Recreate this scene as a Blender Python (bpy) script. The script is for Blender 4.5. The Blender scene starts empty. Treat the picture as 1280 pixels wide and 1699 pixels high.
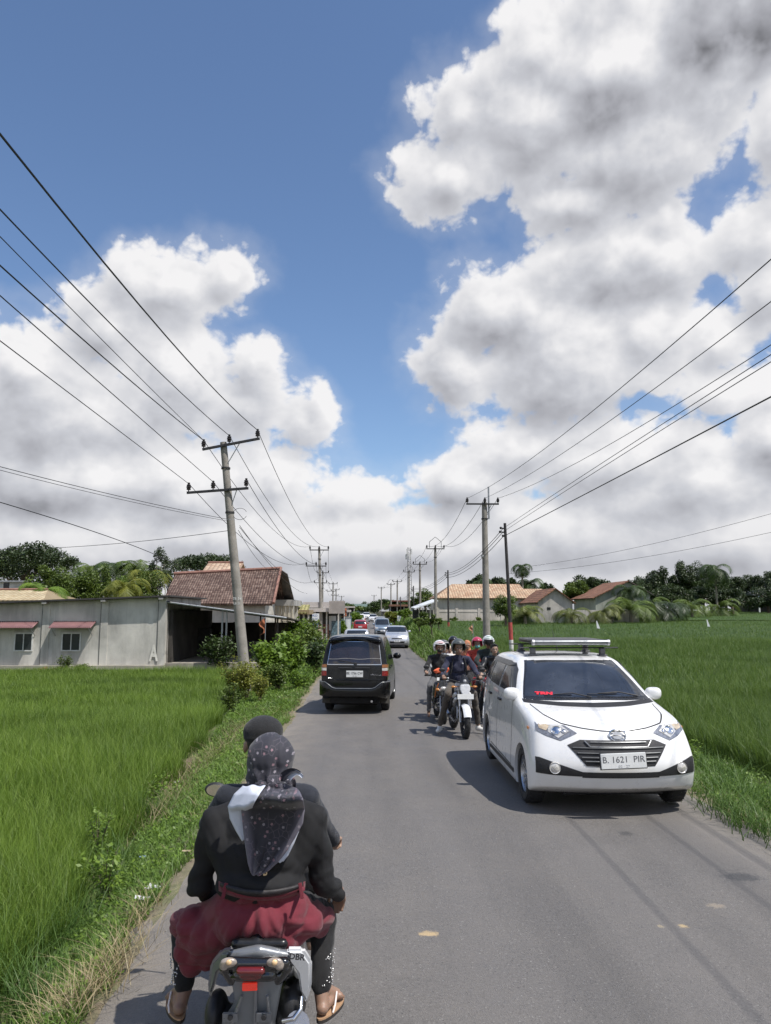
import bpy, bmesh, math, random
import numpy as np
from mathutils import Vector, Matrix, Euler
from math import sin, cos, pi, radians, sqrt, atan2
C = bpy.context.scene.collection
rnd = random.Random(7)

# ------------------------------------------------------------------ camera
CAM_H = 2.2
YAW = math.atan(30/1250); PITCH = math.atan(163.5/1250)
def _basis():
    F = Vector((sin(YAW)*cos(PITCH), cos(YAW)*cos(PITCH), sin(PITCH)))
    R = Vector((cos(YAW), -sin(YAW), 0)); return F, R, R.cross(F)
FW, RT, UP = _basis()
def ray(px, py): return (FW*1250 + RT*(px-640) + UP*(849.5-py)).normalized()
def at(px, py, Y):                      # point of the plane y = Y seen at a pixel of the photograph (for measuring the place)
    d = ray(px, py); t = Y/d.y
    return Vector((0, 0, CAM_H)) + d*t
def lerp_tab(tab, v):
    if v <= tab[0][0]: return tab[0][1]
    for (a, b), (c, d) in zip(tab, tab[1:]):
        if v <= c: return b + (d-b)*(v-a)/(c-a)
    return tab[-1][1]
GZ = [(-60, 0), (9, 0), (18, -.24), (35, -.42), (50, -.55), (70, -.55), (110, -.25), (180, .2), (300, .4), (3000, .4)]
LE = [(-60, -1.45), (5, -1.5), (17, -1.68), (30, -1.85), (56, -2.05), (100, -2.1), (190, -2.4), (3000, -2.6)]
RE = [(-60, 4.15), (7, 4.06), (9, 3.95), (20, 3.5), (37, 3.08), (56, 3.15), (100, 3.0), (190, 2.4), (3000, 2.4)]
def gz(y): return lerp_tab(GZ, y)
def le(y): return lerp_tab(LE, y)
def re_(y): return lerp_tab(RE, y)
def rfield(y): return lerp_tab([(-60, -.1), (12, -.1), (80, 1.05), (130, 1.95), (200, 2.1), (3000, 2.1)], y)
RICE_L = [(-60, -2.0), (3, -2.1), (5.9, -2.45), (10, -2.9), (15, -3.25), (22, -3.9), (40, -4.3), (3000, -4.3)]
def ground_z(x, y):
    g = gz(y); L = le(y); R = re_(y)
    if x < L:
        w = max(.6, L - lerp_tab(RICE_L, y)); t = min(1, (L-x)/w)
        lo = lerp_tab([(-60, -.42), (30, -.5), (34, -.4), (3000, -.2)], y)
        far = lerp_tab([(0, 0), (90, 0), (200, .9), (3000, 1.0)], y)
        return g - .02 + (min(g, lo) + far - g)*t*t*(3-2*t) if y < 34 else g - .02 + (lo + far - g)*min(1, (L-x)/3)**2
    if x > R:
        t = min(1, (x-R)/1.6); return g - .02 + (rfield(y) - g)*t*t*(3-2*t)
    return g
def ground_at(px, py, dz=0.0):          # where the line of sight through a pixel meets the ground
    d = ray(px, py); t = 2.0
    while t < 900:
        p = Vector((0, 0, CAM_H)) + d*t
        if p.z <= ground_z(p.x, p.y) + dz: return p
        t += .02 if t < 30 else .1
    return p

# ------------------------------------------------------------------ materials
def nmat(name):
    m = bpy.data.materials.new(name); m.use_nodes = True
    nt = m.node_tree; nt.nodes.clear()
    out = nt.nodes.new('ShaderNodeOutputMaterial'); b = nt.nodes.new('ShaderNodeBsdfPrincipled')
    nt.links.new(b.outputs[0], out.inputs[0]); return m, nt, b
def mix(nt, fac, a, b):
    n = nt.nodes.new('ShaderNodeMix'); n.data_type = 'RGBA'
    for i, v in ((0, fac), (6, a), (7, b)):
        if hasattr(v, 'is_linked') or hasattr(v, 'links'): nt.links.new(v, n.inputs[i])
        else: n.inputs[i].default_value = v if i == 0 else (*v[:3], 1)
    return n.outputs[2]
def mth(nt, op, a, b=0.0, c=0.0, clamp=False):
    n = nt.nodes.new('ShaderNodeMath'); n.operation = op; n.use_clamp = clamp
    for i, v in enumerate((a, b, c)):
        if hasattr(v, 'links'): nt.links.new(v, n.inputs[i])
        else: n.inputs[i].default_value = v
    return n.outputs[0]
def noise(nt, scale, detail=5, rough=.55, vec=None, dist=0.0, flat=False):
    n = nt.nodes.new('ShaderNodeTexNoise'); n.noise_dimensions = '2D' if flat else '3D'; n.inputs['Scale'].default_value = scale
    n.inputs['Detail'].default_value = detail; n.inputs['Roughness'].default_value = rough; n.inputs['Distortion'].default_value = dist
    if vec is not None: nt.links.new(vec, n.inputs['Vector'])
    return n.outputs[0]
def ramp(nt, fac, stops):
    n = nt.nodes.new('ShaderNodeValToRGB'); e = n.color_ramp.elements
    while len(e) < len(stops): e.new(.5)
    for el, (p, c) in zip(e, stops):
        el.position = p; el.color = (c, c, c, 1) if isinstance(c, (int, float)) else (*c, 1)
    nt.links.new(fac, n.inputs[0]); return n.outputs[0]
def coord(nt, kind='Object', scale=None):
    t = nt.nodes.new('ShaderNodeTexCoord').outputs[kind]
    if scale is None: return t
    m = nt.nodes.new('ShaderNodeMapping'); m.inputs['Scale'].default_value = scale
    nt.links.new(t, m.inputs[0]); return m.outputs[0]
def gpos(nt): return nt.nodes.new('ShaderNodeNewGeometry').outputs['Position']
def bump(nt, b, h, strength=.3, dist=.01):
    n = nt.nodes.new('ShaderNodeBump'); n.inputs['Strength'].default_value = strength; n.inputs['Distance'].default_value = dist
    nt.links.new(h, n.inputs['Height']); nt.links.new(n.outputs[0], b.inputs['Normal'])
def sc(c, k): return tuple(min(1, max(0, v*k)) for v in c)
_mc = {}
def pm(name, col, rough=.6, metal=0.0, var=.18, scale=6.0, bmp=0.0, coat=0.0, bs=40.0, dirt=None, **kw):
    """principled paint / cloth / plastic with uneven tone, uneven gloss and optional fine relief"""
    if name in _mc: return _mc[name]
    m, nt, b = nmat(name)
    v = coord(nt)
    n1 = noise(nt, scale, 6, .6, v)
    colr = mix(nt, ramp(nt, n1, [(.3, 0.0), (.7, 1.0)]), sc(col, 1-var), sc(col, 1+var))
    if dirt:
        n2 = noise(nt, scale*.6, 7, .65, v)
        colr = mix(nt, ramp(nt, n2, [(.5, 0.0), (.72, dirt[1])]), colr, dirt[0])
    nt.links.new(colr, b.inputs['Base Color'])
    b.inputs['Metallic'].default_value = metal
    nt.links.new(ramp(nt, noise(nt, scale*3, 4, .6, v), [(.3, max(0, rough-.06)), (.7, min(1, rough+.08))]), b.inputs['Roughness'])
    b.inputs['Coat Weight'].default_value = coat; b.inputs['Coat Roughness'].default_value = .05
    if bmp: bump(nt, b, noise(nt, bs, 4, .6, v), bmp, .01)
    for k, x in kw.items(): b.inputs[k.replace('_', ' ')].default_value = x
    _mc[name] = m; return m

# ------------------------------------------------------------------ mesh helpers
def tag(o, label=None, cat=None, group=None, kind=None):
    if label: o['label'] = label
    if cat: o['category'] = cat
    if group: o['group'] = group
    if kind: o['kind'] = kind
    return o
def link(name, me, mat=None, parent=None):
    o = bpy.data.objects.new(name, me); C.objects.link(o)
    if mat is not None and not me.materials:
        for mm in (mat if isinstance(mat, (list, tuple)) else [mat]): me.materials.append(mm)
    if parent: o.parent = parent
    return o
def empty(name, loc, rz, label, cat, group=None):
    o = bpy.data.objects.new(name, None); C.objects.link(o); o.location = loc; o.rotation_euler = (0, 0, rz)
    o.empty_display_size = .2
    return tag(o, label, cat, group)
def copy_tree(o, parent=None):
    c = o.copy(); C.objects.link(c)
    if parent: c.parent = parent
    for ch in o.children: copy_tree(ch, c)
    return c
def smooth(me, ang=None):
    me.polygons.foreach_set('use_smooth', [True]*len(me.polygons))
    if ang is not None and hasattr(me, 'set_sharp_from_angle'): me.set_sharp_from_angle(angle=radians(ang))
def pbm(name, bm, mat, parent=None, sm=None):
    me = bpy.data.meshes.new(name); bm.normal_update(); bm.to_mesh(me); bm.free()
    if sm is not None: smooth(me, sm)
    return link(name, me, mat, parent)
def box(bm, x0, x1, y0, y1, z0, z1, mi=0, bev=0):
    g = bmesh.ops.create_cube(bm, size=1, matrix=Matrix.Translation(((x0+x1)/2, (y0+y1)/2, (z0+z1)/2)) @ Matrix.Diagonal((x1-x0, y1-y0, z1-z0, 1)))
    fs = {f for v in g['verts'] for f in v.link_faces}
    for f in fs: f.material_index = mi
    if bev: bmesh.ops.bevel(bm, geom=list({e for v in g['verts'] for e in v.link_edges}), offset=bev, segments=2, affect='EDGES', profile=.5)
def mbox(bm, M, sx, sy, sz, bev=0):
    g = bmesh.ops.create_cube(bm, size=1, matrix=M @ Matrix.Diagonal((sx, sy, sz, 1)))
    if bev: bmesh.ops.bevel(bm, geom=list({e for v in g['verts'] for e in v.link_edges}), offset=bev, segments=2, affect='EDGES', profile=.5)
def tube(bm, pts, r, seg=8, cap=True, mi=0):
    pts = [Vector(p) for p in pts]; n = len(pts)
    rs = r if isinstance(r, (list, tuple)) else [r]*n
    rings = []; ref = None
    for i, p in enumerate(pts):
        d = (pts[min(i+1, n-1)] - pts[max(i-1, 0)]).normalized()
        if ref is None: ref = d.orthogonal().normalized()
        ref = (ref - d*ref.dot(d)); ref = ref.normalized() if ref.length > 1e-6 else d.orthogonal().normalized()
        b = d.cross(ref)
        rings.append([bm.verts.new(p + (ref*cos(2*pi*k/seg) + b*sin(2*pi*k/seg))*rs[i]) for k in range(seg)])
    for a, b in zip(rings, rings[1:]):
        for k in range(seg):
            f = bm.faces.new((a[k], a[(k+1) % seg], b[(k+1) % seg], b[k])); f.material_index = mi
    if cap:
        f = bm.faces.new(rings[0][::-1]); f.material_index = mi
        f = bm.faces.new(rings[-1]); f.material_index = mi
def lathe(bm, prof, M=Matrix(), seg=24):
    """profile of (radius, height) turned about local z"""
    rings = [[bm.verts.new(M @ Vector((r*cos(2*pi*k/seg), r*sin(2*pi*k/seg), h))) for k in range(seg)] for r, h in prof]
    for a, b in zip(rings, rings[1:]):
        for k in range(seg): bm.faces.new((a[k], a[(k+1) % seg], b[(k+1) % seg], b[k]))
def quad(bm, *pts):
    return bm.faces.new([bm.verts.new(p) for p in pts])
def prism(bm, poly, axis, a, b):
    """poly in the two other axes, extruded along axis (0/1/2) from a to b"""
    def P(p, t):
        l = list(p); l.insert(axis, t); return l
    A = [bm.verts.new(P(p, a)) for p in poly]; B = [bm.verts.new(P(p, b)) for p in poly]
    n = len(poly); bm.faces.new(A); bm.faces.new(B[::-1])
    for i in range(n): bm.faces.new((A[i], B[i], B[(i+1) % n], A[(i+1) % n]))
    bmesh.ops.recalc_face_normals(bm, faces=bm.faces[:])
def mesh_np(name, V, F, mat, parent=None, sm=False):
    """V (n,3) float, F (m,k) int"""
    me = bpy.data.meshes.new(name); V = np.asarray(V, np.float32); F = np.asarray(F, np.int32)
    k = F.shape[1]
    me.vertices.add(len(V)); me.vertices.foreach_set('co', V.ravel())
    me.loops.add(F.size); me.loops.foreach_set('vertex_index', F.ravel())
    me.polygons.add(len(F)); me.polygons.foreach_set('loop_start', np.arange(0, F.size, k, dtype=np.int32))
    me.update(calc_edges=True)
    if sm: smooth(me)
    return link(name, me, mat, parent)
def evald(o):
    dg = bpy.context.evaluated_depsgraph_get(); dg.update()
    return bpy.data.meshes.new_from_object(o.evaluated_get(dg), depsgraph=dg)
def text_mesh(name, s, size, M, mat, parent=None, ext=.002, bold=0.0, sx=1.0):
    cu = bpy.data.curves.new('t', 'FONT'); cu.body = s; cu.size = size; cu.extrude = ext; cu.offset = bold
    cu.align_x = 'CENTER'; cu.align_y = 'CENTER'; cu.resolution_u = 3
    o = bpy.data.objects.new('t', cu); C.objects.link(o)
    me = evald(o); bpy.data.objects.remove(o); bpy.data.curves.remove(cu)
    me.transform(M @ Matrix.Diagonal((sx, 1, 1, 1)))
    return link(name, me, mat, parent)
# ------------------------------------------------------------------ render, camera, sun, sky
S = bpy.context.scene
S.render.engine = 'CYCLES'
S.view_settings.view_transform = 'Standard'; S.view_settings.look = 'None'; S.view_settings.exposure = 0
S.cycles.use_denoising = True; S.cycles.use_adaptive_sampling = True; S.cycles.adaptive_threshold = .015; S.cycles.adaptive_min_samples = 12
S.cycles.max_bounces = 6; S.cycles.transparent_max_bounces = 12; S.cycles.caustics_reflective = False; S.cycles.caustics_refractive = False
cam = bpy.data.cameras.new('camera'); co = bpy.data.objects.new('camera', cam); C.objects.link(co)
cam.sensor_fit = 'VERTICAL'; cam.sensor_height = 24; cam.lens = 1250/1699*24; cam.clip_end = 6000; cam.clip_start = .05
co.matrix_world = Matrix(((RT.x, UP.x, -FW.x, 0), (RT.y, UP.y, -FW.y, 0), (RT.z, UP.z, -FW.z, CAM_H), (0, 0, 0, 1)))
S.camera = co
SUN = Vector((.47, -.33, 1)).normalized()
sl = bpy.data.lights.new('sun', 'SUN'); sl.energy = 5.0; sl.angle = radians(.55); sl.color = (1, .955, .89)
so = bpy.data.objects.new('sun', sl); C.objects.link(so); so.rotation_euler = SUN.to_track_quat('Z', 'Y').to_euler()

W = bpy.data.worlds.new('World'); S.world = W; W.use_nodes = True
nt = W.node_tree; nt.nodes.clear()
wo = nt.nodes.new('ShaderNodeOutputWorld'); bg = nt.nodes.new('ShaderNodeBackground'); nt.links.new(bg.outputs[0], wo.inputs[0])
bg.inputs[1].default_value = .102
sky = nt.nodes.new('ShaderNodeTexSky'); sky.sky_type = 'NISHITA'; sky.sun_disc = False
sky.sun_elevation = math.asin(SUN.z); sky.sun_rotation = atan2(SUN.x, SUN.y); sky.air_density = 1.0; sky.dust_density = .6; sky.ozone_density = 1.6
dirv = coord(nt, 'Generated')
# heading and height of a direction, in degrees
def azel(px, py):
    d = ray(px, py); return math.degrees(atan2(d.x, d.y)), math.degrees(math.asin(d.z))
BL = [ # cumulus masses: centre px, radii px
 (300,475,130,80),(380,460,60,62),(235,455,70,60),(190,540,110,90),(60,605,120,85),(100,690,200,130),(300,620,125,120),(420,600,60,60),(410,690,90,90),
 (505,700,55,58),(535,668,32,30),(470,790,80,70),(90,800,240,100),(300,810,240,100),(-80,640,120,120),
 (1000,110,210,170),(880,200,190,140),(760,290,118,84),(770,190,90,80),(905,60,110,110),(1050,260,160,130),(1180,70,190,170),(1300,200,70,150),(960,330,150,70),(1110,345,60,60),
 (830,520,130,95),(760,610,95,95),(930,580,190,130),(1010,440,170,110),(1100,420,110,90),(1240,400,110,85),(1080,560,120,110),(1290,480,110,90),(1200,560,90,90),(1190,640,90,60),(1290,640,100,70),
 (880,740,160,70),(760,800,120,60),(1000,760,200,90),(1180,790,190,100),(1290,720,120,80),(600,825,120,46),
 (640,900,1200,85),(0,900,600,110),(1280,900,600,110),(640,980,2400,70)]
DK = [(120,690,150,70,.6),(330,590,70,60,.35),(80,830,160,50,.4),(330,830,130,50,.3),(1240,15,150,120,2.6),(1040,190,210,90,.6),(880,300,170,60,.5),(1000,460,130,60,.6),(880,560,150,50,.6),
 (1000,340,120,50,.4),(720,680,60,30,.4),(950,690,140,40,.6),(1180,790,130,45,.55),(760,825,100,32,.4),(960,860,200,40,.3),(60,900,200,40,.25),(180,720,120,50,.4)]
grp = bpy.data.node_groups.new('cloud_field', 'ShaderNodeTree')
grp.interface.new_socket('P', in_out='INPUT', socket_type='NodeSocketVector')
grp.interface.new_socket('D', in_out='OUTPUT', socket_type='NodeSocketFloat'); grp.interface.new_socket('L', in_out='OUTPUT', socket_type='NodeSocketFloat')
gi = grp.nodes.new('NodeGroupInput'); go = grp.nodes.new('NodeGroupOutput')
def ell(g, vec, cx, cy, rx, ry):
    a, e = azel(cx, cy); a1, _ = azel(cx+rx if abs(rx) < 600 else cx+500, cy); _, e1 = azel(cx, cy-ry)
    ra = max(.5, abs(a1-a))*(rx/500 if rx >= 600 else 1); rb = max(.5, abs(e1-e))
    s = g.nodes.new('ShaderNodeVectorMath'); s.operation = 'SUBTRACT'; g.links.new(vec, s.inputs[0]); s.inputs[1].default_value = (a, e, 0)
    m = g.nodes.new('ShaderNodeVectorMath'); m.operation = 'MULTIPLY'; g.links.new(s.outputs[0], m.inputs[0]); m.inputs[1].default_value = (1/ra, 1/rb, 0)
    d = g.nodes.new('ShaderNodeVectorMath'); d.operation = 'LENGTH'; g.links.new(m.outputs[0], d.inputs[0])
    return d.outputs['Value'], (ra*rb)**.5
acc = None
for b in BL:
    dd, rr = ell(grp, gi.outputs[0], *b)
    v = mth(grp, 'SUBTRACT', 1.12, dd)
    v = mth(grp, 'MULTIPLY', v, min(1.7, .75 + .14*rr))
    acc = v if acc is None else mth(grp, 'SMOOTH_MAX', acc, v, .25)
mp = grp.nodes.new('ShaderNodeMapping'); mp.inputs['Scale'].default_value = (1, 1.25, 1); grp.links.new(gi.outputs[0], mp.inputs[0])
n1 = noise(grp, .16, 9, .56, mp.outputs[0], 0, True)
vo = grp.nodes.new('ShaderNodeTexVoronoi'); vo.feature = 'SMOOTH_F1'; vo.voronoi_dimensions = '2D'; vo.inputs['Scale'].default_value = .34; vo.inputs['Smoothness'].default_value = .6
vo.inputs['Detail'].default_value = 2.5; vo.inputs['Roughness'].default_value = .55; vo.inputs['Lacunarity'].default_value = 2.3; vo.normalize = False

ws = grp.nodes.new('ShaderNodeVectorMath'); ws.operation = 'SCALE'; ws.inputs['Scale'].default_value = 1.6
cc = grp.nodes.new('ShaderNodeTexNoise'); cc.noise_dimensions = '2D'; cc.inputs['Scale'].default_value = .35; cc.inputs['Detail'].default_value = 2; grp.links.new(mp.outputs[0], cc.inputs['Vector'])
grp.links.new(cc.outputs['Color'], ws.inputs[0])
wa = grp.nodes.new('ShaderNodeVectorMath'); wa.operation = 'ADD'; grp.links.new(mp.outputs[0], wa.inputs[0]); grp.links.new(ws.outputs[0], wa.inputs[1])
grp.links.new(wa.outputs[0], vo.inputs['Vector'])
d1 = mth(grp, 'MULTIPLY_ADD', mth(grp, 'SUBTRACT', n1, .5), 1.7, acc)
d2 = mth(grp, 'MULTIPLY_ADD', mth(grp, 'SUBTRACT', .45, vo.outputs['Distance']), .5, d1)
grp.links.new(d2, go.inputs[0])
n2 = noise(grp, .16, 3.2, .5, mp.outputs[0], 0, True)
grp.links.new(mth(grp, 'MULTIPLY_ADD', mth(grp, 'SUBTRACT', n2, .5), 1.7, mth(grp, 'MULTIPLY_ADD', mth(grp, 'SUBTRACT', .45, vo.outputs['Distance']), .28, acc)), go.inputs[1])
sx = nt.nodes.new('ShaderNodeSeparateXYZ'); nt.links.new(dirv, sx.inputs[0])
az = mth(nt, 'MULTIPLY', mth(nt, 'ARCTAN2', sx.outputs[0], sx.outputs[1]), 57.29578)
el = mth(nt, 'MULTIPLY', mth(nt, 'ARCSINE', sx.outputs[2]), 57.29578)
# away from the modelled part of the sky the same field is folded back, so clouds go on all round
azf = mth(nt, 'PINGPONG', mth(nt, 'ADD', az, 34.0), 68.0); azf = mth(nt, 'SUBTRACT', azf, 34.0)
cb = nt.nodes.new('ShaderNodeCombineXYZ'); nt.links.new(azf, cb.inputs[0]); nt.links.new(el, cb.inputs[1])
def fld(off):
    a = nt.nodes.new('ShaderNodeVectorMath'); a.operation = 'ADD'; nt.links.new(cb.outputs[0], a.inputs[0]); a.inputs[1].default_value = off
    g = nt.nodes.new('ShaderNodeGroup'); g.node_tree = grp; nt.links.new(a.outputs[0], g.inputs[0]); return g.outputs
F0 = fld((0, 0, 0)); D0 = F0[0]; L0 = F0[1]; L1_ = fld((.8, 1.5, 0))[1]
mask = nt.nodes.new('ShaderNodeMapRange'); mask.interpolation_type = 'SMOOTHSTEP'; nt.links.new(D0, mask.inputs[0])
mask.inputs[1].default_value = -.08; mask.inputs[2].default_value = .36

veil = nt.nodes.new('ShaderNodeMapRange'); veil.interpolation_type = 'SMOOTHSTEP'; nt.links.new(L0, veil.inputs[0]); veil.inputs[1].default_value = -.6; veil.inputs[2].default_value = .3; veil.inputs[4].default_value = .15
m_soft = mth(nt, 'MAXIMUM', mth(nt, 'MULTIPLY', mask.outputs[0], .985), veil.outputs[0], clamp=True)
dk = None
for b in DK:
    dd, _ = ell(nt, cb.outputs[0], *b[:4])
    v = mth(nt, 'MULTIPLY', mth(nt, 'SUBTRACT', 1.25, dd, clamp=True), b[4])
    dk = v if dk is None else mth(nt, 'SMOOTH_MAX', dk, v, .2)
dkn = noise(nt, .2, 4, .5, cb.outputs[0], 0, True)
dk2 = mth(nt, 'MINIMUM', mth(nt, 'MULTIPLY', dk, mth(nt, 'MULTIPLY_ADD', dkn, 1.8, -.1, clamp=True)), 1.45)
lit = mth(nt, 'SUBTRACT', L0, L1_)
base = mth(nt, 'MULTIPLY_ADD', lit, .36, .82)
big = noise(nt, .09, 6, .52, cb.outputs[0], 0, True)
thick = mth(nt, 'MULTIPLY', mth(nt, 'SUBTRACT', .54, big), .45)
thick = mth(nt, 'MULTIPLY', thick, mth(nt, 'MULTIPLY', D0, 1.6, clamp=True))
bodyt = mth(nt, 'MULTIPLY', mth(nt, 'MULTIPLY', mth(nt, 'SUBTRACT', L0, .12, clamp=True), 1.5, clamp=True), .20)
base = mth(nt, 'SUBTRACT', base, bodyt)
sh = mth(nt, 'SUBTRACT', mth(nt, 'SUBTRACT', base, thick), mth(nt, 'MULTIPLY', dk2, .38), clamp=True)
crn = nt.nodes.new('ShaderNodeValToRGB'); nt.links.new(sh, crn.inputs[0])
e = crn.color_ramp.elements; e[0].position = 0; e[0].color = (1.3, 1.3, 1.4, 1); e[1].position = .8; e[1].color = (9.0, 8.9, 8.95, 1)
for p, c in ((.25, (4.0, 4.05, 4.4)), (.5, (5.9, 6.0, 6.4))):
    q = e.new(p); q.color = (*c, 1)
hz = mth(nt, 'MULTIPLY', mth(nt, 'SUBTRACT', 1.0, mth(nt, 'DIVIDE', el, 9.0), clamp=True), .45)
skyc = nt.nodes.new('ShaderNodeMix'); skyc.data_type = 'RGBA'; skyc.blend_type = 'MULTIPLY'; skyc.inputs[0].default_value = 1; nt.links.new(sky.outputs[0], skyc.inputs[6]); skyc.inputs[7].default_value = (1.22, 1.32, 1.45, 1)
col = mix(nt, m_soft, skyc.outputs[2], crn.outputs[0])
col = mix(nt, hz, col, (4.9, 5.0, 5.5))
col = mix(nt, mth(nt, 'MULTIPLY', el, -.5, clamp=True), col, (1.2, 1.25, 1.0))
nt.links.new(col, bg.inputs[0])
W.cycles.sampling_method = 'MANUAL'; W.cycles.sample_map_resolution = 512
# ------------------------------------------------------------------ ground, road, fields
rng = np.random.default_rng(11)
def leafmat(name, dark, light, tip=None, trans=.35, rough=.5, patch=.15):
    if name in _mc: return _mc[name]
    m, nt, b = nmat(name)
    isl = nt.nodes.new('ShaderNodeNewGeometry').outputs['Random Per Island']
    n = noise(nt, patch, 3, .6, gpos(nt))
    f = mth(nt, 'ADD', mth(nt, 'MULTIPLY', isl, .6), mth(nt, 'MULTIPLY_ADD', n, 2.2, -.85), clamp=True)
    c = mix(nt, f, dark, light)
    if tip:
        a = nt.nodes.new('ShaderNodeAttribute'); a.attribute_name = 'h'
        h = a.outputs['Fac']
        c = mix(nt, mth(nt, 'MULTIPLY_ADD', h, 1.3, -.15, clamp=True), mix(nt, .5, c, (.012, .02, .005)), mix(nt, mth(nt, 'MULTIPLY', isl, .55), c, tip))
    nt.links.new(c, b.inputs['Base Color']); b.inputs['Roughness'].default_value = rough
    t = nt.nodes.new('ShaderNodeBsdfTranslucent'); ms = nt.nodes.new('ShaderNodeMixShader'); ms.inputs[0].default_value = trans
    nt.links.new(c, t.inputs[0]); nt.links.new(b.outputs[0], ms.inputs[1]); nt.links.new(t.outputs[0], ms.inputs[2])
    nt.links.new(ms.outputs[0], nt.nodes['Material Output'].inputs[0]); _mc[name] = m; return m
def blades(name, P, H, Wd, mat, seg=3, lean=.35, droop=.35, kind='stuff', parent=None, yaw=None):
    n = len(P); a = rng.uniform(0, 2*pi, n) if yaw is None else yaw
    dx, dy = np.cos(a), np.sin(a); ln = rng.uniform(.05, lean, n); dr = rng.uniform(.0, droop, n)
    b = a + rng.uniform(-1, 1, n); wx, wy = -np.sin(b), np.cos(b)
    V = np.zeros((n, (seg+1)*2, 3)); Hh = np.zeros((n, (seg+1)*2))
    for k in range(seg+1):
        t = k/seg; w = Wd*.5*(1-t**1.6*.96)
        off = (ln*t + dr*t*t*t)*H; z = H*(t - .35*dr*t**3)
        cx = P[:, 0]+dx*off; cy = P[:, 1]+dy*off; cz = P[:, 2]+z
        for s, j in ((-1, 0), (1, 1)):
            V[:, 2*k+j] = np.stack([cx+s*wx*w, cy+s*wy*w, cz], 1); Hh[:, 2*k+j] = t
    base = (np.arange(n)*(seg+1)*2)[:, None, None]
    q = np.array([[2*k, 2*k+1, 2*k+3, 2*k+2] for k in range(seg)])[None]
    o = mesh_np(name, V.reshape(-1, 3), (base+q).reshape(-1, 4), mat, parent)
    at_ = o.data.attributes.new('h', 'FLOAT', 'POINT'); at_.data.foreach_set('value', Hh.ravel().astype(np.float32))
    if kind and not parent: o['kind'] = kind
    return o
def leaves(name, P, size, mat, parent=None, up=.5, aspect=.55, hang=0.0, nrm=None):
    """four-sided leaves with a fold, one per row of P"""
    n = len(P); N = rng.normal(0, 1, (n, 3)); N[:, 2] = np.abs(N[:, 2]) + up
    if nrm is not None: N = N*.6 + nrm
    N /= np.linalg.norm(N, axis=1)[:, None]
    A = rng.normal(0, 1, (n, 3)); A[:, 2] -= hang; A -= N*(A*N).sum(1)[:, None]; A /= np.linalg.norm(A, axis=1)[:, None]
    B = np.cross(N, A); s = (np.asarray(size)*rng.uniform(.65, 1.3, n))[:, None]
    V = np.stack([P, P + A*s*.5 + B*s*.5*aspect - N*s*.06, P + A*s, P + A*s*.5 - B*s*.5*aspect - N*s*.06], 1)
    F = np.arange(n*4).reshape(n, 4)
    o = mesh_np(name, V.reshape(-1, 3), F, mat, parent)
    return o

ROWS = sorted(set([-60, -30, -15, -8] + [round(-5+.5*i, 2) for i in range(90)] + [40+2*i for i in range(41)] + [125, 135, 150, 170, 190, 220, 260, 320, 420, 600, 900, 1500, 3000]))
OFF = [0, .08, .2, .35, .5, .7, .9, 1.1, 1.35, 1.6, 2, 2.5, 3, 4, 5, 7, 10, 14, 20, 30, 45, 65, 100, 160, 300, 700, 1800]
V = []; 
for y in ROWS:
    L, R = le(y), re_(y)
    xs = [L-o for o in OFF[::-1]] + [L+.25, (L+R)/2, R-.25] + [R+o for o in OFF]
    for x in xs:
        z = ground_z(x, y)
        if L < x < R: z -= .12
        elif x in (L, R): z = gz(y) - .012
        elif abs(x-L) < 40 and abs(x-R) < 40 or x < L: z += .03*sin(x*3.1+y*1.7)*sin(y*2.3-x)*(1 if (x > R+.1 or x < L-.1) else 0)
        V.append((x, y, z))
nx = len(OFF)*2+3; ny = len(ROWS)
F = [(j*nx+i, j*nx+i+1, (j+1)*nx+i+1, (j+1)*nx+i) for j in range(ny-1) for i in range(nx-1)]
m, nt, b = nmat('earth_and_turf')
gp = gpos(nt)
n1 = noise(nt, .9, 8, .65, gp); n2 = noise(nt, 9, 6, .7, gp)
soil = mix(nt, ramp(nt, n2, [(.35, 0.), (.65, 1.)]), (.10, .075, .045), (.21, .165, .11))
green = mix(nt, ramp(nt, n2, [(.3, 0.), (.7, 1.)]), (.035, .06, .012), (.10, .14, .03))
spx = nt.nodes.new('ShaderNodeSeparateXYZ'); nt.links.new(gp, spx.inputs[0])
nearL = mth(nt, 'SUBTRACT', 1.0, mth(nt, 'MULTIPLY', mth(nt, 'ABSOLUTE', mth(nt, 'ADD', spx.outputs[0], 1.75)), 2.2), clamp=True)
nearR = mth(nt, 'SUBTRACT', 1.0, mth(nt, 'MULTIPLY', mth(nt, 'ABSOLUTE', mth(nt, 'SUBTRACT', spx.outputs[0], 3.9)), 1.4), clamp=True)
soil2 = mix(nt, n2, (.17, .14, .10), (.30, .25, .18))
cg_ = mix(nt, ramp(nt, n1, [(.40, 0.), (.55, 1.)]), soil, green); cg_ = mix(nt, mth(nt, 'MULTIPLY', mth(nt, 'ADD', nearL, nearR, clamp=True), mth(nt, 'MULTIPLY_ADD', noise(nt, 3, 6, .65, gp), 2.4, -.4, clamp=True)), cg_, soil2)
nt.links.new(cg_, b.inputs['Base Color']); b.inputs['Roughness'].default_value = .95
bump(nt, b, n2, .7, .04)
tag(mesh_np('ground', V, F, m, sm=True), kind='structure')

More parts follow.
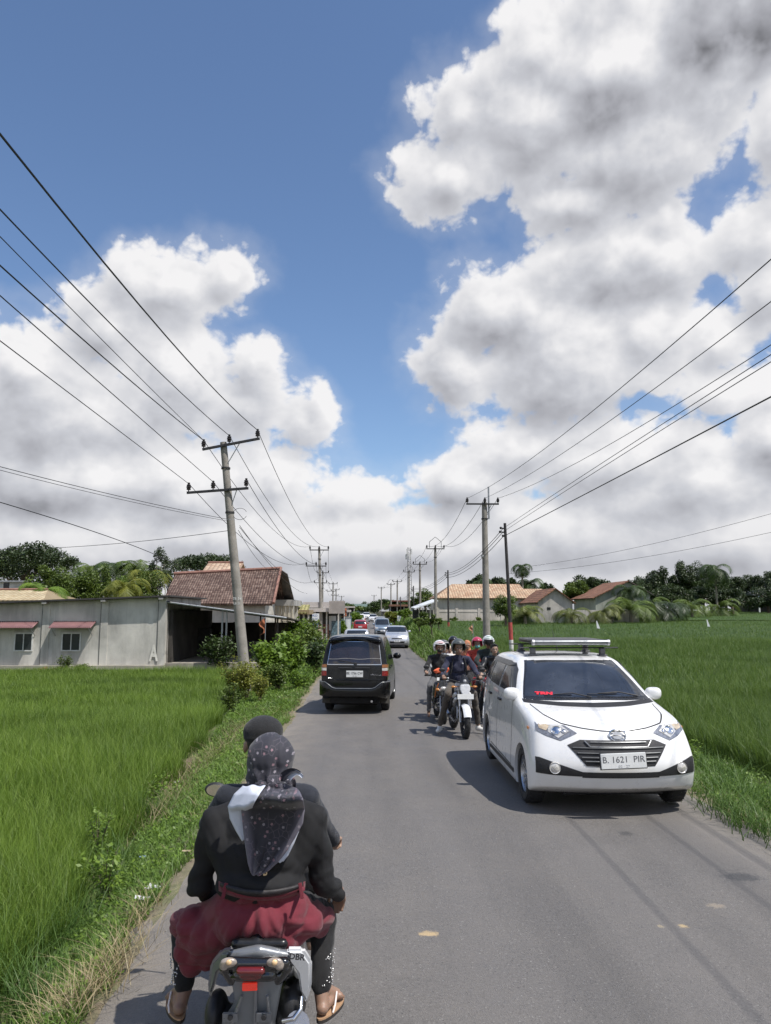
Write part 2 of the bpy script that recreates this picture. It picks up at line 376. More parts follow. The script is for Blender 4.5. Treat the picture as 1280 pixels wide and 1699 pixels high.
# the road: one strip, slightly crowned, its edges uneven
V = []; NX = 18; RR = [y for y in ROWS if y <= 420]
RR = sorted(set(RR + [round(1+.125*i, 3) for i in range(300)]))
def ej(y, s): return .05*sin(y*1.9+s)+.035*sin(y*5.3+2*s)+.025*sin(y*13.1+3*s)
for y in RR:
    L, R = le(y)+ej(y, 0)-.03, re_(y)+ej(y, 2)+.03
    for i in range(NX+1):
        t = i/NX; x = L+(R-L)*t; V.append((x, y, gz(y)+.004+.03*(1-(2*t-1)**2)-(.03 if i in (0, NX) else 0)))
F = [(j*(NX+1)+i, j*(NX+1)+i+1, (j+1)*(NX+1)+i+1, (j+1)*(NX+1)+i) for j in range(len(RR)-1) for i in range(NX)]
m, nt, b = nmat('worn_asphalt')
gp = gpos(nt)
stone = nt.nodes.new('ShaderNodeTexVoronoi'); stone.inputs['Scale'].default_value = 110; nt.links.new(gp, stone.inputs['Vector'])
agg = noise(nt, 55, 3, .7, gp); mid = noise(nt, 1.3, 8, .62, gp)
mpx = nt.nodes.new('ShaderNodeMapping'); mpx.inputs['Scale'].default_value = (1, .06, 1); nt.links.new(gp, mpx.inputs[0])
trk = noise(nt, 1.1, 4, .55, mpx.outputs[0])
sep = nt.nodes.new('ShaderNodeSeparateXYZ'); nt.links.new(gp, sep.inputs[0])
c = mix(nt, ramp(nt, agg, [(.3, 0.), (.72, 1.)]), (.105, .098, .091), (.166, .155, .145))
c = mix(nt, ramp(nt, stone.outputs['Color'], [(.86, 0.), (.95, .5)]), c, (.33, .32, .30))
c = mix(nt, ramp(nt, stone.outputs['Color'], [(.05, .65), (.2, 0.)]), c, (.035, .035, .036))
c = mix(nt, mth(nt, 'MULTIPLY', ramp(nt, mid, [(.42, 0.), (.7, 1.)]), .35), c, (.18, .165, .15))
c = mix(nt, mth(nt, 'MULTIPLY', ramp(nt, trk, [(.45, 0.), (.65, 1.)]), .4), c, (.052, .050, .050))
vc = nt.nodes.new('ShaderNodeTexVoronoi'); vc.feature = 'DISTANCE_TO_EDGE'; vc.inputs['Scale'].default_value = .55
wv = nt.nodes.new('ShaderNodeVectorMath'); wv.operation = 'ADD'; nzc = nt.nodes.new('ShaderNodeTexNoise'); nzc.inputs['Scale'].default_value = 1.6; nzc.inputs['Detail'].default_value = 6; nt.links.new(gp, nzc.inputs['Vector']); nt.links.new(gp, wv.inputs[0]); nt.links.new(nzc.outputs['Color'], wv.inputs[1]); nt.links.new(wv.outputs[0], vc.inputs['Vector'])
crk = mth(nt, 'MULTIPLY', mth(nt, 'SUBTRACT', .010, vc.outputs['Distance'], clamp=True), 90, clamp=True)
crk = mth(nt, 'MULTIPLY', crk, mth(nt, 'MULTIPLY', mth(nt, 'SUBTRACT', noise(nt, .35, 3, .6, gp), .54), 9, clamp=True))
c = mix(nt, mth(nt, 'MULTIPLY', crk, .6), c, (.03, .029, .028))
for lx in (-.75, .75, 1.95, 3.35):
    dx_ = mth(nt, 'ABSOLUTE', mth(nt, 'SUBTRACT', sep.outputs[0], lx)); ln_ = mth(nt, 'MULTIPLY', mth(nt, 'SUBTRACT', .38, dx_, clamp=True), 1.1)
    c = mix(nt, mth(nt, 'MULTIPLY', ln_, mth(nt, 'MULTIPLY_ADD', trk, 1.2, -.1, clamp=True)), c, (.155, .147, .142))
blot = ramp(nt, noise(nt, 5.5, 5, .75, gp), [(.66, 0.), (.74, 1.)]); c = mix(nt, mth(nt, 'MULTIPLY', blot, .35), c, (.045, .043, .042))
# dust gathered along both edges
lft = mth(nt, 'SUBTRACT', 1.0, mth(nt, 'MULTIPLY', mth(nt, 'ADD', sep.outputs[0], 1.65), 1.0), clamp=True)
rgt = mth(nt, 'MULTIPLY', mth(nt, 'SUBTRACT', sep.outputs[0], 3.0), .9, clamp=True)
dust = mth(nt, 'MULTIPLY', mth(nt, 'ADD', lft, rgt, clamp=True), mth(nt, 'MULTIPLY_ADD', noise(nt, 2.2, 7, .65, gp), 2.0, -.35, clamp=True), clamp=True)
c = mix(nt, mth(nt, 'MULTIPLY', dust, .75), c, (.27, .235, .19))
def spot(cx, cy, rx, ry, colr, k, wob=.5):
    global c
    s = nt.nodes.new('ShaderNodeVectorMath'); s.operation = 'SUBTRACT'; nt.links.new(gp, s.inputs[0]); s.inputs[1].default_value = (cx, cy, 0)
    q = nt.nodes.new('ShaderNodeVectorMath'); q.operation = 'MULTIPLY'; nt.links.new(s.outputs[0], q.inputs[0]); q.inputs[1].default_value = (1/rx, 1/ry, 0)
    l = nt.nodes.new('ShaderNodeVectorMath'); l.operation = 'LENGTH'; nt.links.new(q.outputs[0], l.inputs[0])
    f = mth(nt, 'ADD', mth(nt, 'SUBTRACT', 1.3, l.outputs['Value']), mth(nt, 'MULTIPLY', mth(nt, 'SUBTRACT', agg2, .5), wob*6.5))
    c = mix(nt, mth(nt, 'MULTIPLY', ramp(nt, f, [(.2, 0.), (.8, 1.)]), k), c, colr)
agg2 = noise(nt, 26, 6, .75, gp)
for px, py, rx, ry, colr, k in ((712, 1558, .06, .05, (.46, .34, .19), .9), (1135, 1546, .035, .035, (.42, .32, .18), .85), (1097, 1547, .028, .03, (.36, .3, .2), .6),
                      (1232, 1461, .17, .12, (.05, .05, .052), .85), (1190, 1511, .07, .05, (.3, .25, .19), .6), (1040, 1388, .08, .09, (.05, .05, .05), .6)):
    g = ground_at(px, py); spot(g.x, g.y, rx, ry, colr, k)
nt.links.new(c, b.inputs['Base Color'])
nt.links.new(ramp(nt, mid, [(.3, .62), (.7, .85)]), b.inputs['Roughness'])
bump(nt, b, mth(nt, 'ADD', mth(nt, 'MULTIPLY', stone.outputs['Distance'], .8), agg), .55, .006)
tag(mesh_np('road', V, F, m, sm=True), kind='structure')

# rice
def rice_pts(n, y0, y1, xf0, xf1, keep):
    y = np.sqrt(rng.uniform(y0*y0, y1*y1, n)); t = rng.uniform(0, 1, n)
    a = np.array([xf0(v) for v in y]); bb = np.array([xf1(v) for v in y]); x = a+(bb-a)*t
    # planted in hills about 20 cm apart
    x = np.round(x/.2)*.2 + rng.normal(0, .05, n); y = np.round(y/.2)*.2 + rng.normal(0, .05, n)
    return np.array([(X, Y, ground_z(X, Y)-.02) for X, Y in zip(x, y) if keep(X, Y)])
riceL = leafmat('rice_leaf_bright', (.065, .15, .014), (.20, .33, .035), (.40, .51, .10), .48, patch=.3)
riceR = leafmat('rice_leaf_deep', (.05, .115, .02), (.13, .22, .035), (.24, .33, .06), .42, patch=.05)
wallY = 32.6
kl = lambda x, y: x < lerp_tab(RICE_L, y)+.12*sin(y*2.1) and y < wallY
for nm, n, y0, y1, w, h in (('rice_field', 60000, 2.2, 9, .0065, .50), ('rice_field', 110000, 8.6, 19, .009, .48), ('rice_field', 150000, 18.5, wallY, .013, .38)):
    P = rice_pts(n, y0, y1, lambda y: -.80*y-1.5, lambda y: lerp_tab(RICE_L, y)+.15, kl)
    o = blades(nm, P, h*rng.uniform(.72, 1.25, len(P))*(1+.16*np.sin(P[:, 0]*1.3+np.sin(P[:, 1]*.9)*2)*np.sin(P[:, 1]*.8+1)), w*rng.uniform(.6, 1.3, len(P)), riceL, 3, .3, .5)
kr = lambda x, y: x > re_(y)+1.5+.2*sin(y*1.3) and not (y > 78 and x < 22)
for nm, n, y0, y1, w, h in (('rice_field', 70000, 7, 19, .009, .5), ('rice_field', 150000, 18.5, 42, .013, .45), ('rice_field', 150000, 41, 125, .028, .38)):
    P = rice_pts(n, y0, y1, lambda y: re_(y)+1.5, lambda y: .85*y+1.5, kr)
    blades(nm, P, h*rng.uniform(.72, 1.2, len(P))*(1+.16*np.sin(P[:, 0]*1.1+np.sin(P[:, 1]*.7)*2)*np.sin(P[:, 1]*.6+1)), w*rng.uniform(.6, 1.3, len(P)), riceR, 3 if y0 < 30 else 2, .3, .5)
# a solid mass of lower leaves under the far rice so that no bare ground shows between the blades
def canopy(name, x0f, x1f, ys, dz, mat, nx=60):
    V = []
    for y in ys:
        a, b_ = x0f(y), x1f(y)
        for i in range(nx+1):
            x = a+(b_-a)*i/nx; V.append((x, y, ground_z(x, y)+dz+.03*sin(x*7)*sin(y*5.1)))
    F = [(j*(nx+1)+i, j*(nx+1)+i+1, (j+1)*(nx+1)+i+1, (j+1)*(nx+1)+i) for j in range(len(ys)-1) for i in range(nx)]
    return tag(mesh_np(name, V, F, mat, sm=True), kind='stuff')
mm, nt2, b2 = nmat('rice_undergrowth')
gp2 = gpos(nt2); nn = noise(nt2, 5, 8, .75, gp2)
nt2.links.new(mix(nt2, ramp(nt2, nn, [(.3, 0.), (.7, 1.)]), (.015, .04, .006), (.075, .15, .02)), b2.inputs['Base Color']); b2.inputs['Roughness'].default_value = .9
bump(nt2, b2, nn, 1, .3)
canopy('rice_field_floor', lambda y: -60, lambda y: lerp_tab(RICE_L, y)-.35, [2+.5*i for i in range(63)], .12, mm)
canopy('rice_field_floor', lambda y: re_(y)+1.9, lambda y: 150, [5+i for i in range(74)], .15, mm)
canopy('rice_field_floor', lambda y: 20, lambda y: 190, [78+2*i for i in range(28)], .22, mm)

# verges: low weeds, grass tufts, dead straw
weed = leafmat('weed_leaf', (.065, .13, .012), (.20, .31, .04), None, .35, patch=1.2)
grassm = leafmat('verge_grass', (.07, .15, .015), (.18, .32, .045), (.30, .42, .10), .4, patch=.8)
strawm = leafmat('dry_straw', (.30, .22, .10), (.52, .42, .24), (.6, .5, .3), .25, patch=1.5)
def strip(n, y0, y1, side, t0=0., t1=1., pw=2):
    u = rng.uniform(0, 1, n); y = (y0**(1/pw)+(y1**(1/pw)-y0**(1/pw))*u)**pw if pw > 1 else y0+(y1-y0)*u
    t = rng.uniform(t0, t1, n); out = []
    for Y, T in zip(y, t):
        if side < 0:
            a, b_ = le(Y)-.05+ej(Y, 0), lerp_tab(RICE_L, Y)+.1
        else: a, b_ = re_(Y)+.05+ej(Y, 2), re_(Y)+1.9
        X = a+(b_-a)*T; out.append((X, Y, ground_z(X, Y)-.01))
    return np.array(out)
def clump(P, fr, s): # thin out by a noise so bare patches stay
    k = np.sin(P[:, 0]*s*3.1+P[:, 1]*s)+np.sin(P[:, 1]*s*2.3-P[:, 0]*s*1.7)+np.sin(P[:, 0]*s*7.7+1)*.5
    return P[k > fr]
for side in (-1, 1):
    P = clump(strip(30000, 2.5, 34, side, .12 if side < 0 else 0), -.9, 1.4)
    P = P + np.stack([rng.normal(0, .04, len(P)), rng.normal(0, .04, len(P)), rng.uniform(0, .11, len(P))], 1)
    dist = P[:, 1]
    o = leaves('verge_weeds', P, .026+.0016*dist, weed, up=.9); o['kind'] = 'stuff'
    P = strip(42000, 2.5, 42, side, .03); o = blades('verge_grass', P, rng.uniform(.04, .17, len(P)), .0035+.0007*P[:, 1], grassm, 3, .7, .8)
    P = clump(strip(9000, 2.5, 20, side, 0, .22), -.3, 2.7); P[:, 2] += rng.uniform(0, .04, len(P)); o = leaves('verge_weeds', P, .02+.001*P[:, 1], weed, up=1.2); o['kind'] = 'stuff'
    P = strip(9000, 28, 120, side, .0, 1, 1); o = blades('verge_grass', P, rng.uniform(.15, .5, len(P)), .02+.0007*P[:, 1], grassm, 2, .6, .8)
    P = clump(strip(3500, 2.5, 26, side, .0, .45 if side < 0 else .2), .5, 2.2)
    o = blades('dry_grass', P, rng.uniform(.04, .16, len(P)), .003+.0006*P[:, 1], strawm, 3, 1.4, .9)
# straw heaps and the pale dry band at the field's edge
def heap(px, py, rx, ry, n, h, w, mat, nm):
    g = ground_at(px, py); P = np.stack([rng.normal(g.x, rx, n), rng.normal(g.y, ry, n), np.zeros(n)], 1)
    P[:, 2] = [ground_z(a, b_)+rng.uniform(0, .08) for a, b_ in P[:, :2]]
    return blades(nm, P, h*rng.uniform(.5, 1.3, n), w, mat, 3, 1.8, .8)
heap(205, 1600, .09, .2, 170, .14, .005, strawm, 'dead_straw'); heap(140, 1655, .12, .2, 200, .13, .005, strawm, 'dead_straw'); heap(110, 1690, .15, .15, 300, .15, .005, strawm, 'dead_straw')
heap(235, 1530, .08, .25, 110, .12, .005, strawm, 'dead_straw')
for px, py in ((395, 1215), (370, 1245), (340, 1270), (300, 1300), (285, 1330), (255, 1365)): heap(px, py, .14, .6, 130, .22, .006, strawm, 'dead_straw')
# big grass tufts standing at the field's edge
for px, py in ((30, 1660), (75, 1600), (120, 1560), (15, 1600), (200, 1440), (180, 1470), (250, 1360), (60, 1690)):
    g = ground_at(px, py, .0); n = 160; P = np.stack([rng.normal(g.x, .1, n), rng.normal(g.y, .12, n), np.full(n, g.z)], 1)
    blades('grass_tuft', P, rng.uniform(.2, .5, n), .007, leafmat('tuft_leaf', (.05, .13, .015), (.14, .26, .05), (.26, .38, .1), .4), 4, .7, .9)
for px, py in ((1200, 1345), (1240, 1365), (1270, 1385), (1180, 1310), (1225, 1320), (1265, 1340), (1160, 1275), (1210, 1290)):
    g = ground_at(px, py, .0); n = 170; P = np.stack([rng.normal(g.x, .14, n), rng.normal(g.y, .3, n), np.full(n, g.z)], 1)
    blades('grass_tuft', P, rng.uniform(.12, .38, n), .010, leafmat('tuft_leaf', (.05, .13, .015), (.14, .26, .05), (.26, .38, .1), .4), 4, .8, .9)
# earth apron in front of the shops on the left
V = []; g0 = [(le(y)-.02, y) for y in range(42, 75, 3)]
for x, y in g0:
    for i in range(7): X = x-i*1.6; V.append((X, y, max(ground_z(X, y), gz(y)-.03*i)+.03))
F = [(j*7+i+1, j*7+i, (j+1)*7+i, (j+1)*7+i+1) for j in range(len(g0)-1) for i in range(6)]
tag(mesh_np('forecourt', V, F, pm('packed_earth', (.42, .35, .25), .95, 0, .15, 1.5, .5, bs=6), sm=True), kind='structure')
# ------------------------------------------------------------------ vehicles
def body_mesh(st, bow_f=.2, bow_r=-.08, up0=4, up1=None, crown=.03, sub=3, arches=(), ar=.33, tx=.55, hood_rows=2, crease=0.0):
    """closed car body grown from a cage of stations; st = list of rows [(y,z,halfwidth)]*k from sill to roof"""
    N = len(st)-1; K = max(len(s) for s in st)-1
    if up1 is None: up1 = N
    occ = {(i, k, m) for i in range(N) for k in range(K) for m in range(-2, 2) if k < hood_rows or up0 <= i < up1}
    vs = {}; bm = bmesh.new()
    def vert(i, k, m):
        if (i, k, m) not in vs:
            y, z, w = st[i][k]; t = m/2
            bowk = bow_f if i <= 3 else (bow_f*.6 if i == up0 else 0)
            if i == 3: bowk = bow_f*.5
            if i >= N-1: bowk = bow_r*(1 if i == N else .5)
            x = w*(t if abs(m) == 2 else math.copysign(tx, t) if m else 0)
            vs[(i, k, m)] = bm.verts.new((x, y+bowk*t*t*(1 if i != 2 else .7), z-(crown*t*t if k >= hood_rows else 0)))
        return vs[(i, k, m)]
    crl = bm.edges.layers.float.new('crease_edge')
    for (i, k, m) in occ:
        for d, q in (((-1, 0, 0), [(0,0,0),(0,0,1),(0,1,1),(0,1,0)]), ((1,0,0), [(1,0,0),(1,1,0),(1,1,1),(1,0,1)]), ((0,-1,0), [(0,0,0),(1,0,0),(1,0,1),(0,0,1)]),
                     ((0,1,0), [(0,1,0),(0,1,1),(1,1,1),(1,1,0)]), ((0,0,-1), [(0,0,0),(0,1,0),(1,1,0),(1,0,0)]), ((0,0,1), [(0,0,1),(1,0,1),(1,1,1),(0,1,1)])):
            if (i+d[0], k+d[1], m+d[2]) in occ: continue
            bm.faces.new([vert(i+a, k+b_, m+c_) for a, b_, c_ in q])
    bmesh.ops.recalc_face_normals(bm, faces=bm.faces[:])
    inv = {v: key for key, v in vs.items()}
    for e in bm.edges:
        (i0, k0, m0), (i1, k1, m1) = inv[e.verts[0]], inv[e.verts[1]]; c_ = 0
        if k0 == k1 and abs(m0) == 2 and abs(m1) == 2: c_ = {0: .55, hood_rows: .38}.get(k0, .0)
        if k0 == k1 == K and abs(m0) == 2 and abs(m1) == 2: c_ = .3
        if k0 == k1 == hood_rows and i0 == i1 == 1: c_ = .35
        if k0 == k1 == 0 and i0 == i1 and i0 in (0, N): c_ = .45
        if crease and i0 == i1 == N: c_ = crease
        if crease and k0 != k1 and abs(m0) == 2 and i0 == i1 == N: c_ = crease
        e[crl] = c_
    me = bpy.data.meshes.new('body'); bm.to_mesh(me); bm.free()
    o = link('tmp', me); s = o.modifiers.new('s', 'SUBSURF'); s.levels = sub; s.render_levels = sub
    cut = []
    for (y, z) in arches:
        for sgn in (-1, 1):
            b2 = bmesh.new(); w = max(s_[1][2] for s_ in st)
            tube(b2, [(sgn*(w-.26), y, z), (sgn*(w+.3), y, z)], ar, 40)
            c_ = pbm('tmpc', b2, None); bmx = o.modifiers.new('b', 'BOOLEAN'); bmx.operation = 'DIFFERENCE'; bmx.object = c_; bmx.solver = 'EXACT'; cut.append(c_)
    out = evald(o); out.name = 'body'
    for c_ in cut: bpy.data.objects.remove(c_)
    bpy.data.objects.remove(o)
    smooth(out, 38); return out
def patch(src, axis, poly, keep, mat, parent, name, off=.004, rim=0.0, clean=None):
    """the piece of a body skin inside a convex outline drawn on one of its views, lifted off it by off"""
    bm = bmesh.new(); bm.from_mesh(src)
    bm.normal_update()
    bmesh.ops.delete(bm, geom=[f for f in bm.faces if not keep(f.calc_center_median(), f.normal)], context='FACES')
    n = len(poly); cx = sum(p[0] for p in poly)/n; cy = sum(p[1] for p in poly)/n
    ia, ib = [(1, 2), (0, 2), (0, 1)][axis]
    for i in range(n):
        a, c_ = poly[i], poly[(i+1) % n]; dx, dy = c_[0]-a[0], c_[1]-a[1]
        if dx*dx+dy*dy < 1e-9: continue
        nn = [0, 0, 0]; nn[ia] = dy; nn[ib] = -dx; p = [0, 0, 0]; p[ia], p[ib] = a
        if (cx-a[0])*dy - (cy-a[1])*dx > 0: nn = [-v for v in nn]
        bmesh.ops.bisect_plane(bm, geom=bm.verts[:]+bm.edges[:]+bm.faces[:], plane_co=p, plane_no=nn, clear_outer=True, dist=1e-5)
    if not bm.faces: bm.free(); return None
    bm.normal_update()
    for v in bm.verts: v.co += v.normal*off
    if rim:
        r = bmesh.ops.extrude_edge_only(bm, edges=[e for e in bm.edges if e.is_boundary])
        for v in [g for g in r['geom'] if isinstance(g, bmesh.types.BMVert)]: v.co -= v.normal*rim if v.normal.length > .5 else Vector((0, 0, 0))
    me = bpy.data.meshes.new(name); bm.to_mesh(me); bm.free(); smooth(me, 40)
    return link(name, me, mat, parent)
def seam(src, axis, pts, w, keep, mat, parent, name='door_seam', off=.0025):
    """dark shut-line along a polyline"""
    bms = bmesh.new()
    for a, c_ in zip(pts, pts[1:]):
        d = Vector(c_)-Vector(a); nrm = Vector((-d.y, d.x)).normalized()*w/2
        q = [tuple(Vector(a)+nrm), tuple(Vector(c_)+nrm), tuple(Vector(c_)-nrm), tuple(Vector(a)-nrm)]
        o = patch(src, axis, q, keep, None, None, 't', off)
        if o: bms.from_mesh(o.data); bpy.data.objects.remove(o)
    me = bpy.data.meshes.new(name); bms.to_mesh(me); bms.free(); return link(name, me, mat, parent)
sideG = pm('side_glass', (.012, .013, .015), .12, 0, .1, 2, Specular_IOR_Level=.22)
glassM = pm('tinted_glass', (.018, .022, .026), .04, 0, .1, 2, Specular_IOR_Level=.9)
tyreM = pm('tyre_rubber', (.022, .022, .023), .8, 0, .2, 8, .4, bs=60)
blackP = pm('black_plastic', (.02, .02, .022), .55, 0, .2, 12, .15, bs=150)
darkG = pm('underbody', (.012, .012, .013), .9, 0, .2, 8)
chromeM = pm('chrome_trim', (.75, .76, .78), .16, 1, .08, 9)
alloyM = pm('alloy', (.55, .56, .58), .3, .9, .1, 9)
lampC = pm('lamp_clear', (.66, .64, .60), .12, .25, .3, 30, .5, coat=1, bs=50)
lampR = pm('lamp_red', (.35, .012, .012), .15, 0, .25, 30, .3, coat=1, bs=90)
lampA = pm('lamp_amber', (.50, .19, .03), .15, 0, .2, 30, .3, coat=1, bs=90)
plateM = pm('plate_white', (.72, .73, .72), .4, 0, .05, 8)
inkM = pm('plate_ink', (.015, .015, .018), .6)
redInk = pm('red_sticker', (.75, .03, .05), .4)
def paint(name, c, metal=0.0, rough=.28, dirt=None): return pm(name, c, rough, metal, .05, 3, coat=1, dirt=dirt)
def wheel(parent, x, y, r=.3, w=.19, spokes=6, side=1, name='wheel'):
    M = Matrix.Translation((x, y, r)) @ Matrix.Rotation(side*pi/2, 4, 'Y')
    bm = bmesh.new(); h = w/2
    lathe(bm, [(r*.66, -h), (r*.9, -h), (r*.97, -h*.82), (r, -h*.5), (r, h*.5), (r*.97, h*.82), (r*.9, h), (r*.68, h*.95), (r*.64, h*.7), (r*.64, -h), (r*.66, -h)], M, 36)
    for k in range(36):
        a = k*pi/18
        mbox(bm, M @ Matrix.Rotation(a, 4, 'Z') @ Matrix.Translation((r*.995, 0, 0)), .008, .012, w*.8)
    t = pbm(name, bm, tyreM, parent, 35)
    bm = bmesh.new()
    lathe(bm, [(r*.66, h*.75), (r*.62, h*.8), (r*.6, h*.6), (r*.56, -h*.2), (r*.1, -h*.3)], M, 30)
    lathe(bm, [(.0001, h*.72), (r*.13, h*.68), (r*.15, h*.4)], M, 16)
    for k in range(spokes):
        A = M @ Matrix.Rotation(k*2*pi/spokes, 4, 'Z')
        for d in (-.035, .035):
            mbox(bm, A @ Matrix.Translation((r*.37, d*r*2.2, h*.48)) @ Matrix.Rotation(-.12, 4, 'Y') @ Matrix.Rotation(d*3, 4, 'Z'), r*.5, r*.07, .02)
    pbm('rim', bm, alloyM, t, 30); return t
def sx_(f, s):  # keep functions
    return f
sideK = lambda s: (lambda c_, n: n.x*s > .25)
frontK = lambda c_, n: n.y < -.12
rearK = lambda c_, n: n.y > .2

def carspec(kind):
    if kind == 'mpv':
        st = [[(.10, .30, .80), (.0, .52, .86), (.16, .86, .74)], [(.2, .25, .91), (.13, .56, .93), (.28, .95, .83)], [(.5, .15, .92), (.5, .6, .93), (.58, 1.02, .86)],
              [(.98, .15, .92), (.98, .62, .925), (.98, 1.07, .87)], [(1.28, .15, .92), (1.3, .63, .92), (1.2, 1.12, .88), (1.58, 1.37, .80), (1.96, 1.59, .66)],
              [(2.0, .15, .92), (2.0, .64, .92), (2.0, 1.10, .88), (2.1, 1.38, .81), (2.3, 1.64, .68)], [(2.75, .15, .92), (2.75, .64, .92), (2.75, 1.11, .88), (2.75, 1.39, .81), (2.8, 1.67, .68)],
              [(3.45, .16, .92), (3.45, .64, .92), (3.45, 1.12, .87), (3.45, 1.39, .80), (3.45, 1.65, .67)], [(3.98, .2, .90), (4.0, .62, .90), (3.98, 1.1, .84), (3.94, 1.37, .77), (3.88, 1.60, .65)],
              [(4.19, .26, .82), (4.27, .6, .84), (4.22, 1.08, .78), (4.14, 1.34, .72), (4.04, 1.54, .62)]]
        return dict(st=st, arches=((.84, .31), (3.36, .31)), ar=.345, wr=.31, L=4.25, W=.86)
    if kind == 'boxy':
        st = [[(.1, .3, .68), (.0, .55, .76), (.12, .88, .70)], [(.2, .27, .80), (.14, .6, .83), (.25, .97, .78)], [(.5, .25, .82), (.5, .63, .845), (.55, 1.02, .81)],
              [(1.0, .25, .82), (1.0, .65, .85), (1.0, 1.06, .82)], [(1.35, .25, .82), (1.35, .66, .85), (1.3, 1.10, .83), (1.6, 1.42, .765), (1.9, 1.72, .66)],
              [(2.05, .25, .82), (2.05, .66, .85), (2.05, 1.12, .84), (2.1, 1.45, .775), (2.2, 1.77, .68)], [(2.9, .25, .82), (2.9, .66, .85), (2.9, 1.12, .84), (2.9, 1.46, .78), (2.9, 1.79, .69)],
              [(3.8, .27, .82), (3.8, .66, .85), (3.8, 1.13, .84), (3.8, 1.46, .785), (3.8, 1.79, .69)], [(4.3, .33, .82), (4.3, .66, .85), (4.28, 1.13, .83), (4.22, 1.46, .775), (4.18, 1.76, .68)],
              [(4.42, .38, .80), (4.45, .66, .83), (4.42, 1.13, .82), (4.32, 1.46, .765), (4.24, 1.71, .67)]]
        return dict(st=st, arches=((.86, .33), (3.5, .33)), ar=.37, wr=.33, L=4.45, W=.85)
    if kind == 'hatch':
        st = [[(.12, .27, .66), (.0, .5, .74), (.15, .76, .64)], [(.2, .23, .78), (.15, .54, .81), (.3, .84, .74)], [(.5, .21, .80), (.5, .58, .83), (.6, .9, .79)],
              [(.95, .21, .80), (.95, .6, .84), (.95, .96, .80)], [(1.25, .21, .80), (1.25, .6, .84), (1.2, 1.0, .81), (1.55, 1.25, .73), (1.9, 1.45, .6)],
              [(1.95, .21, .80), (1.95, .6, .84), (1.95, 1.0, .82), (2.0, 1.27, .74), (2.2, 1.5, .62)], [(2.5, .21, .80), (2.5, .6, .84), (2.5, 1.01, .82), (2.5, 1.28, .74), (2.5, 1.52, .62)],
              [(3.05, .23, .80), (3.05, .6, .84), (3.05, 1.03, .81), (3.05, 1.28, .73), (3.0, 1.49, .61)], [(3.5, .3, .79), (3.52, .6, .81), (3.48, 1.0, .78), (3.38, 1.25, .7), (3.25, 1.43, .58)],
              [(3.65, .35, .72), (3.72, .6, .76), (3.66, .98, .72), (3.52, 1.22, .65), (3.36, 1.38, .54)]]
        return dict(st=st, arches=((.78, .3), (3.05, .3)), ar=.335, wr=.3, L=3.7, W=.83)
_bodies = {}
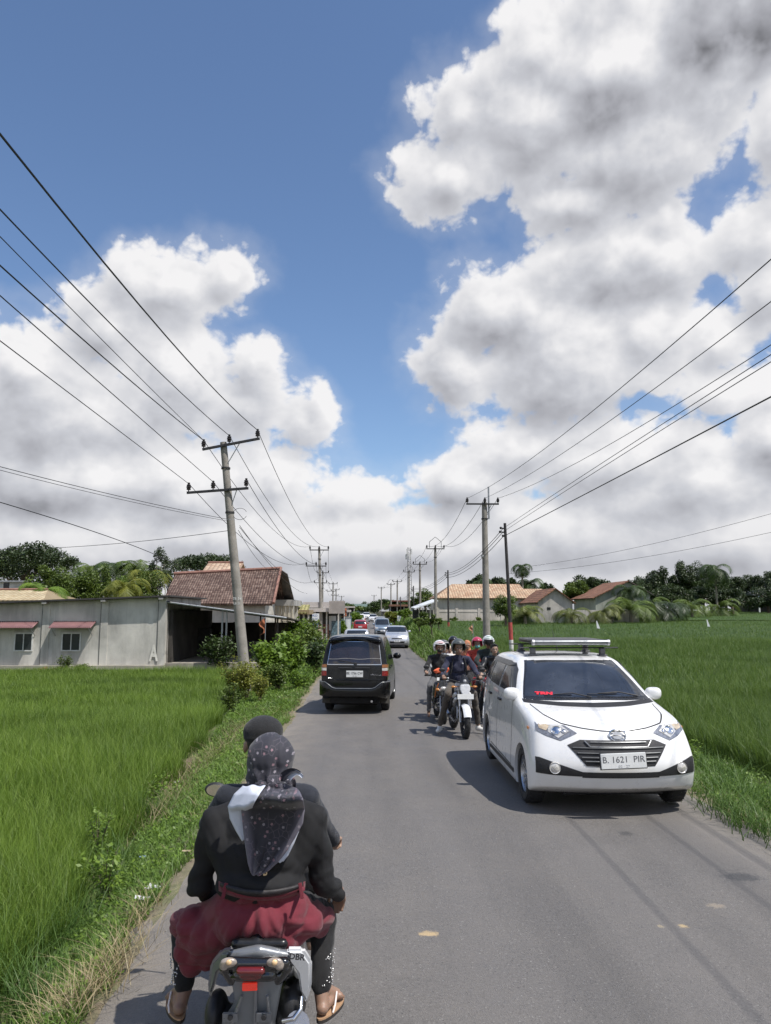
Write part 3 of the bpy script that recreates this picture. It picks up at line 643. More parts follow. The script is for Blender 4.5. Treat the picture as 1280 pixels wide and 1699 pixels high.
def basic_car(kind, col, label, x, y, back=False, rz=0.0, plate='', group=None, dz=0.0, scale=1.0, detail=True):
    """front faces local -y; back=True shows its tail to the camera"""
    key = kind
    if key not in _bodies:
        sp = carspec(kind); sp['me'] = body_mesh(sp['st'], arches=sp['arches'], ar=sp['ar'], crease=.45 if kind == 'boxy' else .2); _bodies[key] = sp
    sp = _bodies[key]; me = sp['me']; L = sp['L']; W_ = sp['W']
    t = empty('parked_car' if group and 'parked' in group else 'car', (0, 0, 0), 0, label, 'car', group)
    bme = me.copy(); bme.materials.clear(); body = link('body', bme, col, t)
    bm = bmesh.new(); box(bm, -W_+.3, W_-.3, .4, L-.4, .17, .5); pbm('underbody', bm, darkG, t)
    st = sp['st']; zb = st[6][2][1]; zr = st[6][4][1]; yc = st[4][2][0]; yr = st[5][4][0]; yt = st[8][2][0]
    wsb, wst = st[4][2][1]+.02, st[4][4][1]-.015
    patch(me, 1, [(-.72, wsb), (.72, wsb), (.60, wst), (-.60, wst)], lambda c_, n: n.y < -.3 and n.z > .1 and c_.y > yc-.1 and c_.z > wsb-.1, glassM, t, 'windscreen')
    rb = st[9][2][1]+.04; rt = st[9][4][1]-.03
    patch(me, 1, [(-.62, rb), (.62, rb), (.54, rt), (-.54, rt)], lambda c_, n: n.y > .25 and c_.y > L-1, glassM, t, 'rear_window')
    for s in (-1, 1):
        k = sideK(s); g1 = yc+.62; ym = (g1+yt-.3)/2+.02; zt = zr-.17
        for poly in ([(yc+.30, zb+.03), (ym-.05, zb+.03), (ym-.05, zt), (g1+.28, zt), (g1, zt-.06)], [(ym+.02, zb+.03), (yt-.75, zb+.03), (yt-.75, zt), (ym+.02, zt)],
                     [(yt-.67, zb+.03), (yt-.12, zb+.05), (yt-.22, zt-.02), (yt-.67, zt)]):
            patch(me, 0, poly, lambda c_, n: n.x*s > .25 and c_.z > zb-.1, sideG, t, 'side_window')
        if detail:
            seam(me, 0, [(yc+.2, .34), (yc+.12, zb)], .012, k, darkG, t); seam(me, 0, [(ym-.015, .34), (ym-.015, zb+.03)], .012, k, darkG, t); seam(me, 0, [(yt-.72, .7), (yt-.7, zb+.03)], .012, k, darkG, t)
            for yy in (ym-.22, yt-.9):
                bm = bmesh.new(); mbox(bm, Matrix.Translation((s*(W_+.004), yy, zb-.12)), .025, .17, .03, .008); pbm('door_handle', bm, blackP if kind == 'boxy' else col, t)
        for (wy, wz) in sp['arches']: wheel(t, s*(W_-.12), wy, sp['wr'], .2, 5, s)
        # mirror
        bm = bmesh.new(); g = bmesh.ops.create_icosphere(bm, subdivisions=3, radius=1, matrix=Matrix.Translation((s*(W_+.09), yc+.38, zb+.07)) @ Matrix.Diagonal((.115, .07, .08, 1)))
        mbox(bm, Matrix.Translation((s*(W_-.02), yc+.40, zb+.02)), .14, .05, .03, .008)
        pbm('wing_mirror', bm, col, t, 60)
        # lamps
        hz = st[1][2][1]
        patch(me, 1, [(s*.42, hz-.10), (s*.74, hz-.02), (s*.80, hz-.10), (s*.80, hz-.2), (s*.55, hz-.21)], lambda c_, n: c_.y < 1.0 and n.z < .75, lampC, t, 'headlight', .006, .01)
        if kind == 'boxy': lp = [(s*.70, .72), (s*.9, .72), (s*.9, 1.12), (s*.70, 1.12)]
        else: lp = [(s*.60, .80), (s*.9, .80), (s*.9, 1.06), (s*.66, 1.06)]
        patch(me, 1, lp, lambda c_, n: c_.y > L-.35 and (n.y > .05 or n.x*s > .3), lampR, t, 'tail_light', .006, .01)
        bm = bmesh.new(); lathe(bm, [(.0001, .02), (.04, .015), (.05, 0), (.052, -.02)], Matrix.Translation((s*.64, .10, .42)) @ Matrix.Rotation(pi/2, 4, 'X'), 14); pbm('fog_light', bm, lampC, t, 40)
    fz = st[0][1][1]
    patch(me, 1, [(-.42, fz+.13), (.42, fz+.13), (.36, fz+.22), (-.36, fz+.22)], lambda c_, n: n.y < -.3 and c_.y < .5, blackP, t, 'grille', .004)
    patch(me, 1, [(-.5, fz-.16), (.5, fz-.16), (.55, fz-.03), (-.55, fz-.03)], lambda c_, n: n.y < -.1 and c_.y < .5, blackP, t, 'air_intake', .004)
    patch(me, 1, [(-.78, .34), (.78, .34), (.78, .46), (-.78, .46)], lambda c_, n: n.y > .1 and c_.y > L-.4, blackP, t, 'bumper_insert', .004)
    for yy, sg, zz in ((-.035, -1, fz+.0), (L+.03, 1, .72)):
        bm = bmesh.new(); mbox(bm, Matrix.Translation((0, yy, zz)), .44, .014, .14, .004); p = pbm('number_plate', bm, plateM, t)
        if plate: text_mesh('plate_lettering', plate, .085, Matrix.Translation((0, yy+sg*.009, zz+.012)) @ (Matrix.Rotation(pi/2, 4, 'X') if sg < 0 else Matrix.Rotation(pi, 4, 'Z') @ Matrix.Rotation(pi/2, 4, 'X')), inkM, p, .001, .002)
    # origin to the middle of the car, then place
    for ch in t.children: ch.location.y -= L/2
    t.rotation_euler = (0, 0, (pi if back else 0)+rz); t.scale = (scale,)*3
    yy = y; t.location = (x, yy, gz(yy)+.03+dz)
    sl = math.atan((gz(yy+1.3)-gz(yy-1.3))/2.6); t.rotation_euler[0] = sl*(-1 if back else 1)
    return t, me, L
# ------------------------------------------------------------------ the white MPV in the foreground
whiteP = paint('white_car_paint', (.80, .80, .795), 0, .3, dirt=((.62, .60, .56), .12))
sp = carspec('mpv'); me = body_mesh(sp['st'], arches=sp['arches'], ar=sp['ar'], sub=4)
_bodies['mpv'] = dict(sp, me=me); L = sp['L']
X0, Y0 = 2.69, 8.1
car = empty('car', (X0, Y0+L/2, .03), 0, 'white people carrier with roof rack and red letters in the windscreen', 'car')
link('body', me, whiteP, car)
bm = bmesh.new(); box(bm, -.55, .55, .4, L-.4, .18, .5); pbm('underbody', bm, darkG, car)
fk = lambda c_, n: n.y < -.12 and c_.y < .9
# windscreen with a black border and the glass on it
ws = lambda c_, n: n.y < -.3 and n.z > .1 and c_.y > 1.05 and c_.z > 1.0
scr = patch(me, 1, [(-.775, 1.095), (.775, 1.095), (.70, 1.30), (.585, 1.575), (-.585, 1.575), (-.70, 1.30)], ws, pm('screen_border', (.02, .021, .024), .25), car, 'windscreen_surround', .0035)
glassW = pm('windscreen_glass', (.035, .04, .05), .035, 0, .5, 2.2, Specular_IOR_Level=1.0)
gl = patch(me, 1, [(-.745, 1.125), (.745, 1.125), (.68, 1.30), (.565, 1.553), (-.565, 1.553), (-.68, 1.30)], ws, glassW, car, 'windscreen', .006)
# where the screen lies at a given x, z (for the wipers and the sticker)
from mathutils.bvhtree import BVHTree
bvh = BVHTree.FromPolygons([v.co for v in me.vertices], [p.vertices[:] for p in me.polygons])
def onf(x, z, y=-1): h = bvh.ray_cast(Vector((x, y, z)), Vector((0, 1, 0))); return h[0], h[1]
def ons(s, y, z): h = bvh.ray_cast(Vector((s*2, y, z)), Vector((-s, 0, 0))); return h[0], h[1]
p, n = onf(-.52, 1.16)
ang = atan2(-n.y, n.z)
text_mesh('windscreen_sticker', 'TRN', .085, Matrix.Translation(p+n*.012) @ Matrix.Rotation(atan2(n.x, -n.y), 4, 'Z') @ Matrix.Rotation(ang, 4, 'X'), redInk, gl, .0006, .006, 1.25)
for (x0, z0, x1, z1) in ((.02, 1.115, -.42, 1.135), (.62, 1.12, .12, 1.15)):
    bm = bmesh.new(); a, na = onf(x0, z0); b_, nb = onf(x1, z1); c1, nc = onf((x0+x1)/2, (z0+z1)/2+.02)
    tube(bm, [a+na*.02, c1+nc*.045, b_+nb*.03], [.011, .008, .005], 6)
    d, nd = onf(x1+(x0-x1)*-.25, z1+.004); f_, nf = onf(x1+(x0-x1)*.5, z1+.012)
    tube(bm, [d+nd*.016, b_+nb*.02, f_+nf*.016], .006, 6)
    pbm('wiper', bm, blackP, car, 40)
seam(me, 1, [(-.79, 1.085), (-.4, 1.07), (0, 1.065), (.4, 1.07), (.79, 1.085)], .03, lambda c_, n: c_.y < 1.5 and c_.z > .99, blackP, car, 'cowl')
# bonnet shut-line
seam(me, 1, [(-.74, 1.06), (-.68, .995), (-.55, .935), (-.35, .90), (-.15, .878), (0, .873), (.15, .878), (.35, .90), (.55, .935), (.68, .995), (.74, 1.06)], .009, lambda c_, n: c_.y < 1.2, darkG, car, 'bonnet_seam')
for s in (-1, 1):
    hk = lambda c_, n: c_.y < 1.05 and n.z < .8 and (n.y < .1)
    hl = patch(me, 1, [(s*.42, .855), (s*.52, .915), (s*.72, 1.01), (s*.80, .96), (s*.82, .86), (s*.735, .815), (s*.60, .775)], hk, pm('lamp_housing', (.33, .33, .34), .15, .5, .4, 40, coat=1), car, 'headlight', .006, .012)
    patch(me, 1, [(s*.49, .865), (s*.56, .915), (s*.68, .94), (s*.705, .85), (s*.61, .795)], hk, lampC, hl, 'reflector', .010)
    patch(me, 1, [(s*.63, .955), (s*.72, 1.02), (s*.79, .96), (s*.785, .88), (s*.72, .86)], hk, pm('lamp_amber_pale', (.80, .62, .42), .15, .3, .3, 30, coat=1), hl, 'indicator', .010)
    for (x, z, r) in ((.62, .865, .045), (.545, .86, .022)):
        q, n = onf(s*x, z)
        bm = bmesh.new(); lathe(bm, [(.0001, .012), (r*.6, .010), (r, .002), (r*1.15, .008), (r*1.25, -.01)], Matrix.Translation(q+n*.008) @ n.to_track_quat('Z', 'Y').to_matrix().to_4x4(), 18)
        pbm('bulb', bm, chromeM, hl, 40)
    # black fog lamp recess and lamp
    patch(me, 1, [(s*.40, .475), (s*.82, .60), (s*.86, .60), (s*.86, .43), (s*.70, .43), (s*.40, .415)], lambda c_, n: c_.y < .75 and n.y < .1, blackP, car, 'fog_lamp_recess', .005)
    q, n = onf(s*.68, .505); n2 = Vector((n.x*.4, -1, 0)).normalized()
    bm = bmesh.new(); lathe(bm, [(.0001, .016), (.035, .013), (.05, .004), (.058, .010), (.062, -.02)], Matrix.Translation(q+n2*.012) @ n2.to_track_quat('Z', 'Y').to_matrix().to_4x4(), 20)
    pbm('fog_lamp', bm, lampC, car, 40)
    # white blade below the recess
    for (wy, wz) in sp['arches']: wheel(car, s*.80, wy, .315, .2, 6, s)
    bm = bmesh.new()
    bmesh.ops.create_icosphere(bm, subdivisions=4, radius=1, matrix=Matrix.Translation((s*.89, 1.46, 1.15)) @ Matrix.Diagonal((.10, .07, .085, 1)))
    for v in bm.verts:
        if v.co.y > 1.49: v.co.y = 1.49
        c0 = Vector((s*.89, 1.46, 1.15)); d = v.co-c0; d.x = math.copysign(abs(d.x/.10)**.75*.10, d.x); d.z = math.copysign(abs(d.z/.085)**.75*.085, d.z); v.co = c0+d
    mi = pbm('wing_mirror', bm, whiteP, car, 60)
    bm = bmesh.new(); mbox(bm, Matrix.Translation((s*.82, 1.48, 1.09)) @ Matrix.Rotation(-s*.5, 4, 'Y'), .10, .06, .03, .01); pbm('mirror_arm', bm, blackP, mi)
    k = lambda c_, n: n.x*s > .25 and c_.z > 1.02
    # dark visor strip, three windows, the B pillar left white
    patch(me, 0, [(1.50, 1.13), (1.62, 1.13), (2.26, 1.53), (2.12, 1.53), (1.92, 1.44)], k, pm('smoked_visor', (.055, .055, .058), .3, Specular_IOR_Level=.3), car, 'quarter_trim', .004)
    patch(me, 0, [(2.05, 1.50), (2.3, 1.475), (3.5, 1.475), (3.7, 1.50), (3.4, 1.545), (2.3, 1.545)], k, pm('smoked_visor', (.055, .055, .058), .3, Specular_IOR_Level=.3), car, 'rain_visor', .014, .012)
    for poly in ([(1.68, 1.14), (2.42, 1.14), (2.42, 1.49), (2.22, 1.48), (2.0, 1.36)], [(2.52, 1.14), (3.22, 1.15), (3.22, 1.49), (2.52, 1.49)], [(3.31, 1.16), (3.80, 1.19), (3.72, 1.40), (3.60, 1.47), (3.31, 1.49)]):
        patch(me, 0, poly, k, sideG, car, 'side_window', .005, .004)
    kk = sideK(s)
    seam(me, 0, [(1.45, .30), (1.40, .7), (1.47, 1.12)], .011, kk, darkG, car); seam(me, 0, [(2.47, .30), (2.47, 1.5)], .011, kk, darkG, car)
    seam(me, 0, [(3.27, 1.48), (3.25, 1.0), (3.12, .75), (2.95, .45)], .011, kk, darkG, car); seam(me, 0, [(1.45, .30), (2.95, .32)], .011, kk, darkG, car, 'sill_seam')
    for yy in (2.27, 3.05):
        q, n = ons(s, yy, .99); bm = bmesh.new(); mbox(bm, Matrix.Translation(q+n*.022), .022, .17, .03, .009); mbox(bm, Matrix.Translation(q+n*.006+Vector((0, -.06, 0))), .02, .03, .02); mbox(bm, Matrix.Translation(q+n*.006+Vector((0, .06, 0))), .02, .03, .02)
        pbm('door_handle', bm, blackP, car)
    patch(me, 0, [(1.25, .24), (3.0, .24), (3.0, .29), (1.25, .29)], kk, blackP, car, 'sill_trim', .006)
    q, n = ons(s, .62, .86); bm = bmesh.new(); mbox(bm, Matrix.Translation(q+n*.008), .01, .06, .03, .004); pbm('side_repeater', bm, lampA, car)
    patch(me, 1, [(s*.60, .82), (s*.9, .82), (s*.9, 1.2), (s*.66, 1.2)], lambda c_, n: c_.y > L-.4 and (n.y > .05 or n.x*s > .3), lampR, car, 'tail_light', .006, .01)
    # sculpted edge that runs from the grille corner outwards
patch(me, 1, [(-.41, .418), (.41, .418), (.41, .477), (-.41, .477)], fk, blackP, car, 'bumper_strip', .005)
# grille: dark hexagon with blades
gr = patch(me, 1, [(-.40, .79), (.40, .79), (.535, .735), (.37, .545), (-.37, .545), (-.535, .735)], fk, blackP, car, 'grille', .005, .01)
gm = pm('grille_blade', (.10, .105, .11), .4, .4)
def hexx(z): return .40+(.79-z)/.055*.135 if z > .735 else .37+(z-.545)/.19*.165
bm = bmesh.new()
for z in (.715, .665, .622, .585):
    X = hexx(z)-.03; pts = []
    for i in range(13):
        x = -X+2*X*i/12; q, n = onf(x, z); pts.append(q+Vector((0, -.013, 0)))
    tube(bm, pts, .0085, 6)
pbm('grille_blade', bm, gm, gr, 40)
bm = bmesh.new()
for z, k in ((.775, .30), (.728, .31)):
    pts = [onf(-k+2*k*i/8, z)[0]+Vector((0, -.02, 0)) for i in range(9)]; tube(bm, pts, .005, 6)
for s in (-1, 1): tube(bm, [onf(s*.36, .785)[0]+Vector((0, -.02, 0)), onf(s*.31, .73)[0]+Vector((0, -.022, 0))], .007, 6)
pbm('grille_trim', bm, pm('grille_trim', (.3, .31, .32), .3, .6), gr, 40)
# emblem: a leaning stroke inside an oval ring
q, n = onf(0, .84); EM = Matrix.Translation(q+Vector((0, -.016, 0))) @ Matrix.Rotation(pi/2-.25, 4, 'X')
bm = bmesh.new()
tube(bm, [EM @ Vector((.088*cos(a), .062*sin(a), 0)) for a in np.linspace(0, 2*pi, 33)], .010, 8)
def emb(x, y): return EM @ Vector((x, y, .004))
for sg in (1, -1):
    pts = [(-.070, .010), (-.02, .040), (.045, .030), (.060, .008), (.0, .004)]
    f = [bm.verts.new(emb(sg*a, sg*b_)) for a, b_ in pts]; fc = bm.faces.new(f); r = bmesh.ops.extrude_face_region(bm, geom=[fc]); bmesh.ops.translate(bm, verts=[v for v in r['geom'] if isinstance(v, bmesh.types.BMVert)], vec=(0, -.008, 0))
pbm('emblem', bm, chromeM, car, 30)
# plate
PM = Matrix.Translation((-.02, -.055, .62)) @ Matrix.Rotation(radians(-2), 4, 'Y') @ Matrix.Rotation(radians(-4), 4, 'X')
bm = bmesh.new(); mbox(bm, PM, .475, .016, .155, .005); pl = pbm('number_plate', bm, plateM, car)
bm = bmesh.new(); mbox(bm, PM @ Matrix.Translation((0, .012, 0)), .495, .012, .172, .004); pbm('plate_frame', bm, blackP, pl)
R90 = Matrix.Rotation(pi/2, 4, 'X')
text_mesh('plate_lettering', 'B. 1621  PIR', .088, PM @ Matrix.Translation((0, -.0092, .012)) @ R90, pm('plate_ink_worn', (.12, .12, .13), .6), pl, .0008, 0, 1.02)
text_mesh('plate_date', '02 · 27', .036, PM @ Matrix.Translation((.0, -.0092, -.055)) @ R90, pm('plate_ink_pale', (.4, .41, .42), .6), pl, .0008, 0, 1.2)
# roof rack: two bars, feet, and the long rolled awning case across the front
def roof(x, y): h = bvh.ray_cast(Vector((x, y, 3)), Vector((0, 0, -1))); return h[0].z
rk = []
for yy in (2.35, 3.15):
    bm = bmesh.new(); z = roof(.5, yy)+.125; tube(bm, [(-.60, yy, z), (.76, yy, z)], .011, 8); pbm('roof_bar', bm, blackP, car, 40)
for yy in (2.35, 3.15):
    for x in (-.42, .54):
        bm = bmesh.new(); z = roof(x, yy); mbox(bm, Matrix.Translation((x, yy, z+.06)), .07, .09, .12, .012); mbox(bm, Matrix.Translation((x, yy, z+.012)), .11, .13, .024, .008)
        pbm('rack_foot', bm, pm('rack_grey', (.12, .12, .125), .45, .3), car, 40)
bm = bmesh.new(); z = roof(.1, 2.3)+.205
box(bm, -.43, .60, 2.28, 3.25, z-.03, z+.035, bev=.02)
pbm('rack_box', bm, pm('rack_black', (.018, .018, .02), .35), car, 40)
bm = bmesh.new(); tube(bm, [(-.42, 2.26, z-.005), (.59, 2.26, z-.005)], .044, 20); pbm('rolled_awning', bm, pm('rack_silver', (.22, .23, .24), .32, .8, .2, 4), car, 40)
for x in (-.43, .60):
    bm = bmesh.new(); tube(bm, [(x-.015, 2.26, z-.005), (x+.015, 2.26, z-.005)], .048, 20); pbm('awning_end_cap', bm, pm('rack_endcap', (.5, .5, .52), .4, .6), car, 40)
bm = bmesh.new(); tube(bm, [(.2, 3.45, roof(.2, 3.45)), (.2, 3.75, roof(.2, 3.45)+.35)], [.008, .003], 6); pbm('aerial', bm, blackP, car)
def _low(o):
    if o.data and not o.get('_z'):
        for v in o.data.vertices:
            if v.co.z > 1.12: v.co.z = 1.12+(v.co.z-1.12)*.87
    for c_ in o.children: _low(c_)
seen_ = set()
for ch in list(car.children): _low(ch)
me_low = me
for ch in list(car.children): ch.location.y -= L/2
# ------------------------------------------------------------------ the black wagon ahead and the rest of the queue
blackC = paint('black_car_paint', (.006, .0065, .007), 0, .2, dirt=((.025, .024, .022), .12)); blackC.node_tree.nodes['Principled BSDF'].inputs['Coat Weight'].default_value = .35; blackC.node_tree.nodes['Principled BSDF'].inputs['Specular IOR Level'].default_value = .3
tlR = pm('tail_red_dull', (.20, .016, .013), .25, coat=.3); tlA = pm('tail_amber_dull', (.28, .11, .035), .3, coat=.3)
XB = at(601, 1100, 18.2).x
t, me, L = basic_car('boxy', blackC, 'old black station wagon seen from behind with a roof spoiler and muddy flaps', XB, 18.1+2.22, back=True, rz=radians(-5), scale=.985, plate=''); t.scale = (.945, .985, 1.03)
for ch in list(t.children):
    if ch.name.startswith(('rear_window', 'bumper_insert', 'number_plate', 'tail_light')):
        if ch.name.startswith('number_plate') and ch.data.vertices[0].co.y < L/2: continue
        for c2 in list(ch.children): bpy.data.objects.remove(c2)
        bpy.data.objects.remove(ch)
bv = BVHTree.FromPolygons([v.co for v in me.vertices], [p.vertices[:] for p in me.polygons])
def onr(x, z, d=0.0): h = bv.ray_cast(Vector((x, L+2, z)), Vector((0, -1, 0))); return h[0]+h[1]*d
rk = lambda c_, n: n.y > .25 and c_.y > L-1
new = []
def add(o): new.append(o); return o
fr = add(patch(me, 1, [(-.69, 1.10), (.69, 1.10), (.61, 1.63), (-.61, 1.63)], rk, chromeM, t, 'window_trim', .003))
rw = add(patch(me, 1, [(-.675, 1.115), (.675, 1.115), (.597, 1.62), (-.597, 1.62)], rk, pm('rear_glass', (.022, .017, .019), .06, 0, .5, 2, Specular_IOR_Level=1), t, 'rear_window', .006))
def strip_mesh(nm, pts, w, mat, par, d=.012):
    bm = bmesh.new(); tube(bm, [onr(x, z, d) for x, z in pts], w, 6); return pbm(nm, bm, mat, par, 40)
strip_mesh('glass_band', [(-.66+.11*i, 1.235+.01*sin(i)) for i in range(13)], .006, pm('seal_grey', (.3, .29, .29), .5), rw, .006)
add(strip_mesh('rear_wiper', [(-.02, 1.13), (.15, 1.165), (.40, 1.20)], .009, blackP, t, .03))
bm = bmesh.new(); mbox(bm, Matrix.Translation(onr(-.03, 1.125, .03)), .09, .05, .05, .012); add(pbm('wiper_motor', bm, blackP, t))
for s in (-1, 1):
    x0, x1 = s*.70, s*.92; lk = lambda c_, n: c_.y > L-.40 and (n.y > .02 or n.x*s > .3)
    for z0, z1, mm_, nm in ((.85, .965, tlR, 'tail_light'), (.965, 1.035, lampC, 'reversing_light'), (1.035, 1.11, tlA, 'turn_signal')):
        add(patch(me, 1, [(x0, z0+.004), (x1, z0+.004), (x1, z1-.004), (x0, z1-.004)], lk, mm_, t, nm, .012, .012))
    add(patch(me, 1, [(s*.685, .835), (s*.93, .835), (s*.93, 1.125), (s*.685, 1.125)], lk, blackP, t, 'lamp_frame', .004))
    bm = bmesh.new(); mbox(bm, Matrix.Translation((s*.74, L-.50, .33)) @ Matrix.Rotation(.08, 4, 'X'), .24, .012, .27, .004)
    add(pbm('mud_flap', bm, pm('muddy_flap', (.075, .07, .062), .85, 0, .3, 9), t))
# plate recess, plate, handles, badges
add(patch(me, 1, [(-.36, .80), (.36, .80), (.36, 1.02), (-.36, 1.02)], rk, pm('recess_black', (.01, .01, .011), .4), t, 'plate_recess', .005))
p = onr(0, .90, .0); PM = Matrix.Translation(p+Vector((-.02, .035, .0)))
bm = bmesh.new(); mbox(bm, PM, .42, .012, .145, .004); pl = add(pbm('number_plate', bm, plateM, t))
RB = Matrix.Rotation(pi, 4, 'Z') @ Matrix.Rotation(pi/2, 4, 'X')
text_mesh('plate_lettering', 'BE 1756 CW', .078, PM @ Matrix.Translation((0, .0075, .014)) @ RB, inkM, pl, .0008, .0005, .98)
text_mesh('plate_date', '12 · 24', .03, PM @ Matrix.Translation((0, .0075, -.05)) @ RB, inkM, pl, .0008, 0, 1.2)
for pts in ([(-.40, 1.03), (.40, 1.03)], ): add(strip_mesh('plate_light_bar', pts, .016, blackP, t, .02))
for x, wd in ((.60, .13), (-.55, .26)):
    bm = bmesh.new(); rr = random.Random(int(x*10)); pts = [onr(x-wd/2+wd*i/12, (.80 if x > 0 else .865)+.012*sin(i*2.1)+(.0 if x > 0 else .02*i/12), .006) for i in range(13)]
    tube(bm, pts, .0055, 5); add(pbm('badge', bm, chromeM, t, 40))
# wrap-round bumper with a bright edge that dips in the middle
bm = bmesh.new(); prof = []
xs = [-.89+.089*i for i in range(21)]
def yb(x): return L+.02+.07*(1-abs(x/.9)**3)-.22*max(0, abs(x)-.78)/.11
V0 = []
for x in xs:
    zt = .60 if abs(x) < .5 else .60+.14*min(1, (abs(x)-.5)/.2); y = yb(x)
    ring = [bm.verts.new(q) for q in ((x, y-.12, zt+.01), (x, y-.01, zt), (x, y+.012, zt-.04), (x, y+.01, .44), (x, y-.03, .40), (x, y-.14, .39))]
    V0.append(ring)
for a, b_ in zip(V0, V0[1:]):
    for k in range(5): bm.faces.new((a[k], b_[k], b_[k+1], a[k+1]))
add(pbm('rear_bumper', bm, blackC, t, 50))
bm = bmesh.new(); tube(bm, [(x, yb(x)+.008, (.60 if abs(x) < .5 else .60+.14*min(1, (abs(x)-.5)/.2))-.018) for x in xs], .007, 6); add(pbm('bumper_trim', bm, pm('worn_trim', (.3, .31, .31), .35, .5), t, 40))
add(strip_mesh('tailgate_edge', [(-.72, .77), (-.3, .765), (0, .76), (.3, .765), (.72, .77)], .012, blackC, t, .01))
bm = bmesh.new(); tube(bm, [(-.45, L-.5, .30), (-.45, L+.02, .29)], .028, 12); add(pbm('exhaust_pipe', bm, chromeM, t, 40))
bm = bmesh.new(); box(bm, -.62, .62, L-.9, L-.12, .22, .40, bev=.04); add(pbm('fuel_tank', bm, darkG, t, 40))
# spoiler at the roof's edge
bm = bmesh.new(); R_ = []
for i in range(17):
    x = -.66+1.32*i/16; e_ = 1-abs(x/.66)**4; z = 1.715-.05*(x/.66)**2
    R_.append([bm.verts.new(q) for q in ((x, L-.45, z-.02), (x, L-.25, z+.035*e_+.01), (x, L-.10, z+.03*e_), (x, L-.085, z-.02), (x, L-.14, z-.05), (x, L-.3, z-.05))])
for a, b_ in zip(R_, R_[1:]):
    for k in range(6): bm.faces.new((a[k], b_[k], b_[(k+1) % 6], a[(k+1) % 6]))
bm.faces.new(R_[0]); bm.faces.new(R_[-1][::-1]); bmesh.ops.recalc_face_normals(bm, faces=bm.faces[:])
add(pbm('spoiler', bm, blackC, t, 50))
for o in new: o.location.y -= L/2

silver = paint('silver_car_paint', (.50, .52, .56), .35, .3); bluegrey = paint('bluegrey_car_paint', (.25, .32, .40), .3, .3); redC = paint('red_car_paint', (.32, .018, .02), 0, .25)
whiteP2 = paint('white_car_paint_far', (.72, .72, .72), 0, .3); dkC = paint('dark_car_paint', (.02, .021, .023), 0, .25)
def put(kind, col, label, px, Y, back, **k):
    basic_car(kind, col, label, at(px, 1040, Y).x, Y+2, back=back, **k)
put('mpv', silver, 'silver people carrier coming on behind the motorcycles', 660, 55.5, False, plate='BE 1342', rz=radians(-1))
put('boxy', bluegrey, 'blue grey van following the silver people carrier', 635, 80, False, plate='')
put('mpv', whiteP2, 'white people carrier behind the blue grey van', 631.5, 104, False, detail=False)
put('hatch', whiteP2, 'small white hatchback far up the oncoming lane beside the trees', 619, 146, False, detail=False)
put('mpv', whiteP2, 'farthest white car in the middle of the road', 608.5, 176, False, detail=False)
put('mpv', dkC, 'black car directly ahead of the black station wagon, only its roof showing', 592, 30.5, True)
put('mpv', silver, 'silver car whose roof shows ahead of the black roofs', 592, 45, True)
put('hatch', redC, 'red hatchback with dark bumper driving away', 598, 88, True)
put('boxy', whiteP2, 'white van driving away ahead of the red hatchback', 598, 122, True, detail=False)
# ------------------------------------------------------------------ figures and two-wheelers
def cap_(bm, p0, r0, p1, r1, seg=14):
    p0, p1 = Vector(p0), Vector(p1); d = p1-p0; L = max(d.length, 1e-4); M = Matrix.Translation(p0) @ d.to_track_quat('Z', 'Y').to_matrix().to_4x4() if d.length > 1e-5 else Matrix.Translation(p0)
    prof = [(max(1e-4, r0*sin(a)), -r0*cos(a)) for a in np.linspace(0, pi/2, 5)] + [(max(1e-4, r1*cos(a)), L+r1*sin(a)) for a in np.linspace(0, pi/2, 5)]
    n0 = len(bm.verts); lathe(bm, prof, M, seg)
def ell_(bm, c, r, R=None, sub=3):
    M = Matrix.Translation(c) @ (R.to_4x4() if R else Matrix()) @ Matrix.Diagonal((*r, 1)); bmesh.ops.create_icosphere(bm, subdivisions=sub, radius=1, matrix=M)
def blob(name, prims, vox, mat, parent, sm=3, fn=None, grow=0.0):
    """one continuous skin round tapered limbs and rounded masses"""
    bm = bmesh.new()
    for p in prims:
        if p[0] == 'c': cap_(bm, p[1], p[2]+grow, p[3], p[4]+grow)
        elif p[0] == 'e': ell_(bm, p[1], tuple(v+grow for v in p[2]), p[3] if len(p) > 3 else None)
        elif p[0] == 'p':    # polyline of (point, radius)
            for (a, ra), (b_, rb) in zip(p[1], p[1][1:]): cap_(bm, a, ra+grow, b_, rb+grow)
    bmesh.ops.remove_doubles(bm, verts=bm.verts[:], dist=1e-5)
    bmesh.ops.holes_fill(bm, edges=[e for e in bm.edges if e.is_boundary])
    o = pbm('tmp', bm, None); r = o.modifiers.new('r', 'REMESH'); r.mode = 'VOXEL'; r.voxel_size = vox
    if sm: s = o.modifiers.new('s', 'SMOOTH'); s.iterations = sm; s.factor = .6
    me = evald(o); bpy.data.objects.remove(o); me.name = name
    if fn:
        n = len(me.vertices); co_ = np.empty(n*3, np.float32); me.vertices.foreach_get('co', co_); nn = np.empty(n*3, np.float32); me.vertices.foreach_get('normal', nn)
        co_ = fn(co_.reshape(-1, 3), nn.reshape(-1, 3)); me.vertices.foreach_set('co', co_.astype(np.float32).ravel()); me.update()
    smooth(me); return link(name, me, mat, parent)
V3 = Vector
skinM = pm('skin_brown', (.27, .165, .115), .5, 0, .08, 12, .1, bs=120, Subsurface_Weight=.12, Subsurface_Scale=.02)
skinM2 = pm('skin_light_brown', (.36, .235, .17), .5, 0, .08, 12, .1, bs=120, Subsurface_Weight=.12, Subsurface_Scale=.02)
def cloth(name, c, var=.15, bs=260, bmp=.25): return pm(name, c, .88, 0, var, 7, bmp, bs=bs, Sheen_Weight=.12)
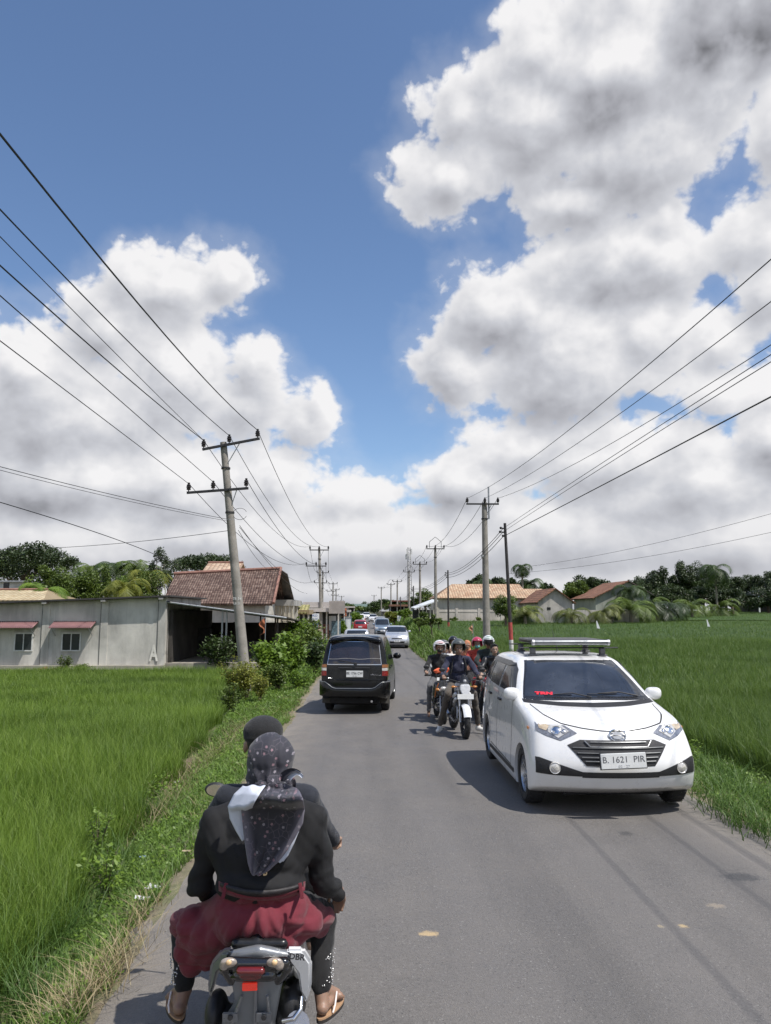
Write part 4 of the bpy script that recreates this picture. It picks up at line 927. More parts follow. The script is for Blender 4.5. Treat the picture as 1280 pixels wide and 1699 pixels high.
def folds(amp, k, seed=0, dirv=(0, 0, 1)):
    d = np.array(dirv)
    def f(P, N):
        s = np.sin(P[:, 0]*k*1.3+seed+3*np.sin(P[:, 2]*k*.37+seed*2)+P[:, 1]*k*.8) + .6*np.sin(P[:, 2]*k*1.7+2.2*np.sin(P[:, 0]*k*.6+seed)+seed) + .35*np.sin(P[:, 1]*k*2.9-P[:, 2]*k*2.1)
        return P + N*(amp*s)[:, None]*.5
    return f
def fingers(prims, wrist, hand_dir, palm_n, side, s=1.0, curl=1.0, spread=.018):
    """palm, four unequal fingers curling round a grip and a thumb leaving the side of the palm"""
    h = V3(hand_dir).normalized(); n = V3(palm_n).normalized(); x = h.cross(n).normalized()*side; w = V3(wrist)
    kn = w+h*.085*s
    prims += [('c', w, .024*s, w+h*.03*s, .030*s)]
    for i, (ln, r) in enumerate(((.070, .0092), (.080, .0095), (.075, .0092), (.060, .0082))):
        b_ = kn+x*(i-1.5)*spread*s; prims.append(('c', w+h*.02*s+x*(i-1.5)*.012*s, .016*s, b_, .012*s))
        a = curl*.75; p1 = b_+(h*cos(a)+n*sin(a))*ln*.42*s; a2 = curl*1.9; p2 = p1+(h*cos(a2)+n*sin(a2))*ln*.33*s; a3 = curl*2.7; p3 = p2+(h*cos(a3)+n*sin(a3))*ln*.27*s
        prims += [('p', [(b_, r*1.12*s), (p1, r*s), (p2, r*.93*s), (p3, r*.85*s)])]
    tb = w+h*.03*s-x*.026*s; t1 = tb+(h*.6-x*.55+n*.45).normalized()*.036*s; t2 = t1+(h*.75+n*.6+x*.1).normalized()*.03*s
    prims.append(('p', [(tb, .014*s), (t1, .011*s), (t2, .009*s)]))
def head_prims(c, f, up, r=.1):
    """head round centre c facing f: skull, jaw, nose, ears"""
    f = V3(f).normalized(); up = V3(up); up = (up-f*up.dot(f)).normalized(); x = f.cross(up)
    R = Matrix((x, f, up)).transposed(); c = V3(c); k = r/.1
    P = lambda a, b_, d: c+(x*a+f*b_+up*d)*k
    return [('e', P(0, -.008, .03), (.076*k, .094*k, .088*k), R), ('e', P(0, .022, -.03), (.060*k, .066*k, .075*k), R), ('e', P(0, .058, -.075), (.03*k, .028*k, .024*k), R),
            ('p', [(P(0, .085, .01), .008*k), (P(0, .104, -.024), .012*k)]), ('e', P(.016, .09, -.028), (.008*k,)*3), ('e', P(-.016, .09, -.028), (.008*k,)*3),
            ('e', P(.078, -.005, -.01), (.010*k, .018*k, .03*k), R), ('e', P(-.078, -.005, -.01), (.010*k, .018*k, .03*k), R), ('p', [(P(-.022, .083, -.056), .009*k), (P(0, .09, -.057), .010*k), (P(.022, .083, -.056), .009*k)]),
            ('p', [(P(-.05, .078, .028), .009*k), (P(-.02, .088, .028), .009*k)]), ('p', [(P(.05, .078, .028), .009*k), (P(.02, .088, .028), .009*k)])], R
def face_bits(c, R, r, parent, lips=True):
    c = V3(c); k = r/.1
    P = lambda a, b_, d: c+R @ V3((a, b_, d))*k
    for s in (-1, 1):
        bm = bmesh.new(); ell_(bm, P(s*.033, .078, .006), (.014*k, .009*k, .008*k), R, 2); e_ = pbm('eye', bm, pm('eye_white', (.7, .68, .65), .3), parent, 60)
        bm = bmesh.new(); ell_(bm, P(s*.033, .086, .006), (.0065*k, .004*k, .0065*k), R, 2); pbm('iris', bm, pm('iris_dark', (.02, .012, .01), .2), e_, 60)
        bm = bmesh.new(); tube(bm, [P(s*.016, .096, .03), P(s*.035, .093, .036), P(s*.052, .08, .03)], [.003*k, .004*k, .002*k], 6); pbm('eyebrow', bm, pm('hair_black', (.012, .011, .010), .6, 0, .2, 30, .4, bs=90), parent)
    if lips:
        bm = bmesh.new(); tube(bm, [P(-.024, .089, -.056), P(-.01, .0985, -.053), (P(.01, .0985, -.053)), P(.024, .089, -.056)], [.003*k, .006*k, .006*k, .003*k], 8); pbm('lips', bm, pm('lip', (.30, .11, .09), .45), parent, 60)
hairM = pm('hair_black', (.012, .011, .010), .6, 0, .2, 30, .4, bs=90)
def helmet(c, R, mat, parent, r=.135, visor=True, band=None, mask=None, up_open=.0, vdown=True):
    c = V3(c); bm = bmesh.new(); k = r/.135
    # open-face shell: lathe cut away in front
    n, m_ = 28, 16; grid = []
    for j in range(m_+1):
        th = pi*.70*j/m_; row = []
        for i in range(n):
            a = 2*pi*i/n; x, y, z = sin(th)*sin(a), sin(th)*cos(a), cos(th)
            row.append(bm.verts.new(c+R @ V3((x*.128*k, y*.150*k-.012, z*.138*k+.028))))
        grid.append(row)
    for j in range(m_):
        for i in range(n):
            a = 2*pi*(i+.5)/n; th = pi*.70*(j+.5)/m_
            if th > 1.13 and cos(a) > .50: continue
            if j == 0 and 0: continue
            bm.faces.new((grid[j][i], grid[j+1][i], grid[j+1][(i+1) % n], grid[j][(i+1) % n]))
    for v in [v for v in bm.verts if not v.link_faces]: bm.verts.remove(v)
    bmesh.ops.remove_doubles(bm, verts=bm.verts[:], dist=1e-4)
    sh = pbm('helmet', bm, mat, parent, 50); so_ = sh.modifiers.new('t', 'SOLIDIFY'); so_.thickness = .012*k; so_.offset = -1
    so_.thickness = .014*k
    sh.data = (lambda o: evald(o))(sh); sh.modifiers.clear()
    if visor:
        bm = bmesh.new(); g = []
        for j in range(9):
            th = 1.0+(1.02 if vdown else .45)*j/8-(0 if vdown else .55); row = []
            for i in range(17):
                a = -1.12+2.24*i/16; row.append(bm.verts.new(c+R @ V3((sin(th)*sin(a)*.136*k, sin(th)*cos(a)*.165*k-.006, cos(th)*.142*k+.028))))
            g.append(row)
        for j in range(8):
            for i in range(16): bm.faces.new((g[j][i], g[j+1][i], g[j+1][i+1], g[j][i+1]))
        vm = pm('visor_clear', (.25, .27, .3), .05, 0, .1, 4, Transmission_Weight=.93, IOR=1.15) if vdown else pm('visor_dark', (.02, .02, .022), .06)
        pbm('visor', bm, vm, sh, 60)
    for s in (-1, 1):
        bm = bmesh.new(); lathe(bm, [(.0001, .012), (.018, .010), (.02, 0)], Matrix.Translation(c+R @ V3((s*.126*k, .045*k, .035*k))) @ (R @ V3((s, 0, 0))).to_track_quat('Z', 'Y').to_matrix().to_4x4(), 12); pbm('hinge', bm, blackP, sh)
    if band:
        for (zz, th_) in ((.085, .018), (.115, .012)):
            bm = bmesh.new(); kk = sqrt(max(0, 1-(zz/.138)**2)); tube(bm, [c+R @ V3((sin(a)*.131*kk*k, cos(a)*.153*kk*k-.012, (zz+.028)*k+.02*cos(a))) for a in np.linspace(-1.7, 1.7, 17)], th_*.5, 6); pbm('stripe', bm, band, sh, 60)
    return sh
def rider(label, cat, jacket, trousers, pose, vox=.010, skin=skinM, head='helmet', hmat=None, band=None, shoes=None, mask=None, parent_xf=None, name='person', grp=None, sleeve=1.0, vdown=True, legs=True, hr=.1, detail=True, barefoot=False):
    """pose: dict of joints in local coordinates (facing -y)"""
    p = {k: V3(v) for k, v in pose.items()}
    t = empty(name, (0, 0, 0), 0, label, cat, grp)
    hip, chest, neck = p['hip'], p['chest'], p['neck']
    f = p.get('face', V3((0, -1, -.05)))
    HP, R = head_prims(p['head'], f, (0, 0, 1), hr)
    pr = [('c', neck, .05, p['head']-V3((0, 0, .04)), .048), ('e', chest, (.13, .075, .14)), ('e', (hip+chest)/2, (.11, .075, .16)), ('e', hip, (.13, .09, .09)), ('c', neck-V3((0, 0, .02)), .046, chest, .07)] + HP
    jk = [('e', chest+V3((0, 0, .01)), (.178, .118, .17)), ('e', (hip+chest)/2, (.170, .128, .20)), ('e', hip+V3((0, 0, .06)), (.175, .135, .10)), ('c', neck-V3((0, 0, .03)), .066, chest+V3((0, 0, .05)), .1), ('c', p['shl']+V3((.02, 0, .0)), .06, neck-V3((0, 0, .05)), .055), ('c', p['shr']-V3((.02, 0, .0)), .06, neck-V3((0, 0, .05)), .055)]
    tr = [('e', hip, (.168, .125, .105))]
    for s, q in ((-1, 'l'), (1, 'r')):
        sh, el, ha = p['sh'+q], p['el'+q], p['ha'+q]
        pr += [('c', sh, .046, el, .038), ('c', el, .038, ha, .026), ('c', sh, .046, chest+V3((0, 0, .04)), .06)]
        fingers(pr, ha, ha-el if 'hd'+q not in p else p['hd'+q], p.get('pn'+q, V3((0, -.4, -1))), s, 1.0, p.get('curl', V3((1, 0, 0))).x)
        e2 = el+(ha-el)*(sleeve*.92 if sleeve > .5 else 0)
        jk += [('c', sh, .062, el, .052), ('c', sh, .062, chest+V3((0, 0, .05)), .09)]
        if sleeve > .5: jk += [('c', el, .052, e2, .040)]
        if legs:
            kn, an = p['kn'+q], p['an'+q]; hj = hip+V3((s*.085, 0, -.01)); toe = p['to'+q]
            pr += [('c', hj, .08, kn, .056), ('c', kn, .055, an, .036), ('c', an, .036, an+V3((0, .03, -.05)), .032), ('c', an+V3((0, .02, -.045)), .034, toe, .028)]
            tr += [('c', hj, .092, kn, .070), ('c', kn, .068, an+(kn-an)*.10, .052)]
            bm = bmesh.new(); sd = (toe-an); sd.z = 0; sd.normalize(); R2 = sd.to_track_quat('Y', 'Z').to_matrix()
            so_ = blob('shoe', [('c', an+V3((0, 0, -.055))-sd*.03, .042, toe+V3((0, 0, .0)), .038), ('c', an+V3((0, 0, -.02)), .045, an+V3((0, 0, -.05)), .05)], .007, shoes or blackP, t, 2, lambda P, N, z0=min(an.z-.085, toe.z-.035): np.stack([P[:, 0], P[:, 1], np.maximum(P[:, 2], z0)], 1)) if not barefoot else None
    blob('body', pr, vox*.75, skin, t, 2)
    for o in t.children:
        if o.name.startswith('body'): body = o
    blob('jacket', jk, vox, jacket, t, 3, folds(.012, 22, p['hip'].x+1))
    if legs: blob('trousers', tr, vox, trousers, t, 3, folds(.010, 24, 2))
    if detail: face_bits(p['head'], R, hr, t)
    if head == 'helmet': helmet(p['head'], R, hmat, t, .135*hr/.1, True, band, vdown=vdown)
    elif head == 'hair':
        k = hr/.1; c = p['head']; blob('hair', [('e', c+R @ V3((0, -.02, .05))*k, (.086*k, .095*k, .083*k), R), ('e', c+R @ V3((0, -.04, .0))*k, (.08*k, .07*k, .07*k), R), ('e', c+R @ V3((0, .045, .105))*k, (.05*k, .04*k, .025*k), R)], .008, hairM, t, 1, folds(.006, 90, 1))
    elif head == 'scarf':
        k = hr/.1; c = p['head']; blob('headscarf', [('e', c+R @ V3((0, -.02, .03))*k, (.092*k, .105*k, .105*k), R), ('c', c+R @ V3((0, -.02, -.05))*k, .075*k, neck-V3((0, 0, .08)), .13*k)], .010, hmat, t, 2, folds(.006, 40, 1))
    if mask:
        blob('face_mask', [('e', p['head']+R @ V3((0, .052, -.045)), (.062, .055, .045), R)], .006, mask, t, 2)
    return t
def motorcycle(label, body_c, plate='', grp=None):
    t = empty('motorcycle', (0, 0, 0), 0, label, 'motorcycle', grp)
    blk = pm('engine_black', (.03, .03, .032), .45, .3, .3, 20, .2, bs=80)
    steel = pm('fork_steel', (.4, .4, .42), .25, .9)
    for y, nm in ((-.66, 'front_wheel'), (.66, 'rear_wheel')):
        M = Matrix.Translation((0, y, .3)) @ Matrix.Rotation(pi/2, 4, 'Y'); w = .055 if y < 0 else .065
        bm = bmesh.new(); lathe(bm, [(.225, -w*.6), (.25, -w), (.28, -w*.75), (.298, -w*.25), (.30, 0), (.298, w*.25), (.28, w*.75), (.25, w), (.225, w*.6), (.225, -w*.6)], M, 40)
        for k in range(40): mbox(bm, M @ Matrix.Rotation(k*pi/20, 4, 'Z') @ Matrix.Translation((.296, 0, (.02 if k % 2 else -.02))), .008, .02, w*.6)
        tw = pbm(nm, bm, tyreM, t, 40)
        bm = bmesh.new(); lathe(bm, [(.228, -w*.55), (.205, -w*.5), (.205, w*.5), (.228, w*.55)], M, 40); lathe(bm, [(.04, -.05), (.045, .05), (.0001, .05)], M, 16)
        for k in range(5): mbox(bm, M @ Matrix.Rotation(k*2*pi/5, 4, 'Z') @ Matrix.Translation((.125, 0, 0)), .18, .035, .025, .006)
        pbm('rim', bm, pm('bike_rim', (.05, .05, .055), .35, .5), tw, 30)
        bm = bmesh.new(); lathe(bm, [(.07, .047), (.13, .047), (.13, .051), (.07, .051)], M, 30); pbm('brake_disc', bm, steel, tw, 30)
    for s in (-1, 1):
        bm = bmesh.new(); tube(bm, [(s*.085, -.66, .30), (s*.085, -.60, .52)], .026, 12); tube(bm, [(s*.085, -.60, .52), (s*.085, -.47, .92)], .018, 12); pbm('fork', bm, steel, t, 40)
    bm = bmesh.new(); R_ = []
    for i in range(13):
        a = -.75+1.9*i/12; c_ = V3((0, -.66, .30)); d = V3((0, -sin(a), cos(a)))*.335
        R_.append([bm.verts.new(c_+d*(1-.1*abs(u)**2)+V3((u*.07, 0, 0))) for u in (-1, -.6, 0, .6, 1)])
    for a, b_ in zip(R_, R_[1:]):
        for k in range(4): bm.faces.new((a[k], b_[k], b_[k+1], a[k+1]))
    fd = pbm('mudguard', bm, pm('mudguard_white', (.75, .76, .78), .3, coat=.5), t, 60)
    blob('headlight_cowl', [('e', (0, -.60, .93), (.10, .10, .10)), ('c', (0, -.60, 1.0), .085, (0, -.55, 1.09), .06), ('c', (-.06, -.57, .86), .05, (.06, -.57, .86), .05)], .008, body_c, t, 2)
    bm = bmesh.new(); f = [(-.085, .98), (.085, .98), (.10, .90), (.055, .80), (-.055, .80), (-.10, .90)]
    prism(bm, f, 1, -.715, -.66); bmesh.ops.bevel(bm, geom=bm.edges[:], offset=.012, segments=2, affect='EDGES'); pbm('headlight', bm, pm('lamp_lit', (.85, .86, .88), .1, 0, .08, 30, .4, coat=1, bs=60), t, 40)
    bm = bmesh.new(); g = []
    for j in range(6):
        row = [bm.verts.new((sin(a)*(.11-.012*j), -.655-.03*cos(a)+.018*j, .99+.028*j+.02*cos(a))) for a in np.linspace(-1.2, 1.2, 9)]; g.append(row)
    for a, b_ in zip(g, g[1:]):
        for k in range(8): bm.faces.new((a[k], b_[k], b_[k+1], a[k+1]))
    pbm('windshield', bm, pm('visor_dark', (.02, .02, .022), .06), t, 60)
    blob('fuel_tank', [('e', (0, -.22, .88), (.135, .24, .12)), ('c', (-.10, -.36, .84), .05, (-.07, -.1, .8), .05), ('c', (.10, -.36, .84), .05, (.07, -.1, .8), .05)], .010, body_c, t, 2)
    for s in (-1, 1):
        blob('tank_shroud', [('c', (s*.13, -.42, .78), .035, (s*.11, -.15, .72), .05), ('c', (s*.13, -.44, .70), .03, (s*.11, -.2, .62), .04)], .009, pm('shroud_white', (.7, .71, .73), .3, coat=.5), t, 2)
        bm = bmesh.new(); tube(bm, [(s*.04, -.42, .98), (s*.16, -.46, 1.03), (s*.26, -.40, 1.05), (s*.38, -.30, 1.04)], .012, 8); pbm('handlebar', bm, blackP, t, 40)
        bm = bmesh.new(); tube(bm, [(s*.28, -.385, 1.05), (s*.40, -.285, 1.04)], .019, 10); pbm('grip', bm, tyreM, t, 40)
        bm = bmesh.new(); tube(bm, [(s*.27, -.40, 1.06), (s*.33, -.42, 1.13), (s*.36, -.42, 1.20)], .006, 6); mm_ = pbm('mirror_stem', bm, blackP, t)
        bm = bmesh.new(); ell_(bm, (s*.38, -.42, 1.225), (.062, .02, .038)); pbm('mirror', bm, blackP, t, 60)
        bm = bmesh.new(); tube(bm, [(s*.25, -.44, 1.03), (s*.36, -.40, 1.015), (s*.40, -.36, 1.01)], .005, 6); pbm('brake_lever', bm, steel, t)
        bm = bmesh.new(); tube(bm, [(s*.08, -.58, .93), (s*.17, -.59, .93)], .008, 6); ell_(bm, (s*.20, -.60, .93), (.045, .022, .022)); pbm('indicator', bm, lampA, t, 50)
        bm = bmesh.new(); tube(bm, [(s*.10, .02, .36), (s*.22, .02, .36)], .014, 8); pbm('footpeg', bm, blackP, t)
    blob('engine', [('e', (0, -.10, .45), (.12, .20, .16)), ('c', (0, -.25, .50), .09, (0, -.32, .68), .075), ('e', (.1, -.02, .40), (.06, .12, .1)), ('e', (-.1, -.02, .40), (.06, .12, .1))], .010, blk, t, 1)
    bm = bmesh.new(); box(bm, -.11, .11, -.47, -.43, .55, .76, bev=.01); pbm('radiator', bm, blk, t)
    blob('seat', [('e', (0, .18, .82), (.13, .25, .05)), ('e', (0, .52, .87), (.11, .25, .05)), ('c', (0, .2, .74), .07, (0, .7, .84), .05)], .011, blackP, t, 2)
    bm = bmesh.new()
    for s in (-1, 1): tube(bm, [(s*.03, -.45, .9), (s*.09, -.1, .72), (s*.09, .2, .62), (s*.08, .66, .32)], .022, 8)
    pbm('frame', bm, blk, t, 40)
    bm = bmesh.new(); tube(bm, [(-.08, -.30, .55), (-.09, -.36, .35), (-.11, -.15, .24), (-.14, .35, .30)], .02, 8); tube(bm, [(-.14, .3, .30), (-.16, .85, .46)], .045, 12); pbm('exhaust', bm, steel, t, 40)
    bm = bmesh.new(); mbox(bm, Matrix.Translation((0, -.735, .765)) @ Matrix.Rotation(-.1, 4, 'X'), .30, .006, .09, .003); pl = pbm('number_plate', bm, plateM, t)
    for s in (-1, 1): bm = bmesh.new(); tube(bm, [(s*.10, -.725, .77), (s*.11, -.70, .60)], .006, 6); pbm('plate_bracket', bm, pm('bracket_white', (.7, .71, .72), .4), pl)
    return t
def scooter(label, body_c, trim_c, parent=None, plate=True, grp=None, lampm=None):
    t = empty('scooter', (0, 0, 0), 0, label, 'scooter', grp)
    blk = pm('engine_black', (.03, .03, .032), .45, .3, .3, 20, .2, bs=80); steel = pm('fork_steel', (.4, .4, .42), .25, .9)
    for y, nm in ((-.62, 'front_wheel'), (.62, 'rear_wheel')):
        M = Matrix.Translation((0, y, .26)) @ Matrix.Rotation(pi/2, 4, 'Y'); w = .045 if y < 0 else .052
        bm = bmesh.new(); lathe(bm, [(.185, -w*.6), (.21, -w), (.24, -w*.75), (.258, -w*.25), (.26, 0), (.258, w*.25), (.24, w*.75), (.21, w), (.185, w*.6), (.185, -w*.6)], M, 36); tw = pbm(nm, bm, tyreM, t, 40)
        bm = bmesh.new(); lathe(bm, [(.188, -w*.55), (.165, -w*.5), (.165, w*.5), (.188, w*.55)], M, 36)
        for k in range(6): mbox(bm, M @ Matrix.Rotation(k*pi/3, 4, 'Z') @ Matrix.Translation((.1, 0, 0)), .15, .03, .022, .005)
        pbm('rim', bm, pm('bike_rim', (.05, .05, .055), .35, .5), tw, 30)
    for s in (-1, 1):
        bm = bmesh.new(); tube(bm, [(s*.07, -.62, .26), (s*.06, -.52, .60)], .018, 8); pbm('fork', bm, steel, t, 40)
        bm = bmesh.new(); tube(bm, [(s*.03, -.40, .98), (s*.2, -.38, 1.0), (s*.34, -.28, .99)], .011, 8); pbm('handlebar', bm, blackP, t, 40)
        bm = bmesh.new(); tube(bm, [(s*.24, -.36, 1.0), (s*.36, -.27, .99)], .018, 10); pbm('grip', bm, tyreM, t, 40)
        bm = bmesh.new(); tube(bm, [(s*.22, -.40, 1.0), (s*.28, -.42, 1.10), (s*.31, -.42, 1.15)], .006, 6); pbm('mirror_stem', bm, blackP, t)
        bm = bmesh.new(); ell_(bm, (s*.34, -.42, 1.18), (.065, .02, .042)); pbm('mirror', bm, blackP, t, 60)
        blob('indicator', [('e', (s*.13, -.62, .72), (.04, .05, .035))], .008, lampA, t, 1)
    blob('front_fairing', [('e', (0, -.50, .72), (.17, .09, .16)), ('c', (0, -.56, .60), .07, (0, -.50, .95), .075), ('c', (-.17, -.42, .45), .04, (-.14, -.44, .82), .05), ('c', (.17, -.42, .45), .04, (.14, -.44, .82), .05), ('c', (-.1, -.42, .6), .08, (.1, -.42, .6), .08)], .010, body_c, t, 2)
    blob('handlebar_cover', [('e', (0, -.42, 1.0), (.15, .07, .06)), ('e', (0, -.44, 1.02), (.08, .08, .06))], .009, trim_c, t, 2)
    blob('headlight', [('e', (0, -.605, .74), (.07, .035, .045)), ('e', (-.07, -.58, .70), (.04, .03, .03)), ('e', (.07, -.58, .70), (.04, .03, .03))], .008, lampm or lampC, t, 1)
    blob('mudguard', [('c', (0, -.62, .52), .06, (0, -.80, .45), .045), ('c', (0, -.62, .52), .06, (0, -.44, .46), .045)], .010, body_c, t, 2)
    blob('body_panel', [('c', (0, -.10, .40), .11, (0, .3, .52), .14), ('c', (0, .2, .60), .13, (0, .72, .74), .09), ('e', (0, .1, .6), (.13, .2, .14)), ('c', (0, -.38, .33), .12, (0, -.05, .31), .13)], .012, body_c, t, 2)
    blob('seat', [('e', (0, .12, .79), (.13, .26, .05)), ('e', (0, .5, .83), (.11, .24, .045))], .011, blackP, t, 2)
    blob('engine', [('e', (0, .35, .33), (.11, .2, .12)), ('c', (.12, .3, .32), .06, (.13, .66, .30), .05)], .012, blk, t, 1)
    bm = bmesh.new(); tube(bm, [(-.12, .35, .30), (-.15, .85, .40)], .045, 12); pbm('exhaust', bm, steel, t, 40)
    if plate:
        bm = bmesh.new(); mbox(bm, Matrix.Translation((0, -.52, .93)) @ Matrix.Rotation(-.25, 4, 'X'), .26, .006, .07, .003); bm2 = pbm('number_plate', bm, plateM, t)
    return t
def place(o, x, y, rz=0.0, dz=0.0, lean=0.0):
    o.location = (x, y, gz(y)+.03+dz); o.rotation_euler = (0, lean, rz)
# ------------------------------------------------------------------ the oncoming motorcycles and their riders
helmG = pm('helmet_grey', (.075, .085, .08), .35, 0, .1, 6, coat=.6); helmW = pm('helmet_white', (.72, .73, .74), .3, 0, .05, 6, coat=.6)
helmP = pm('helmet_pink', (.45, .04, .09), .3, 0, .5, 14, coat=.6); helmK = pm('helmet_black', (.015, .015, .017), .25, 0, .1, 6, coat=.6); bandR = pm('helmet_red', (.5, .04, .05), .3); bandG = pm('helmet_green', (.02, .28, .13), .3)
navy = cloth('jacket_navy', (.022, .024, .05)); khaki = cloth('trousers_brown', (.085, .072, .06)); blackcl = cloth('cloth_black', (.014, .014, .016)); redcl = cloth('cloth_red', (.42, .055, .04)); sneak = pm('sneaker_white', (.70, .69, .66), .7, 0, .08, 12)
teal = cloth('mask_teal', (.10, .36, .34)); greytr = cloth('trousers_grey', (.10, .10, .105)); orange = cloth('cloth_orange', (.75, .13, .05)); jkblk = pm('jacket_leather', (.018, .018, .02), .45, 0, .2, 8, .2, bs=60)
POSE = dict(hip=(0, .16, .90), chest=(0, .05, 1.22), neck=(0, .0, 1.43), head=(0, -.05, 1.555), face=(0, -1, -.12),
    shl=(-.185, .02, 1.35), ell=(-.30, -.12, 1.14), hal=(-.335, -.30, 1.07), hdl=(-.0, -.55, -.0), pnl=(.0, -.35, -1), shr=(.185, .02, 1.35), elr=(.30, -.12, 1.14), har=(.335, -.30, 1.07), hdr=(.0, -.55, -.0), pnr=(0, -.35, -1),
    knl=(-.24, -.22, .74), anl=(-.36, .02, .14), tol=(-.42, -.15, .075), knr=(.24, -.22, .74), anr=(.36, .0, .14), tor=(.45, -.14, .075))
def pose(**k): d = dict(POSE); d.update(k); return d
XM, YM = at(765, 1225, 14.0).x+.06, 14.75
mc = motorcycle('white naked motorcycle with square headlamp and blank white plate, nearest in the oncoming group', pm('bike_grey', (.16, .165, .18), .3, .2, coat=.8)); place(mc, XM, YM, radians(3))
r1 = rider('rider in navy jacket and grey open helmet, white shoes planted on the road', 'person', navy, khaki, pose(), .009, hmat=helmG, shoes=sneak, vdown=False); place(r1, XM, YM, radians(3))
r1.scale = (1.03, 1.03, 1.03)
bm = bmesh.new(); mbox(bm, Matrix.Translation((.07, -.075, 1.28)) @ Matrix.Rotation(.6, 4, 'Y'), .03, .006, .018, .002); pbm('chest_badge', bm, pm('badge_white', (.7, .7, .7), .5), r1)
for s in (-1, 1): bm = bmesh.new(); tube(bm, [(s*.10, -.04, 1.38), (s*.125, -.060, 1.28), (s*.14, -.055, 1.18), (s*.16, .0, 1.06)], .014, 8); pbm('backpack_strap', bm, blackcl, r1, 50)
# scooter and rider behind, on the left of the group
XS = at(722, 1190, 16.6).x+.14
s1 = scooter('black and orange sporty scooter left of the white motorcycle', pm('scooter_black', (.02, .02, .024), .25, 0, .2, 6, coat=.8), pm('scooter_black', (.02, .02, .024), .25)); place(s1, XS, 16.9, radians(2))
for s in (-1, 1): bm = bmesh.new(); tube(bm, [(s*.17, -.47, .55), (s*.15, -.53, .72), (s*.10, -.56, .84)], [.012, .02, .01], 8); pbm('orange_flash', bm, pm('flash_orange', (.40, .13, .03), .3), s1, 50)
blob('bag', [('e', (-.03, -.42, 1.09), (.16, .08, .06)), ('e', (.12, -.42, 1.12), (.05, .05, .05))], .010, orange, None, 2, folds(.012, 50, 1))
bg_ = bpy.context.scene.objects['bag']; tag(bg_, 'orange red cloth bag lying over the scooter handlebars', 'bag'); place(bg_, XS, 16.9, radians(2))
r2 = rider('rider with black and white helmet and dark scarf mask, bare leg out left', 'person', blackcl, greytr, pose(anl=(-.25, -.05, .18), tol=(-.27, -.22, .12), face=(.1, -1, -.1)), .010, hmat=helmW, band=bandR, mask=blackcl, vdown=False, barefoot=True); place(r2, XS, 16.95, radians(2))
# passenger behind r2 with black white helmet, slightly right
def pillion(label, jacket, x, y, dz=.06, hmat=None, head='helmet', **k):
    o = rider(label, 'person', jacket, k.pop('tr', greytr), pose(hal=(-.16, -.25, .98), har=(.16, -.25, .98), knl=(-.26, -.2, .72), knr=(.26, -.2, .72), anl=(-.24, .05, .33), anr=(.24, .05, .33), tol=(-.26, -.12, .28), tor=(.26, -.12, .28)), .011, hmat=hmat, head=head, **k); place(o, x, y, 0, dz); return o
pillion('pillion in white jacket and black white helmet behind the masked rider', cloth('cloth_white', (.6, .6, .6)), XS+.16, 17.6, .0, hmat=helmK, band=pm('helmet_stripe', (.7, .7, .7), .3), vdown=False)
# further scooter with black helmet and two children, seen between the two front helmets
XC = at(752, 1150, 20.5).x
s3 = scooter('dark scooter carrying a black helmeted rider and small children', pm('scooter_black', (.02, .02, .024), .25), blackP); place(s3, XC, 20.6)
r3 = rider('rider in black helmet with dark visor up, behind the grey helmet', 'person', jkblk, blackcl, pose(), .012, hmat=helmK, vdown=False, detail=False); place(r3, XC+.04, 20.7, 0, .02)
for i, (px, zz, lab, jk, hd) in enumerate(((739, 1.26, 'small child in pink seated before the black helmeted rider', cloth('cloth_pink', (.6, .3, .3)), 'hair'), (746, 1.36, 'child in a pale headscarf beside the black helmet', cloth('cloth_cream', (.6, .5, .42)), 'scarf'))):
    ch = rider(lab, 'person', jk, greytr, pose(), .012, head=hd, hmat=jk, detail=False); ch.scale = (.8,)*3; place(ch, at(px, 1070, 20.0+.3*i).x, 20.0+.25*i, 0, .16)
# right-hand pair: red jacket with pink helmet, green white helmet, bare-headed man in black
XD = at(822, 1150, 16.2).x+.08; XR = at(800, 1150, 17.8).x
s4 = scooter('black scooter of the bareheaded rider beside the white car', pm('scooter_black', (.02, .02, .024), .25), blackP); place(s4, XD-.03, 16.6, radians(-3))
r4 = rider('bareheaded young rider in black leather jacket next to the white car', 'person', jkblk, blackcl, pose(face=(.05, -1, 0)), .010, skin=skinM2, head='hair'); place(r4, XD, 16.7, radians(-3), -.03)
pillion('pillion in dark shirt and white green helmet behind the bareheaded rider', cloth('cloth_darkgreen', (.02, .03, .03)), at(812, 1100, 17.4).x, 17.5, .1, hmat=helmW, band=bandG)
s5 = scooter('red and black scooter carrying the rider in red', pm('scooter_red', (.35, .02, .03), .25, coat=.8), blackP); place(s5, XR, 18.4)
r5 = rider('rider in red jacket with pink helmet and teal face mask', 'person', redcl, blackcl, pose(), .011, hmat=helmP, mask=teal, vdown=False); place(r5, XR, 18.5, 0, .05)
pillion('passenger in orange headscarf behind the red rider', cloth('cloth_peach', (.6, .3, .2)), XR-.16, 19.1, .0, hmat=cloth('scarf_orange', (.5, .2, .1)), head='scarf', detail=False)
